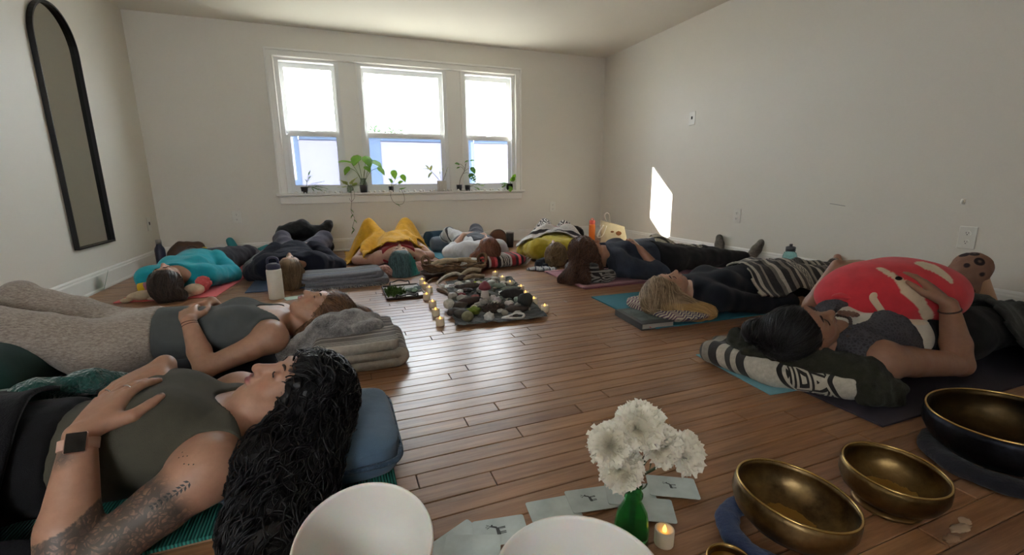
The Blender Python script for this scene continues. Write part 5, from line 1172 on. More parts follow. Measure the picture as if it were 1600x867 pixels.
# plush toy on her belly
def plush():
    M = np.array([[1, 0, 0], [0, 1, 0], [0, 0, 1.]]); t = empty('plush_toy', (2.30, 1.20, .30), -.25, 'round red and cream plush toy held on the belly of the dark haired woman', 'plush toy')
    v = Vol([ell((0, 0, .0), (.29, .21, .155), .05), ell((-.17, .02, -.03), (.15, .17, .11), .08)], .008); V, Q = v.surface(); V = wrinkle(V, Q, .005, (6, 6, 6), 3)
    red = np.array(hexc('c42f3b')); cream = np.array(hexc('c9b79c')); C = np.tile(red, (len(V), 1))
    def seg(a, b): a, b = np.array(a), np.array(b); t_ = np.clip(((V-a)@(b-a))/((b-a)@(b-a)), 0, 1); return np.linalg.norm(V-a-t_[:, None]*(b-a), axis=1), t_
    d1, t1 = seg((-.165, -.06, .125), (-.136, -.172, .051)); d2, t2 = seg((-.136, -.172, .051), (-.03, -.20, -.08))
    C[(d1 < .012+.018*t1) | (d2 < .030-.012*t2)] = cream
    d3, t3 = seg((.02, -.10, .135), (.045, -.165, .09)); C[d3 < .018+.028*(1-t3)] = cream
    mesh('body', V, Q, plain('plush_fleece', 'd8444c', .95, var=.1, bmp=.3, bscale=400, sheen=.1, vcol=True), t, True, col=C)
    put('eye', [blob((-.148, -.132, .096), (.014, .011, .009), amp=0, nu=12, nv=8)], plain('black_button', '0a0a0a', .25), t)
    R = plain('plush_red', 'c42f3b', .95, sheen=.1); CR = plain('plush_cream', 'c9b79c', .95, sheen=.4)
    put('ear', [blob((-.30, -.045, .005), (.055, .035, .016), 2, .1, 2, 18, 10, 1.5)], R, t)
    put('arm', tube(curve([(-.20, -.15, -.055), (-.225, -.15, -.03), (-.245, -.14, .0), (-.25, -.13, .02), (-.235, -.125, .035)], 14), [.014]*12+[.012, .008], 10), CR, t)
    put('foot', [blob((-.13, -.165, -.085), (.10, .035, .022), 2, .1, rz=-.15)], CR, t)
plush()
# ------------------------------------------------------------------ wall things: mirror, outlets
def arch(w, h, n=24):
    r = w/2; a = np.linspace(0, math.pi, n); return np.array([(-r, 0), (r, 0)]+[(r*math.cos(t), h-r+r*math.sin(t)) for t in a])
def arch_mesh(outer, inner, y0, y1):
    m = len(outer); V = [(x, y0, z) for x, z in outer]+[(x, y1, z) for x, z in outer]+[(x, y1, z) for x, z in inner]+[(x, y0, z) for x, z in inner]; Fq = []
    for i in range(m):
        j = (i+1) % m
        for k in range(3): Fq.append([k*m+i, k*m+j, (k+1)*m+j, (k+1)*m+i])
    return np.array(V), Fq
mir = empty('wall_mirror', (XL+.002, 4.395, .345), math.pi/2, 'tall arched mirror with a thin black frame on the wall', 'mirror')
A_ = arch(.575, 1.715); B_ = A_*[.972, .985]+[0, .012]
put('frame', arch_mesh(A_, B_, 0, -.032), plain('black_metal', '151517', .4, .3), mir, smooth=False)
put('mirror_glass', (np.array([(x, -.006, z) for x, z in B_]), [list(range(len(B_)))]), plain('mirror_silver', 'b4b4aa', .04, 1), mir, smooth=False)
M_PLATE = plain('plate_plastic', 'dedcd4', .35); M_SLOT = plain('slot_dark', '2a2826', .6)
def outlet(loc, rz, label, blank=False, s=1.):
    o = empty('outlet', loc, rz, label, 'outlet'); w, h = .088*s, .138*s
    put('plate', [box((0, -.004, 0), (w, .008, h), bev=.003)], M_PLATE, o, smooth=False)
    if blank: put('port', [box((0, -.009, .005), (.022, .006, .03), bev=.002)], M_SLOT, o, smooth=False); return o
    for z in (.027*s, -.027*s):
        r = put('socket', [(lathe([(0, -.0005), (.0165*s, -.0005), (.0165*s, .003), (0, .003)], 20)[0][:, [0, 2, 1]]*[1, -1, 1]+[0, -.0085, z], lathe([(0, -.0005), (.0165*s, -.0005), (.0165*s, .003), (0, .003)], 20)[1])], M_PLATE, o, smooth=False)
        put('slots', [box((-.006*s, -.0122, z+.003), (.0022, .002, .009)), box((.006*s, -.0122, z+.003), (.0022, .002, .008)), box((0, -.0122, z-.008), (.005, .002, .005))], M_SLOT, r, smooth=False)
    return o
k9 = .80/.88
outlet((-1.169*k9, D, .445), 0, 'white outlet under the window wall, near the corner by the mirror'); outlet((3.116*k9, D, .446), 0, 'white outlet on the window wall, nearest the sunlit corner')
R90 = -math.pi/2
outlet((XR, 3.646*k9, .453), R90, 'white outlet low on the long bare wall, just beyond the patch of sun'); outlet((XR, 1.725*k9, .434), R90, 'large white outlet on the bare wall above the red plush toy')
outlet((XR, 4.418*k9, 1.444), R90, 'white cable plate high on the bare wall', True); outlet((XL, 6.091*k9, .418), math.pi/2, 'white switch plate low on the mirror wall by the corner', True)
o = put('wall_hook', [blob((0, -.008, 0), (.010, .008, .014), amp=.05), box((0, -.002, 0), (.024, .004, .034), bev=.002)], M_PLATE, loc=(XR, 1.786*k9, .652), rot=(0, 0, R90)); tag(o, 'tiny white adhesive hook on the bare wall above the large outlet', 'hook')
o = put('paint_scuff', [box((0, -.0006, 0), (.12, .0012, .004), rz=0)], plain('grey_scuff', '8e8d88', .8), loc=(XR, 2.38, .60), rot=(0, .12, R90), smooth=False); tag(o, 'thin grey scratch in the paint of the bare wall', 'scratch')
# ------------------------------------------------------------------ bottles, bags, books near the walls
def bottle(name, loc, prof, mat, label, cap=None, capmat=None, extra=None):
    t = empty(name, loc, 0, label, 'bottle'); put('body', lathe(prof, 28), mat, t)
    if cap: put('lid', lathe(cap, 24), capmat, t)
    if extra: put('loop', extra, capmat, t)
    return t
M_NAVY = plain('navy_enamel', '1b1f38', .35); M_STEEL = plain('steel', '9a9a98', .3, .9)
bottle('drink_bottle', (-1.63, 5.18, 0), [(0, 0), (.040, 0), (.042, .006), (.042, .19), (.038, .21), (.024, .235), (.022, .25), (0, .25)], M_NAVY, 'navy blue steel bottle standing by the mirror wall', [(0, .25), (.024, .25), (.024, .285), (.020, .29), (0, .29)], M_STEEL)
M_WHITEB = plain('cream_enamel', 'd6cfc2', .4, var=.03)
wbt = bottle('drink_bottle', (-.463, 3.50, 0), [(0, 0), (.047, 0), (.05, .006), (.05, .205), (.046, .215), (0, .215)], M_WHITEB, 'cream bottle with a dark navy lid on the floorboards', [(0, .214), (.046, .214), (.046, .236), (.040, .25), (.030, .254), (0, .254)], plain('navy_plastic', '2a2c44', .45), tube(curve([(-.034, 0, .245), (-.030, 0, .285), (0, 0, .298), (.030, 0, .285), (.034, 0, .245)], 16), .008, 8))
bottle('tumbler', (1.964, 5.195, 0), [(0, 0), (.040, 0), (.043, .01), (.048, .17), (.046, .172), (0, .172)], plain('black_tumbler', '161618', .4), 'black tumbler standing by the round topped brown bag', [(0, .170), (.049, .170), (.049, .186), (.0, .188)], plain('grey_lid', '77726b', .4))['category'] = 'cup'
bottle('drink_bottle', (3.03, 5.02, 0), [(0, 0), (.038, 0), (.041, .006), (.041, .24), (.034, .258), (0, .258)], plain('orange_plastic', 'e0761c', .35), 'bright orange bottle with a coral lid, beside the black bag', [(0, .256), (.036, .256), (.038, .262), (.038, .30), (.03, .306), (0, .306)], plain('coral_plastic', 'd8604e', .4), tube(curve([(-.02, 0, .30), (-.012, 0, .325), (.012, 0, .325), (.02, 0, .30)], 10), .005, 6))
t = empty('drink_bottle', (3.49, 2.62, 0), 0, 'clear teal bottle with a grey lid standing against the bare wall', 'bottle')
def clear(name, c, rough=.05):
    m, nt, bs = mat_new(name); bs.inputs['Base Color'].default_value = (*hexc(c), 1); bs.inputs['Roughness'].default_value = rough; bs.inputs['Transmission Weight'].default_value = .9; bs.inputs['IOR'].default_value = 1.2; return m
put('body', lathe([(0, 0), (.050, 0), (.054, .01), (.054, .17), (.044, .20), (.034, .205), (.034, .215), (0, .215)], 26), clear('teal_plastic', '9fd0d2'), t); put('lid', lathe([(0, .212), (.037, .212), (.037, .245), (.03, .25), (.012, .252), (.012, .27), (0, .27)], 20), plain('grey_plastic', '4a4a4c', .5), t)
put('drink', lathe([(0, .006), (.047, .006), (.047, .09), (0, .09)], 20), plain('pale_tea', 'b8a36a', .3), t)
t = lump('brown_bag', [cap((-1.55, 5.42, .10), (-1.40, 5.45, .11), .10, .09, .04), cap((-1.52, 5.40, .18), (-1.38, 5.42, .17), .06, .06, .04)], .011, plain('brown_leather', '4a3122', .5, var=.2, scale=14, bmp=.2, bscale=60), 'brown leather shoulder bag slumped beside the navy bottle', 'bag', .012, (9, 9, 9), 4)
put('strap', tube(curve([(-1.50, 5.33, .10), (-1.46, 5.30, .16), (-1.40, 5.31, .20), (-1.35, 5.34, .15), (-1.36, 5.34, .06)], 20), .009, 6), plain('dark_leather', '2c1c14', .5), t)
lump('yellow_cloth', [cap((-1.36, 5.30, .05), (-1.30, 5.32, .15), .05, .035, .02), cap((-1.44, 5.28, .03), (-1.36, 5.26, .04), .03, .03, .02)], .009, plain('yellow_cotton', 'd8b52c', .9), 'small yellow cloth bunched in front of the brown leather bag', 'cloth', .01, (12, 12, 12), 3)
Vb, Fb = arch_mesh(arch(.22, .215, 16), arch(.22, .215, 16)*[.9, .95]+[0, .004], 0, .05)
t = empty('brown_bag', (1.86, 5.36, 0), .05, 'small round topped brown bag standing by the black tumbler', 'bag')
put('body', [(np.array([(x, y, z) for y in (-.025, .025) for x, z in arch(.215, .21, 18)]), [list(range(20)), list(range(39, 19, -1))]+[[i, (i+1) % 20, 20+(i+1) % 20, 20+i][::-1] for i in range(20)])], plain('tan_suede', '6e4a36', .8, var=.12, bmp=.3, bscale=200), t, smooth=False)
put('rim', tube(np.array([(x, -.026, z) for x, z in arch(.215, .21, 18)[1:]]), .006, 6), plain('brown_leather', '4a3122', .5), t)
lump('black_bag', [cap((2.72, 5.30, .10), (2.98, 5.34, .10), .10, .10, .04), cap((2.75, 5.3, .18), (2.92, 5.32, .16), .06, .06, .04)], .012, M_BLKTEX, 'black fabric bag behind the orange bottle, near the sunlit corner', 'bag', .015, (9, 9, 9), 2)
t = empty('tote_bag', (3.26, 4.86, 0), -.5, 'cream canvas tote bag leaning open by the bare wall', 'bag')
M_CANV = fabric('cream_canvas', 'cbbd9d', .08, 500, 5, .3)
def tote(u, v):
    a = u*2*math.pi; w = .17*np.sign(np.cos(a))*np.abs(np.cos(a))**.6; d = .075*np.sign(np.sin(a))*np.abs(np.sin(a))**.7; k = 1-.25*v
    x = w*(1-.20*v*(1+np.sign(w))/2); y = d*(1-.55*v)+.09*v**2; z = .30*v*(1-.30*(x+.17)/.34)+.0; nz = pn(np.stack([x*9, y*9, z*9], -1), 1, 4)*.012
    return x+nz, y+nz, z
V_, Q_, u_ = grid(44, 14, tote); put('bag_body', (V_, [list(q) for q in Q_]+[[i*14 for i in range(43)][::-1]]), M_CANV, t)
for s_ in (-1, 1): put('handle', tube(curve([(-.10, .05+.02*s_, .285), (-.13, .05+.035*s_, .36), (-.10, .055+.035*s_, .40), (-.07, .06+.02*s_, .37), (-.06, .06+.02*s_, .27)] if s_ < 0 else [(-.14, -.03, .25), (-.19, -.07, .17), (-.21, -.09, .10), (-.15, -.075, .12), (-.10, -.03, .24)], 18), .013, 8, flat=.4), plain('white_webbing', 'd9d3c6', .9), t)
put('brown_spot', [blob((-.03, -.068, .17), (.022, .004, .012), amp=.1), blob((.05, -.06, .15), (.035, .004, .028), amp=.1)], plain('tan_print', '8a5a34', .8), t)
def shoe(loc, rz, label):
    t = empty('shoe', loc, rz, label, 'shoe', 'pair of grey trainers')
    v = Vol([cap((-.09, 0, .045), (.0, 0, .045), .042, .040, .03), cap((.0, 0, .040), (.11, 0, .030), .042, .032, .03), cap((-.09, 0, .06), (-.08, 0, .095), .038, .032, .03), ell((-.075, 0, .12), (.035, .024, .05), .015, None, True)], .006); V, Q = v.surface(); V[:, 2] = np.maximum(V[:, 2], .012)
    mesh('upper', V, Q, fabric('grey_mesh', '8d8b84', .15, 300, 20, .4), t); put('sole', [blob((.01, 0, .012), (.145, .046, .014), 2, .03, 1, 30, 8, 3)], plain('white_rubber', 'cfccc3', .7), t)
    put('laces', [tube(curve([(.03+.018*i, -.022, .076-.004*i), (.03+.018*i, 0, .082-.005*i), (.03+.018*i, .022, .076-.004*i)], 6), .003, 5) for i in range(4)], plain('white_lace', 'c9c5bb', .8), t)
shoe((3.42, 4.02, 0), 2.6, 'grey trainer standing against the bare wall behind the charcoal trousers, the larger in view'); shoe((3.30, 4.26, 0), 2.2, 'grey trainer partly hidden behind the denim bundle, nearer the tote bag')
o = put('card', [box((0, 0, 0), (.10, .0015, .15))], plain('mint_card', 'a9bcae', .6), loc=(-1.742, 4.33, .074), rot=(.30, 0, math.pi/2+.35), smooth=False); tag(o, 'pale green card leaning against the baseboard under the mirror', 'card')
o = put('card', [box((0, 0, 0), (.16, .10, .0015), rz=.3)], plain('mint_card', 'a9bcae', .6), loc=(-.33, 3.47, .0015), smooth=False); tag(o, 'pale green card lying on the boards by the cream bottle', 'card')
o = put('card', [box((0, 0, 0), (.10, .13, .0015), rz=.3)], plain('mint_card', 'a9bcae', .6), loc=(.98, 4.36, .0015), smooth=False); tag(o, 'pale card lying by the teal mat, beyond the twig basket', 'card')
# book
cA, cB, cC = F(937, 493), F(978, 521), F(1023, 514)
t = empty('book', (1.60, 2.055, 0), .0, 'dark grey hardback book with a red ribbon lying beside the bright teal mat', 'book')
t.rotation_euler = (0, 0, -.10)
put('cover', [box((0, 0, .004), (.205, .30, .004)), box((0, 0, .036), (.205, .30, .004)), box((-.1, 0, .02), (.005, .30, .034))], plain('charcoal_cover', '34383a', .45, var=.25, scale=12), t, smooth=False)
put('pages', [box((.002, 0, .02), (.192, .288, .029))], plain('book_pages', '9a968c', .9), t, smooth=False); put('ribbon', [box((-.05, -.152, .016), (.006, .012, .002))], plain('red_ribbon', 'a8383c', .7), t, smooth=False)
put('cover_print', [box((.0, .01, .0384), (.15, .22, .0006))], plain('cover_art', '55605c', .5, var=.6, scale=16), t, smooth=False)
# ------------------------------------------------------------------ plants on the window sill
SZ = WZ0+.002; SY = D-.035
M_LEAF = plain('leaf_green', '5d8f2a', .45, var=.25, scale=30); M_LEAFD = plain('leaf_dark', '3c6427', .45, var=.25, scale=30); M_LEAFY = plain('leaf_pale', '9aa658', .5, var=.25, scale=40); M_STEM = plain('stem_green', '5a6b34', .6); M_STEMB = plain('stem_brown', '4b4230', .7)
for m_ in (M_LEAF, M_LEAFD, M_LEAFY): m_.node_tree.nodes['Principled BSDF'].inputs['Subsurface Weight'].default_value = .0
def leafy(m, c):
    nt = m.node_tree; bs = nt.nodes['Principled BSDF']; tl = node(nt, 'ShaderNodeBsdfTranslucent'); tl.inputs[0].default_value = (*hexc(c), 1); mx = node(nt, 'ShaderNodeMixShader'); mx.inputs[0].default_value = .45
    nt.links.new(bs.outputs[0], mx.inputs[1]); nt.links.new(tl.outputs[0], mx.inputs[2]); nt.links.new(mx.outputs[0], nt.nodes['Material Output'].inputs[0])
leafy(M_LEAF, '9ccc40'); leafy(M_LEAFD, '6c9c3a'); leafy(M_LEAFY, 'c3c878')
def leaf_mesh(heart=.5, w=.8, holes=False, cup=.15, n=9):
    "unit leaf along +x, from its stalk"
    t = np.linspace(0, 1, 14); prof = w*.5*(np.sin(np.pi*np.clip(t, 0, 1)**(.55+.25*(1-heart)))**(.8))*(1-.15*t)
    V = []; Fq = []
    for i, (a, p) in enumerate(zip(t, prof)):
        back = heart*.18*np.exp(-((a-.02)/.12)**2)
        for j in range(n):
            s = 2*j/(n-1)-1; x = a-back*abs(s)**1.2*1.; y = p*s
            V.append((x, y, -cup*abs(y)*.6*np.sign(1)-.22*a*a+(.02*math.sin(9*a+3*s))))
    for i in range(13):
        for j in range(n-1):
            if holes and j in (1, 2, n-3, n-4) and i in (4, 7, 10): continue
            Fq.append([i*n+j, (i+1)*n+j, (i+1)*n+j+1, i*n+j+1])
    return np.array(V), Fq
LM = {}
def leaf(parent, p, d, size, mat, kind='heart', up=(0, 0, 1), roll=0.):
    key = (kind, mat.name)
    if key not in LM:
        V, Fq = {'heart': lambda: leaf_mesh(.9, .85), 'oval': lambda: leaf_mesh(.1, .5), 'thin': lambda: leaf_mesh(0, .24, n=5), 'split': lambda: leaf_mesh(.8, .9, True)}[kind]()
        o = put('leaf', (V, Fq), mat, parent); LM[key] = o.data
    else: o = bpy.data.objects.new('leaf', LM[key]); link(o, parent)
    d = Vector(d).normalized(); u = Vector(up); y = u.cross(d)
    if y.length < 1e-3: y = Vector((1, 0, 0)).cross(d)
    y.normalize(); z = d.cross(y); M = Matrix((d, y, z)).transposed()
    o.matrix_local = Matrix.Translation(Vector(p)) @ (M @ Matrix.Rotation(roll, 3, 'X')).to_4x4() @ Matrix.Scale(size, 4); return o
def stem(parent, pts, r, mat, n=14): return put('stem', tube(curve(pts, n), r, 6), mat, parent)
def plant(x, name, label, y=SY): return empty(name, (x, y, SZ), 0, label, 'plant')
BLK = plain('black_ceramic', '1c1c1f', .4); rng = random.Random(3)
def pot(parent, r, h, mat, taper=1., legs=False):
    z0 = .012 if legs else 0
    put('pot', lathe([(0, z0), (r*taper, z0), (r, z0+h), (r*.88, z0+h), (r*.85, z0+h-.015), (0, z0+h-.015)], 24), mat, parent)
    if legs:
        for a in (0, 2.1, 4.2): put('foot', lathe([(.009, 0), (.009, .014), (0, .014)], 8, (r*.6*math.cos(a), r*.6*math.sin(a), 0)), mat, parent)
def sprig(parent, base, n, L, mat, kind, size, dirs, rise=.6):
    for k in range(n):
        d = dirs[k % len(dirs)]; d = nrm(np.array(d)+np.array([rng.uniform(-.3, .3), rng.uniform(-.25, .1), rng.uniform(-.2, .2)])); b = np.array(base); m = b+d*L*.6+np.array([0, 0, L*.25*rise]); e = b+d*L*rng.uniform(.7, 1.15)
        stem(parent, [b, m, e], .0018, M_STEM, 8)
        for q in (.45, .75, 1.):
            pp = (1-q)*((1-q)*b+q*m)+q*((1-q)*m+q*e); leaf(parent, pp, d+np.array([rng.uniform(-.8, .8), rng.uniform(-.6, .2), rng.uniform(-.3, .3)]), size*rng.uniform(.7, 1.2), mat, kind)
# spider plant in a black footed pot
t = plant(-.345, 'spider_plant', 'small trailing spider plant in a black footed pot at the mirror end of the sill'); pot(t, .040, .062, BLK, .8, True)
sprig(t, (.02, -.01, .06), 9, .13, M_LEAFD, 'thin', .075, [(1, -.2, .1), (1, -.3, -.15), (.3, -.1, .9), (1, .0, .4), (1, -.2, -.3)])
# hanging pothos between the left panes
t = plant(.15, 'pothos_plant', 'glass jar pothos with a long vine hanging down below the sill', SY-.02)
put('jar', lathe([(0, 0), (.028, 0), (.034, .01), (.036, .05), (.026, .075), (.028, .085), (.024, .085), (.022, .074), (.031, .05), (.029, .014), (0, .006)], 22), clear('clear_glass', 'dfe9dc'), t)
sprig(t, (0, 0, .06), 5, .09, M_LEAFY, 'heart', .07, [(-.6, -.2, .6), (.5, -.3, .5), (-.8, -.2, .1), (.2, -.4, .8)])
vine = curve([(0, -.02, .08), (.0, -.075, .06), (.005, -.085, -.08), (-.01, -.075, -.22), (.02, -.07, -.30), (-.01, -.06, -.40), (.0, -.05, -.46)], 40); put('vine', tube(vine, .0022, 5), M_STEMB, t)
put('vine', tube(curve([(.02, -.02, .07), (.035, -.08, .04), (.04, -.085, -.05), (.0, -.085, -.1), (-.02, -.08, -.06)], 20), .0018, 5), M_STEMB, t)
for k, sg in ((18, 1), (22, -1), (27, 1), (33, 1), (37, -1)): leaf(t, vine[k], (sg*.6, -.2, -.7), .05, M_LEAFD, 'heart')
# the big philodendron
t = plant(.305, 'philodendron', 'tall philodendron with broad heart leaves in a black pot between two panes'); pot(t, .047, .09, plain('charcoal_pot', '2a282a', .4), .82)
put('glass_neck', lathe([(.04, .088), (.043, .10), (.030, .14), (.034, .165), (.030, .165), (.026, .14), (.038, .10)], 20), clear('clear_glass', 'dfe9dc'), t)
for (e, d, s_) in (((-.13, -.03, .36), (-.7, -.4, .1), .15), ((-.05, -.05, .42), (-.3, -.6, -.5), .15), ((.05, -.04, .41), (.25, -.6, -.6), .15), ((.13, -.05, .37), (.6, -.5, -.4), .14), ((.19, -.06, .29), (.6, -.4, -.7), .11), ((-.16, -.06, .29), (-.5, -.3, -.7), .10), ((.04, -.07, .30), (.4, -.7, -.5), .10)):
    stem(t, [(0, 0, .09), (e[0]*.45, e[1]*.5, .24), e], .0028, M_STEM); leaf(t, e, d, s_, M_LEAF, 'heart', (0, -.3, 1))
# black pot with two large lobed leaves and a trailing ring of vine
t = plant(.625, 'pothos_plant', 'pothos in a small black cup with a vine looping below the sill'); pot(t, .032, .055, BLK, .85, True)
for (e, d, s_) in (((.04, -.01, .25), (.1, -.3, -.8), .10), ((.14, -.02, .20), (.35, -.4, -.8), .09), ((.02, 0, .12), (-.4, -.2, .5), .06), ((.09, -.02, .11), (.6, -.2, .3), .06)): stem(t, [(0, 0, .05), (e[0]*.4, 0, e[2]*.75), e], .002, M_STEM); leaf(t, e, d, s_, M_LEAF, 'heart', (0, -.5, .5))
put('vine', tube(curve([(0, -.01, .05), (.0, -.075, .04), (-.02, -.09, -.05), (.02, -.09, -.13), (.10, -.09, -.15), (.14, -.085, -.10), (.13, -.085, -.02), (.10, -.08, .04)], 40), .002, 5), M_STEMB, t)
for p, d, s_ in (((.04, -.09, -.14), (.6, -.3, -.3), .06), ((.10, -.08, .035), (.3, -.4, .2), .10), ((.09, -.08, -.14), (.8, -.2, .3), .04)): leaf(t, p, d, s_, M_LEAFD, 'heart')
# ribbed white planter
t = plant(1.255, 'potted_plant', 'slender plant with pale reddish leaves leaning out of a white ribbed planter')
a_ = np.linspace(0, 2*math.pi, 81)[:-1]; rr = .055+.004*np.cos(a_*20)
V_ = np.array([(r_*k*math.cos(x), r_*k*math.sin(x), z) for k, z in ((.98, 0), (1, .006), (1, .13), (.9, .13), (.88, .11)) for r_, x in zip(rr, a_)]); put('planter', (V_, [[i*80+j, i*80+(j+1) % 80, (i+1)*80+(j+1) % 80, (i+1)*80+j] for i in range(4) for j in range(80)]+[[j for j in range(80)][::-1], [320+j for j in range(80)]]), plain('white_ceramic', 'c9c4ba', .5), t, smooth=False)
st = curve([(-.01, 0, .11), (-.08, -.02, .19), (-.16, -.04, .27)], 12); put('stem', tube(st, .003, 6), M_STEMB, t)
for p, d, s_ in ((st[11], (-.9, -.3, .3), .09), (st[11], (-.5, -.3, .8), .08), (st[10], (.1, -.4, .9), .08), (st[9], (-.6, -.4, -.6), .10), (st[11], (.5, -.3, .5), .07)): leaf(t, p, d, s_, M_LEAFY, 'oval')
for e in ((.01, 0, .25), (.05, -.01, .22), (-.02, -.01, .21), (.07, 0, .27)):
    stem(t, [(0, 0, .11), (e[0]*.6, 0, .17), e], .0018, M_STEMB, 6); leaf(t, e, (e[0]*4, -.3, .7), .045, M_LEAFY, 'thin')
# monstera cutting in a black footed pot
t = plant(1.48, 'monstera_plant', 'young monstera with two split leaves in a black footed pot'); pot(t, .036, .065, BLK, .85, True)
st = curve([(0, 0, .06), (.02, -.01, .16), (.07, -.02, .25), (.09, -.02, .33)], 14); put('stem', tube(st, .0035, 6), M_STEMB, t)
for p, e, d, s_, k in ((8, (.17, -.03, .29), (.35, -.4, -.75), .09, 'heart'), (7, (.15, -.03, .21), (.45, -.4, -.7), .12, 'split'), (10, (.0, -.02, .34), (-.6, -.3, .1), .06, 'heart'), (13, (.15, -.02, .38), (.8, -.2, .15), .06, 'oval'), (9, (.01, -.02, .30), (-.8, -.3, -.2), .05, 'oval'), (12, (.08, -.02, .36), (.4, -.3, .3), .05, 'oval')): stem(t, [st[p], (np.array(st[p])+e)/2+[0, 0, .015], e], .002, M_STEMB, 7); leaf(t, e, d, s_, M_LEAFD, k, (0, -.6, .6))
t = plant(1.592, 'potted_plant', 'low creeping plant in the second black footed pot, next to the monstera'); pot(t, .036, .06, BLK, .85, True)
sprig(t, (.02, -.02, .05), 5, .15, M_LEAF, 'oval', .055, [(1, -.2, .1), (1, -.3, .35), (.8, -.4, -.1)])
t = plant(2.175, 'pothos_plant', 'pothos in a dark glass jar at the sunlit end of the sill'); put('jar', lathe([(0, 0), (.036, 0), (.044, .02), (.044, .06), (.038, .085), (.034, .085), (.04, .06), (.04, .02), (0, .008)], 22), clear('olive_glass', '5d6a4c'), t)
sprig(t, (0, 0, .07), 8, .11, M_LEAF, 'heart', .06, [(.4, -.3, .9), (-1, -.3, .2), (-1, -.3, -.1), (.1, -.2, 1), (-.8, -.5, .3), (-.3, -.9, -.5)])
# white stones along the sill
rs = random.Random(8); M_ST = plain('white_quartz', 'dcd9d2', .5, var=.1)
for k in range(44):
    x = WX0+.06+(WX1-WX0-.12)*(k+.5)/44+rs.uniform(-.01, .01)
    o = put('white_stone', blob((0, 0, .010), (rs.uniform(.012, .024), .014, .013), k, .15, 2, 10, 7), M_ST, loc=(x, SY-.055+rs.uniform(-.008, .008)+.09*(k % 3 == 0), SZ)); tag(o, 'small white stone lying along the window sill', 'stone', 'white stones on the sill')
# ------------------------------------------------------------------ outside
o = put('sun_blocker_wall', [box((-.98, D+.20+.92, 1.5), (.16, 1.84, 8.5))], paint('stucco', 'c9c5bc', .9), smooth=False); tag(o, kind='structure')  # unseen wall, added to keep the sun off the first two windows
o = put('ground_outside', [box((2, 40, -3.6), (160, 66, .2))], paint('pale_ground', '9a978e', .9), smooth=False); tag(o, kind='structure')
t = empty('tree', (2.75, 28, -3.05), 0, 'pale green leafy tree top seen through the middle window', 'tree')
put('trunk', tube(curve([(0, 0, 0), (.2, 0, 2), (.1, .1, 4.6)], 10), [.22]*5+[.15]*5, 10), plain('bark', '6a6156', .9), t)
rs2 = np.random.RandomState(4); P_ = []; n_ = 5200
cl = [((-.6, 0, 6.3), .9), ((.7, .2, 6.25), .85), ((0, .4, 5.6), 1.2), ((1.5, 0, 5.5), .7), ((-1.3, .1, 5.6), .7)]
Vt = []; Ft = []
for k in range(n_):
    c, r_ = cl[k % 5]; d = rs2.normal(size=3); d /= np.linalg.norm(d); p = np.array(c)+d*r_*(.5+.5*rs2.rand()**.4); a = rs2.normal(size=3); a /= np.linalg.norm(a); b = np.cross(a, d); b /= np.linalg.norm(b)+1e-9; s_ = .05+.06*rs2.rand()
    i = len(Vt); Vt += [p-a*s_, p+b*s_*.5, p+a*s_, p-b*s_*.5]; Ft.append([i, i+1, i+2, i+3])
o = put('foliage', (np.array(Vt), Ft), plain('tree_leaf', '2c4424', .6, var=.3), t); o['kind'] = 'stuff'
t = empty('overhead_wire', (0, 20, 0), 0, 'thin overhead wire slanting across the window nearest the mirror, on its pole', 'wire')
put('cable', tube(curve([(-5.2, 0, 8.2), (-1.65, 0, 4.06), (-.6, 0, 2.86), (.62, 0, 1.75)], 24), .022, 5), plain('wire_grey', '6a6a6a', .6), t); put('pole', tube([(.62, 0, -3.5), (.62, 0, 1.9)], .10, 10), plain('pole_grey', '77726a', .9), t)
# ------------------------------------------------------------------ altar cloth, candles, stones, tray, basket
M_ALT = fabric('altar_cloth', '2f322e', .45, 200, 22, .6)
def alt(u, v):
    x = .554+(1.10-.554)*u+(v*.21); y = 2.335+1.17*v-.04*u; e = np.minimum(np.minimum(u, 1-u), np.minimum(v, 1-v)); q = np.stack([x*14, y*14, 0*x], -1)
    z = .004+np.clip(.12-e, 0, .12)/.12*(.012+.022*np.abs(pn(q, 1, 2)))+.004*np.abs(pn(q, 1, 3)); k = np.clip(.1-e, 0, .1)*.3
    return x+pn(q, .6, 5)*.05*(k*10), y+pn(q, .6, 7)*.05*(k*10), z
V_, Q_, u_ = grid(52, 76, alt); o = mesh('altar_cloth', V_, Q_, M_ALT, None, True, uv=u_); tag(o, 'rumpled dark green grey cloth spread on the boards under the stones', 'cloth')
def glowmat(name, c, e, k):
    m, nt, bs = mat_new(name); bs.inputs['Base Color'].default_value = (*hexc(c), 1); bs.inputs['Roughness'].default_value = .6; bs.inputs['Emission Color'].default_value = (*hexc(e), 1); bs.inputs['Emission Strength'].default_value = k; return m
M_WAX = plain('candle_wax', 'd9c9ae', .6); M_FLAME = glowmat('flame_glow', 'ffdf9a', 'ffb84a', 1.6)
def tealight(loc, label, s=1., grp='small tealights round the altar cloth'):
    t = empty('tealight', loc, 0, label, 'candle', grp); t.scale = (s, s, s)
    put('wax', lathe([(0, 0), (.021, 0), (.0215, .003), (.0215, .036), (.0195, .038), (.016, .036), (.011, .030), (0, .029)], 20), M_WAX, t); put('flame', lathe([(0, .028), (.0042, .031), (.0046, .036), (.0025, .043), (0, .048)], 10), M_FLAME, t); return t
cl_ = [(.58, 3.538), (.571, 3.375), (.58, 3.238), (.524, 3.041), (.523, 2.829), (.504, 2.635), (.489, 2.437)]; cr_ = [(1.217, 3.585), (1.204, 3.37), (1.197, 3.175), (1.22, 3.006), (1.178, 2.819), (1.164, 2.642), (1.154, 2.451)]
nth = ['first', 'second', 'third', 'fourth', 'fifth', 'sixth', 'last']
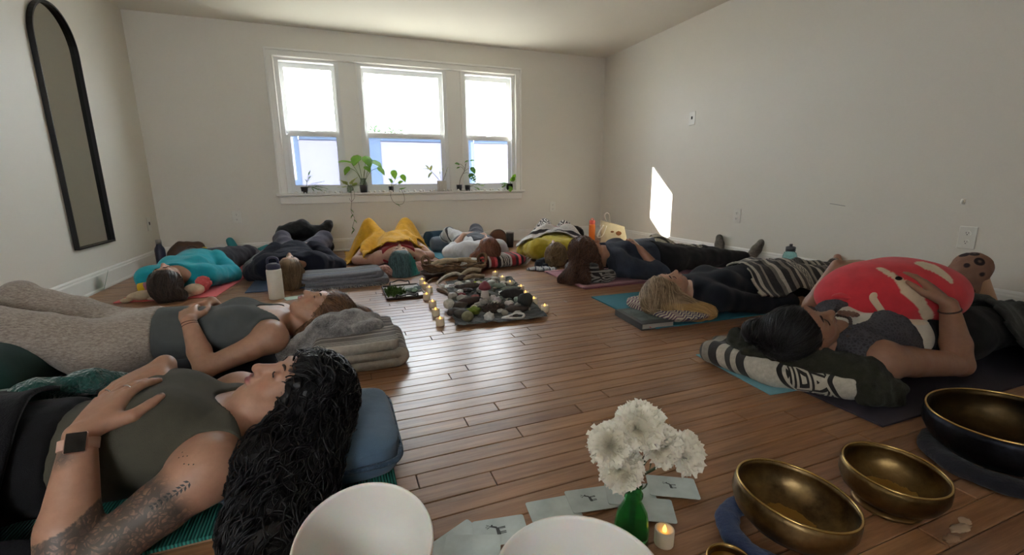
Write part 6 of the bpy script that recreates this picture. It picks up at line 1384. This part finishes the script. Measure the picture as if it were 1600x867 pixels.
for side, L_ in (('metal tray', cl_), ('blonde woman', cr_)):
    for k, (x, y) in enumerate(L_): tealight((x, y, 0), 'lit tealight, %s from the basket in the row facing the %s' % (nth[k], side), 1.15)
# things on the cloth: (name, label, category, pixel, builder)
STN = {}
def stone(px, py, r, c, name, label, cat='stone', amp=.12, seed=0, rough=.7, var=.25, rz=0., fr=1.6, nu=18, z=.008):
    p = F(px, py); m = plain('stone_'+c, c, rough, var=var, scale=60); o = put(name, blob((0, 0, r[2]*.92), r, seed, amp, fr, nu, 10, rz=rz), m, loc=(p[0], p[1], z)); return tag(o, label, cat)
stone(702, 484, (.036, .034, .034), 'b9b0a2', 'round_stone', 'round cream coloured stone near the edge of the altar cloth', amp=.04)
g = stone(731, 504, (.036, .036, .032), '6e6a4e', 'gourd', 'small striped green gourd at the front edge of the altar cloth', 'gourd', .03)
stone(764, 503, (.03, .024, .026), 'c9c6bf', 'crystal_cluster', 'white spiky crystal cluster at the front of the altar cloth', 'crystal', .35, 3, .3, fr=3)
stone(777, 478, (.028, .026, .028), 'a79a9c', 'crystal', 'rounded mauve white crystal next to the mushroom', 'crystal', .2, 5, .3)
stone(722, 498, (.05, .035, .028), '2c2723', 'dark_stone', 'dark lumpy stone beside the striped gourd', amp=.18, seed=4)
stone(709, 494, (.045, .03, .024), '3a332d', 'dark_stone', 'flat brown stone behind the dark lumpy stone', amp=.2, seed=7, rz=.5)
stone(714, 483, (.07, .03, .022), '4a4038', 'bark_piece', 'long curled bark piece by the round cream stone', 'bark', .25, 9, .9, rz=-.3)
stone(736, 478, (.092, .030, .028), '3b2a24', 'bark_log', 'thick reddish brown bark roll in the middle of the altar cloth', 'bark', .10, 2, .9, rz=.05)
stone(800, 468, (.085, .045, .038), '2a2523', 'charred_wood', 'blackened wood chunk near the tealights at the edge of the cloth', 'wood', .22, 8, .9, rz=-.15)
stone(808, 490, (.075, .03, .024), '3a2f2a', 'bark_log', 'dark bark stick near the pale shell ring', 'bark', .14, 6, .9, rz=-.2)
stone(820, 482, (.05, .045, .05), '2b2c2a', 'dried_leaf', 'dark curled dried leaf standing at the corner of the cloth', 'leaf', .35, 11, .8)
stone(740, 492, (.05, .03, .022), '6d7a2c', 'moss_clump', 'yellow green moss clump beside the pine cone', 'moss', .35, 4, 1)
stone(747, 449, (.042, .03, .022), '8ba022', 'moss_clump', 'bright lime moss clump behind the mushroom', 'moss', .35, 6, 1)
stone(741, 487, (.022, .02, .02), 'b9ad98', 'pale_pebble', 'pale round pebble just behind the yellow green moss', amp=.08)
stone(722, 474, (.038, .03, .026), '9a938a', 'quartz', 'grey white quartz chunk in front of the dark dish', 'crystal', .25, 12, .4)
stone(708, 470, (.035, .03, .026), '8b857a', 'quartz', 'milky quartz lump near the tray end of the cloth', 'crystal', .25, 14, .4)
stone(780, 452, (.05, .05, .02), '7c877c', 'grey_leaf', 'soft grey green leaf rosette near the back of the cloth', 'leaf', .4, 15, .9, fr=3)
stone(768, 450, (.036, .03, .03), 'a8b0aa', 'crystal', 'frosted pale crystal beside the grey green rosette', 'crystal', .2, 16, .3)
stone(733, 453, (.10, .03, .024), '4a4039', 'driftwood', 'knotted brown driftwood behind the dark dish', 'wood', .25, 17, .9, rz=.15)
stone(743, 467, (.03, .03, .012), '8a4a48', 'dried_rose', 'dusty red dried rose in the centre of the cloth', 'flower', .3, 18, .9, fr=3)
stone(722, 464, (.028, .026, .012), '7a3a3e', 'dried_rose', 'dark red dried petals by the dark dish', 'flower', .3, 19, .9, fr=3)
stone(756, 478, (.036, .026, .024), '8b847b', 'quartz', 'pinkish grey crystal at the foot of the mushroom', 'crystal', .25, 20, .4)
stone(797, 457, (.07, .045, .02), '6a6e62', 'lichen_bark', 'grey green lichen covered bark at the far edge of the cloth', 'bark', .35, 22, 1)
# pine cones: scales spiralling round a core
def pinecone(px, py, L, R, rz, label):
    p = F(px, py); t = empty('pine_cone', (p[0], p[1], R*1.02), rz, label, 'pine cone'); sc = []
    for k in range(70):
        a = k*2.39996; u = (k+.5)/70; x = -L/2+L*u; r_ = R*math.sin(math.pi*min(1, .12+u*.86))**.7*.8; ax = np.array([0, math.cos(a), math.sin(a)]); c = np.array([x, 0, 0])+ax*r_
        w = np.cross([1, 0, 0], ax)*.008; tip = c+ax*.009+np.array([.007, 0, 0]); sc.append((np.array([c-w-np.array([.006, 0, 0]), c+w-np.array([.006, 0, 0]), tip+w*.6, tip-w*.6, c-ax*.003+np.array([.004, 0, 0])]), [[0, 1, 2, 3], [0, 3, 4], [1, 4, 2], [3, 2, 4]]))
    put('core', blob((0, 0, 0), (L*.48, R*.8, R*.8), amp=.02, nu=14, nv=8), plain('cone_core', '2b1f19', .9), t); o = put('scales', sc, plain('cone_scale', '3d2d25', .85, var=.2), t, smooth=False); o['kind'] = 'stuff'
pinecone(771, 489, .14, .034, .05, 'large dark pine cone lying in front of the mushroom'); pinecone(722, 440, .09, .026, .8, 'small brown pine cone behind the white box, near the basket')
# mushroom
p = F(758, 474); t = empty('mushroom_figure', (p[0], p[1], .008), 0, 'white stemmed mushroom figure with a dark red cap, tallest thing on the cloth', 'figurine')
put('mushroom_stem', lathe([(0, 0), (.034, 0), (.033, .02), (.026, .06), (.022, .10), (0, .10)], 20), plain('mushroom_white', 'b8aca2', .6, var=.08), t); put('mushroom_cap', lathe([(0, .09), (.03, .088), (.042, .094), (.040, .112), (.026, .132), (.008, .146), (0, .147)], 22), plain('mushroom_red', '6e2b35', .5, var=.2), t)
# dish, shell, box, feathers, wood
p = F(724, 458); o = put('dark_dish', lathe([(0, .004), (.05, .004), (.062, .016), (.060, .018), (.046, .009), (0, .008)], 26), plain('dark_wood_dish', '2e2622', .5), loc=(p[0], p[1], .01)); o.scale = (1.15, .85, 1); tag(o, 'flat dark oval dish near the middle of the cloth', 'dish')
p = F(803, 500); o = put('shell_ring', tube([(.065*math.cos(a)*(1+.1*math.sin(3*a)), .035*math.sin(a), .012+.006*math.sin(2*a)) for a in np.linspace(0, 6.283, 26)], .008, 8), plain('pale_shell', 'b9b4ac', .4, var=.2), loc=(p[0], p[1], .008)); tag(o, 'pale open shell ring at the front corner of the cloth', 'shell')
p = F(711, 449); t = empty('white_box', (p[0], p[1], .012), .06, 'long low white open box behind the stones', 'box'); put('tray_base', [box((0, 0, .004), (.24, .09, .006))], plain('white_card', 'b4b3ac', .6), t, smooth=False); put('tray_end', [box((-.108, -.03, .018), (.03, .03, .024), bev=.003)], plain('white_card', 'b4b3ac', .6), t, smooth=False); put('tray_end', [box((.10, -.02, .02), (.03, .05, .03), bev=.003)], plain('white_card', 'b4b3ac', .6), t, smooth=False)
def stick(pts, r, c, name, label, cat='branch', n=16, rr=None):
    o = put(name, tube(curve(pts, n), rr if rr is not None else r, 8), plain('wood_'+c, c, .85, var=.25, scale=25, bmp=.3, bscale=60)); return tag(o, label, cat)
def FZ(x, y, z): q = F(x, y); return (q[0], q[1], z)
stick([FZ(683, 447, .02), FZ(697, 440, .045), FZ(712, 436, .05), FZ(722, 437, .035)], .014, 'b0a595', 'driftwood', 'pale bent driftwood branch behind the white box', 'wood')
stick([FZ(720, 436, .03), FZ(735, 432, .06), FZ(752, 431, .05)], .018, '9c8a72', 'driftwood', 'tan driftwood piece leaning behind the white box', 'wood')
stick([FZ(724, 441, .02), FZ(738, 438, .04), FZ(757, 437, .03)], .016, '8b7760', 'driftwood', 'short brown driftwood piece next to the tan one', 'wood')
stick([FZ(668, 443, .012), FZ(676, 439, .02), FZ(684, 436, .012)], .008, '6a5540', 'twig', 'short dark twig by the wooden bowl', 'twig')
stick([FZ(684, 454, .01), FZ(695, 458, .015), FZ(702, 462, .01)], .012, '5a4c3e', 'twig', 'forked brown twig by the first tealights', 'twig')
stick([FZ(690, 449, .01), FZ(693, 455, .02), FZ(700, 456, .012)], .010, '77685a', 'twig', 'grey brown twig next to the forked one', 'twig')
rs = random.Random(21); cols = ['5b554d', '77706a', '3c3833', '8f887e', '6e5a52', '4e5048', '9a9287', '58453f']
for k in range(64):
    u, v = rs.uniform(.08, .92), rs.uniform(.05, .95); x = .554+.546*u+v*.21; y = 2.335+1.17*v-.04*u; r_ = rs.uniform(.010, .024); c = rs.choice(cols)
    o = put('pebble', blob((0, 0, r_*.6), (r_*rs.uniform(.9, 1.5), r_, r_*rs.uniform(.6, .9)), k, .2, 2, 10, 7), plain('stone_'+c, c, .7, var=.25, scale=60), loc=(x, y, .008)); tag(o, 'small pebble or stone scattered on the altar cloth', 'stone', 'small stones on the altar cloth')
for k in range(30):
    u, v = rs.uniform(.06, .94), rs.uniform(.1, .97); x = .554+.546*u+v*.21; y = 2.335+1.17*v-.04*u; r_ = rs.uniform(.014, .028); c = rs.choice(['c2bbb0', 'aaa39a', 'b7aba6', '9fa59c', 'cdc9c1'])
    o = put('pale_chip', blob((0, 0, r_*.6), (r_*rs.uniform(.9, 1.4), r_, r_*rs.uniform(.6, .9)), k+70, .3, 3, 12, 8), plain('stone_'+c, c, .5, var=.25, scale=60), loc=(x, y, .010)); tag(o, 'pale quartz or shell chip among the stones on the altar cloth', 'stone', 'pale chips on the altar cloth')
for k in range(40):
    u, v = rs.uniform(.05, .95), rs.uniform(.15, .95); x = .554+.546*u+v*.21; y = 2.335+1.17*v-.04*u; a = rs.uniform(0, 6.28); L_ = rs.uniform(.03, .06)
    V_, F_ = leaf_mesh(.1, .45, n=5); o = put('loose_leaf', (V_*L_, F_), plain('dry_leaf_%d' % (k % 4), ['6c7263', '7d8176', '59584b', '8a8578'][k % 4], .8), loc=(x, y, .022+rs.uniform(0, .012)), rot=(rs.uniform(-.4, .4), rs.uniform(-.5, .1), a)); tag(o, 'dry grey green leaf scattered on the altar cloth', 'leaf', 'dry leaves on the altar cloth')
# tray
t = empty('serving_tray', (.40, 3.31, 0), 0, 'rectangular metal tray with looped handles beside the altar cloth', 'tray')
M_TR = plain('pewter', 'a59a90', .3, .9)
put('tray_plate', [box((0, 0, .008), (.27, .40, .006), bev=.002)], M_TR, t, smooth=False)
put('tray_rim', [box((-.135, 0, .014), (.012, .412, .014), bev=.004), box((.135, 0, .014), (.012, .412, .014), bev=.004), box((0, .20, .014), (.26, .012, .014), bev=.004), box((0, -.20, .014), (.26, .012, .014), bev=.004)], plain('dark_pewter', '4a423c', .4, .8), t, smooth=False)
for s_ in (-1, 1): put('handle', tube(curve([(-.075, s_*.205, .016), (-.07, s_*.215, .04), (-.05, s_*.24, .035), (0, s_*.25, .045), (.05, s_*.24, .035), (.07, s_*.215, .04), (.075, s_*.205, .016)], 26), .005, 8), plain('black_iron', '1e1b1a', .4, .6), t)
rs3 = np.random.RandomState(3); Vm = []; Fm = []
for k in range(900):
    p = np.array([-.07+rs3.normal()*.032, -.03+rs3.normal()*.06, .016]); p[:2] = np.clip(p[:2], (-.125, -.18), (.0, .12)); d = nrm(np.array([rs3.normal()*.6, rs3.normal()*.6, 1])); b = np.cross(d, rs3.normal(size=3)); b = nrm(b)*.004; L_ = .02+.025*rs3.rand(); i = len(Vm); Vm += [p-b, p+b, p+d*L_]; Fm.append([i, i+1, i+2])
o = put('moss_sprigs', (np.array(Vm), Fm), plain('moss_green', '3f5a1c', .8, var=.3)); o.location = (.40, 3.31, 0); tag(o, 'dark green moss sprigs heaped on the metal tray', 'moss', kind='stuff')
o = put('paper_sheet', [box((0, 0, 0), (.13, .22, .002))], plain('blue_white_print', '9aa8ac', .5, var=.5, scale=18), loc=(.47, 3.36, .014), smooth=False); tag(o, 'blue and white printed sheet lying on the metal tray', 'paper')
for k, (x, y, c) in enumerate(((.45, 3.26, '7f9488'), (.50, 3.30, '8a9a98'), (.47, 3.22, '6c8474'))):
    o = put('sage_bundle', blob((0, 0, .016), (.04, .02, .014), k+30, .4, 3, 14, 8, rz=.6*k), plain('sage_'+c, c, .9, var=.3, scale=50), loc=(x, y, .014)); tag(o, ['grey green sage bundle in front on the tray', 'silvery sage bundle in the middle of the printed sheet', 'green sage bundle nearest the tray handle'][k], 'herb')
# wooden bowl with slatted sides and the twig basket
p = F(677, 434); t = empty('wooden_bowl', (p[0], p[1], 0), 0, 'shallow dark wooden bowl between the teal hair and the tray', 'bowl')
put('bowl', lathe([(0, .006), (.05, .0), (.06, .004), (.095, .035), (.112, .058), (.106, .058), (.088, .036), (.05, .014), (0, .012)], 36), plain('dark_walnut', '3a2c25', .45, var=.15), t)
t = empty('twig_basket', (.93, 3.86, 0), -.12, 'low oval basket woven of brown twigs with branch handles', 'basket'); rb = np.random.RandomState(2); M_TW = [plain('twig_%d' % i, c, .85, var=.25, scale=30) for i, c in enumerate(('6b5038', '56402d', '7d6247'))]
for k in range(26):
    z = .012+.085*(k/25); a0 = rb.rand()*6.28; sp = 2.2+rb.rand()*2.4; th = np.linspace(a0, a0+sp, 22); rx, ry = .25+.03*z/.1, .13+.03*z/.1
    P_ = np.stack([rx*np.cos(th)*(1+.04*np.sin(th*5+k)), ry*np.sin(th)*(1+.05*np.sin(th*4+k)), z+.012*np.sin(th*6+k*2)+.0*th], -1); P_[:, 2] = np.maximum(P_[:, 2], .006); put('twig', tube(P_, .006+.004*rb.rand(), 6), M_TW[k % 3], t)
put('base', lathe([(0, .004), (.2, .004), (.24, .01), (.2, .012), (0, .012)], 24), M_TW[1], t).scale = (1, .55, 1)
for s_ in (-1, 1): put('branch_handle', tube(curve([(s_*.25, -.03, .05), (s_*.285, -.02, .13), (s_*.26, .02, .165), (s_*.22, .05, .12), (s_*.24, .07, .04)], 18), .013, 8), M_TW[0], t)
for k, (a, b, c) in enumerate(((( -.18, -.02, .08), (.15, .03, .12), 'a08c70'), ((-.12, .05, .10), (.2, .0, .09), '8b7458'), ((-.2, .03, .09), (.02, -.06, .13), 'b3a186'))):
    cs, sn = math.cos(-.12), math.sin(-.12); w = lambda q: (.93+q[0]*cs-q[1]*sn, 3.86+q[0]*sn+q[1]*cs, q[2]); m_ = [(a[i]+b[i])/2+(.02 if i == 2 else 0) for i in range(3)]
    stick([w(a), w(m_), w(b)], .016, c, 'driftwood', ['long pale driftwood stick laid across the twig basket', 'brown driftwood stick behind the pale one in the twig basket', 'bleached driftwood stick at the bowl end of the twig basket'][k], 'wood')
# ------------------------------------------------------------------ nearest things: bowls, cushions, flowers, cards
M_QUARTZ = plain('frosted_quartz', 'd9d6d0', .45, var=.03, scale=6, sub=.2)
def cyl_bowl(loc, r, h, tilt, label, rz=0.):
    t = empty('crystal_bowl', loc, rz, label, 'bowl'); t.rotation_euler = (tilt, 0, rz); e = .007
    prof = [(0, .0), (r*.55, .004), (r*.82, .022), (r*.93, .06), (r*.98, h*.6), (r, h-.006), (r-.002, h), (r-e+.002, h), (r-e, h-.006), (r*.98-e, h*.6), (r*.93-e, .062), (r*.80-e, .03), (r*.5, .012), (0, .009)]
    put('bowl', lathe(prof, 64), M_QUARTZ, t); return t
def ring_cushion(loc, R, r, mat, label, seed=0):
    th = np.linspace(0, 2*math.pi, 60, endpoint=False); V = []
    for a in th:
        for b in np.linspace(0, 2*math.pi, 18, endpoint=False):
            k = 1+.06*math.sin(a*9+seed)+.03*math.sin(a*23); V.append(((R+r*k*math.cos(b))*math.cos(a), (R+r*k*math.cos(b))*math.sin(a), r*.62*(1+math.sin(b)*k)))
    Fq = [[i*18+j, ((i+1) % 60)*18+j, ((i+1) % 60)*18+(j+1) % 18, i*18+(j+1) % 18] for i in range(60) for j in range(18)]
    o = put('ring_cushion', (np.array(V), Fq), mat, loc=loc); return tag(o, label, 'cushion')
def crys(c, r, n, h, label):
    n = nrm(n); base = np.array(c)-n*h; base[2] = max(base[2], .002); t = cyl_bowl(tuple(base), r, h, 0, label); t.rotation_euler = Vector(n).to_track_quat('Z', 'X').to_euler(); return t
crys((-.006, .70, .205), .117, (.02, -.30, 1), .165, 'white frosted crystal bowl beside the ribbed green mat')
ring_cushion((-.01, .755, .0), .06, .03, fabric('grey_ring', '77757a', .1), 'grey ring cushion under the crystal bowl by the green mat')
crys((.300, .504, .2), .1376, (0, 0, 1), .19, 'white frosted crystal bowl in front of the green vase'); ring_cushion((.30, .504, .0), .06, .012, fabric('grey_ring2', '77757a', .1), 'thin grey ring cushion under the crystal bowl by the vase')
def brass(name, dark, light, patch):
    m, nt, bs = mat_new(name); f = noise(nt, 9, 5, .65); g = noise(nt, 30, 4, .7); v = node(nt, 'ShaderNodeTexVoronoi'); v.inputs['Scale'].default_value = 26; tc = node(nt, 'ShaderNodeTexCoord'); nt.links.new(tc.outputs['Object'], v.inputs['Vector'])
    c = ramp(nt, f, [(.35, hexc(dark)), (.65, hexc(light))]); sp = node(nt, 'ShaderNodeSeparateXYZ'); nt.links.new(tc.outputs['Object'], sp.inputs[0])
    rr = mth(nt, 'SQRT', mth(nt, 'ADD', mth(nt, 'POWER', mth(nt, 'ADD', sp.outputs[0], 0.), 2.), mth(nt, 'POWER', sp.outputs[1], 2.)))
    k = mth(nt, 'MULTIPLY', mth(nt, 'LESS_THAN', mth(nt, 'ADD', rr, mth(nt, 'MULTIPLY', g, .03)), .083), mth(nt, 'LESS_THAN', sp.outputs[2], .03))
    c = mixc(nt, mth(nt, 'MULTIPLY', k, patch), c, hexc('b08a4c')); nt.links.new(c, bs.inputs['Base Color']); bs.inputs['Metallic'].default_value = 1
    nt.links.new(mth(nt, 'ADD', .28, mth(nt, 'MULTIPLY', g, .28)), bs.inputs['Roughness']); bump(nt, bs, v.outputs['Distance'], .35, .006); return m
def sing_bowl(loc, r, h, mat, label, n=(0, 0, 1), e=.005, outer=None):
    t = empty('singing_bowl', loc, 0, label, 'bowl'); t.rotation_euler = Vector(nrm(n)).to_track_quat('Z', 'X').to_euler()
    prof = [(0, 0), (r*.45, .002), (r*.70, h*.10), (r*.92, h*.36), (r*1.01, h*.64), (r*1.005, h*.86), (r*.985, h), (r*.985-e, h), (r*1.0-e, h*.86), (r*1.0-e, h*.64), (r*.91-e, h*.38), (r*.68-e, h*.14), (r*.42, .006), (0, .006)]
    o = put('bowl', lathe(prof, 72), mat, t)
    if outer is not None:
        o.data.materials.append(outer); k = np.zeros(len(o.data.polygons), np.int32); k[:6*72] = 1; o.data.polygons.foreach_set('material_index', k)
    put('rim', tube([(r*.983*math.cos(a)-e*.4*math.cos(a), r*.983*math.sin(a)-e*.4*math.sin(a), h) for a in np.linspace(0, 2*math.pi, 73)], e*.62, 8, False), plain('polished_rim', 'b8995f', .25, 1), t); return t
M_BR1 = brass('hammered_brass', '4a3c2a', '8c7550', .9); M_BR2 = brass('aged_brass', '42351f', '7d6642', .9); M_BR3 = brass('dark_bronze', '2a251e', '4b3c26', .7)
def bowl_at(c, r, h, n, mat, label, outer=None):
    n = nrm(n); b = np.array(c)-n*h; return sing_bowl(tuple(b), r, h, mat, label, n, outer=outer)
bowl_at((.885, .582, .129), .122, .092, (.126, -.046, 1), M_BR1, 'hammered brass singing bowl on the blue ring cushion'); ring_cushion((.86, .60, 0), .098, .026, fabric('indigo_cotton', '2c3a5a', .2, 400, 20, .4), 'indigo blue ring cushion under the hammered brass bowl')
bowl_at((1.218, .575, .105), .108, .088, (0, -.05, 1), M_BR2, 'smaller brass singing bowl beside the aubergine mat, between the other metal bowls'); ring_cushion((1.218, .579, 0), .06, .0115, plain('brass_ring', '6b5230', .35, .7), 'flat brown ring under the smaller brass bowl')
bowl_at((1.66, .565, .16), .165, .125, (-.066, .028, 1), M_BR3, 'large dark bronze singing bowl on a black cushion', brass('slate_bronze', '14151a', '30323a', 0.)); ring_cushion((1.668, .562, 0), .135, .034, fabric('black_cotton2', '1a1a22', .2, 400, 20, .4), 'black ring cushion under the large dark bronze bowl')
bowl_at((.672, .552, .055), .045, .045, (0, 0, 1), M_BR2, 'tiny brass bowl in front of the tealight'); 
# vase with carnations
t = empty('flower_vase', (.553, .712, 0), 0, 'green glass bottle vase with a flared neck', 'vase'); GL = clear('green_glass', '66c777', .04); GL.node_tree.nodes['Principled BSDF'].inputs['IOR'].default_value = 1.2
put('glass', lathe([(0, .002), (.034, 0), (.038, .006), (.038, .05), (.032, .082), (.019, .108), (.017, .118), (.021, .122), (.021, .128), (.0165, .131), (.0165, .146), (.0185, .150), (.0155, .150), (.0140, .131), (.0145, .11), (.028, .08), (.034, .05), (.034, .010), (0, .008)], 32), GL, t)
put('lip_leaf', [tube(curve([(.016, 0, .13), (.026, -.004, .138), (.030, -.006, .148)], 6), .0016, 5), tube(curve([(-.016, 0, .132), (-.025, -.004, .14), (-.028, -.004, .152)], 6), .0016, 5)], plain('dry_bract', '33422c', .7), t)
def carn_white():
    m = plain('carnation_white', 'f4f0e4', .8); nt = m.node_tree; bs = nt.nodes['Principled BSDF']; tl = node(nt, 'ShaderNodeBsdfTranslucent'); tl.inputs[0].default_value = (*hexc('f6f2e6'), 1); mx = node(nt, 'ShaderNodeMixShader'); mx.inputs[0].default_value = .35
    nt.links.new(bs.outputs[0], mx.inputs[1]); nt.links.new(tl.outputs[0], mx.inputs[2]); nt.links.new(mx.outputs[0], nt.nodes['Material Output'].inputs[0]); return m
M_CAR = carn_white()
def petal(seed, w):
    def fn(u, v):
        s = (u-.5)*2; a = s*.85*w; r = v*(1+.05*np.sin(u*31+seed)+.04*np.sin(u*57+seed*2)); ruf = v**2*(.10*np.sin(u*15+seed)+.05*np.sin(u*27+seed*3)+.02*np.sin(u*44))
        return r*np.sin(a), ruf+.0*v, r*np.cos(a)
    V, Q, _ = grid(25, 7, fn); return V, Q
def carnation(c, axis, R, label, seed, neck=(.553, .712, .145)):
    rg = np.random.RandomState(seed); t = empty('carnation', tuple(c), 0, label, 'flower', 'white carnations in the green vase'); axis = nrm(axis); a0 = nrm(np.cross(axis, (.2, .9, .1))); b0 = np.cross(axis, a0); b = -axis*R*.45; Ps = []
    prot = [petal(k*1.7+seed, w) for k, w in enumerate((1., .85, 1.15, .7))]
    n = 84
    for k in range(n):
        u = (k+.5)/n; el = 1.42*u**.72; az = k*2.39996+rg.rand()*.4; d = nrm(axis*math.cos(el)+(a0*math.cos(az)+b0*math.sin(az))*math.sin(el)); L_ = R*(1.32-.22*u)*rg.uniform(.88, 1.08)
        side = nrm(np.cross(d, axis)+1e-6); nn = np.cross(side, d); tw = rg.uniform(-1.3, 1.3)*(1-.7*u); s2 = side*math.cos(tw)+nn*math.sin(tw); n2 = np.cross(s2, d)
        V, Q = prot[k % 4]; V = V*L_; cr = (V[:, 2]/L_)**2; W_ = b+V[:, :1]*s2+V[:, 1:2]*n2*1.2+V[:, 2:]*d-axis*(cr*R*.28*u)[:, None]; Ps.append((W_, Q.tolist()))
    o = put('petals', Ps, M_CAR, t); o['kind'] = 'stuff'
    put('calyx', tube([b-axis*R*.1, b+axis*R*.12], [.006, .010], 10), plain('calyx_green', '4c6440', .6), t)
    e = np.array(neck)-np.array(c)+np.array([rg.uniform(-.006, .006), rg.uniform(-.006, .006), -.11]); e2 = np.array(neck)-np.array(c)+np.array([rg.uniform(-.006, .006), rg.uniform(-.006, .006), 0]); P_ = curve([b-axis*R*.1, (b-axis*R*.5+e2)/2*.9+b*.1, e2, e], 18); put('stem', tube(P_, .0032, 7), plain('carnation_stem', '38492f', .6), t)
    m = P_[7]; put('stem_leaf', (np.array([m, m+[.006, 0, .02], m+[.012, -.004, .05], m+[.002, 0, .022]]), [[0, 1, 2, 3]]), plain('carnation_stem', '38492f', .6), t)
for c, ax, R, lb, s in (((.562, .712, .298), (.1, -.25, 1), .047, 'white carnation at the top of the bunch in the green vase', 1), ((.482, .715, .268), (-.7, -.2, .75), .040, 'white carnation leaning out on the side of the crystal bowl, upper one', 2), ((.505, .695, .212), (-.5, -.7, .4), .041, 'white carnation drooping low in front of the green vase', 3), ((.622, .715, .232), (.35, -.5, .7), .044, 'white carnation just below the topmost one, facing forward', 4), ((.700, .72, .190), (.85, -.25, .25), .043, 'white carnation drooping outward on the side of the brass bowls', 5), ((.535, .735, .258), (-.2, .3, .9), .040, 'white carnation tucked behind the topmost one', 6)): carnation(np.array(c), ax, R, lb, s)
tealight((.622, .685, 0), 'tealight with a glowing orange flame beside the green vase', 1.0, None)
# cards with a small stag
M_CARD = plain('misty_card', 'b3bcb8', .45, var=.18, scale=14); M_STAG = plain('stag_ink', '3c3e3e', .7)
def stag():
    poly = []; q = lambda pts: poly.append((np.array([(x, y, 0) for x, y in pts]), [list(range(len(pts)))]))
    q([(-.011, .0), (.009, .002), (.010, .009), (-.010, .008)]); q([(.006, .005), (.012, .006), (.016, .016), (.012, .018)]); q([(.011, .015), (.019, .014), (.019, .017), (.013, .020)])
    for x in (-.009, -.005, .005, .008): q([(x, .002), (x+.0018, .002), (x+.001+.002, -.012), (x+.0005, -.012)])
    for s in (-1, 1):
        q([(.0135, .019), (.015, .019), (.015+s*.006, .028), (.0135+s*.006, .028)]); q([(.0145+s*.003, .023), (.0155+s*.003, .023), (.014+s*.001, .030), (.013+s*.001, .030)])
    return join(poly)
SV, SF = stag()
def card(px, py, rz, z, label, w=.082, h=.125, st=(0, .02), ss=1., fan=0):
    p = F(px, py); t = empty('oracle_card', (p[0], p[1], z), rz, label, 'card'); pts = []
    for cx_, cy_, a0 in ((w/2-.006, h/2-.006, 0), (-w/2+.006, h/2-.006, 1), (-w/2+.006, -h/2+.006, 2), (w/2-.006, -h/2+.006, 3)): pts += [(cx_+.006*math.cos(a0*math.pi/2+k*math.pi/8), cy_+.006*math.sin(a0*math.pi/2+k*math.pi/8)) for k in range(5)]
    n = len(pts); V = np.array([(x, y, 0) for x, y in pts]+[(x, y, .0012) for x, y in pts]); put('card_sheet', (V, [list(range(n))[::-1], [n+i for i in range(n)]]+[[i, (i+1) % n, n+(i+1) % n, n+i] for i in range(n)]), M_CARD, t, smooth=False)
    if ss: put('stag_print', (SV*ss+np.array([st[0], st[1], .0017]), SF), M_STAG, t, smooth=False)
    return t
card(1050, 766, 1.05, .0105, 'pale card with a stag, partly under the carnations on the side of the brass bowls', st=(.0, .0), ss=.8); card(1012, 800, 1.05, .0085, 'pale card beneath the stag card, nearest the vase', ss=0)
card(985, 775, 1.15, .0065, 'pale card lying right behind the green vase', ss=0)
card(925, 782, -1.75+math.pi, .0045, 'pale card with a stag, between the vase and the crystal bowl', st=(0, .0), ss=.9); card(865, 798, 1.45, .0028, 'pale blank card overlapping its neighbour behind the crystal bowl', ss=0)
card(782, 832, 1.40, .0045, 'pale card with a dark stag standing clear behind the crystal bowls', st=(.0, -.0), ss=1.1); card(715, 850, 2.0, .0028, 'pale card at the end of the row, beside the taller crystal bowl', ss=0); card(738, 862, 1.2, .0062, 'pale card at the end of the row lying on its neighbour', ss=0)
# paint worn off the boards
for k, (x, y, c) in enumerate(((1.29, .465, 'b49a80'), (1.235, .455, '9c7c62'), (1.33, .475, 'a88c72'))):
    o = put('worn_patch', blob((0, 0, 0), (.028-.006*k, .012, .0012), k, .5, 2, 16, 6), plain('bare_wood_'+c, c, .6, var=.2), loc=(x, y, .0006)); tag(o, ['largest pale worn patch on the boards by the small brass bowl', 'small tan worn patch on the boards', 'middle pale worn patch on the boards'][k], 'mark')
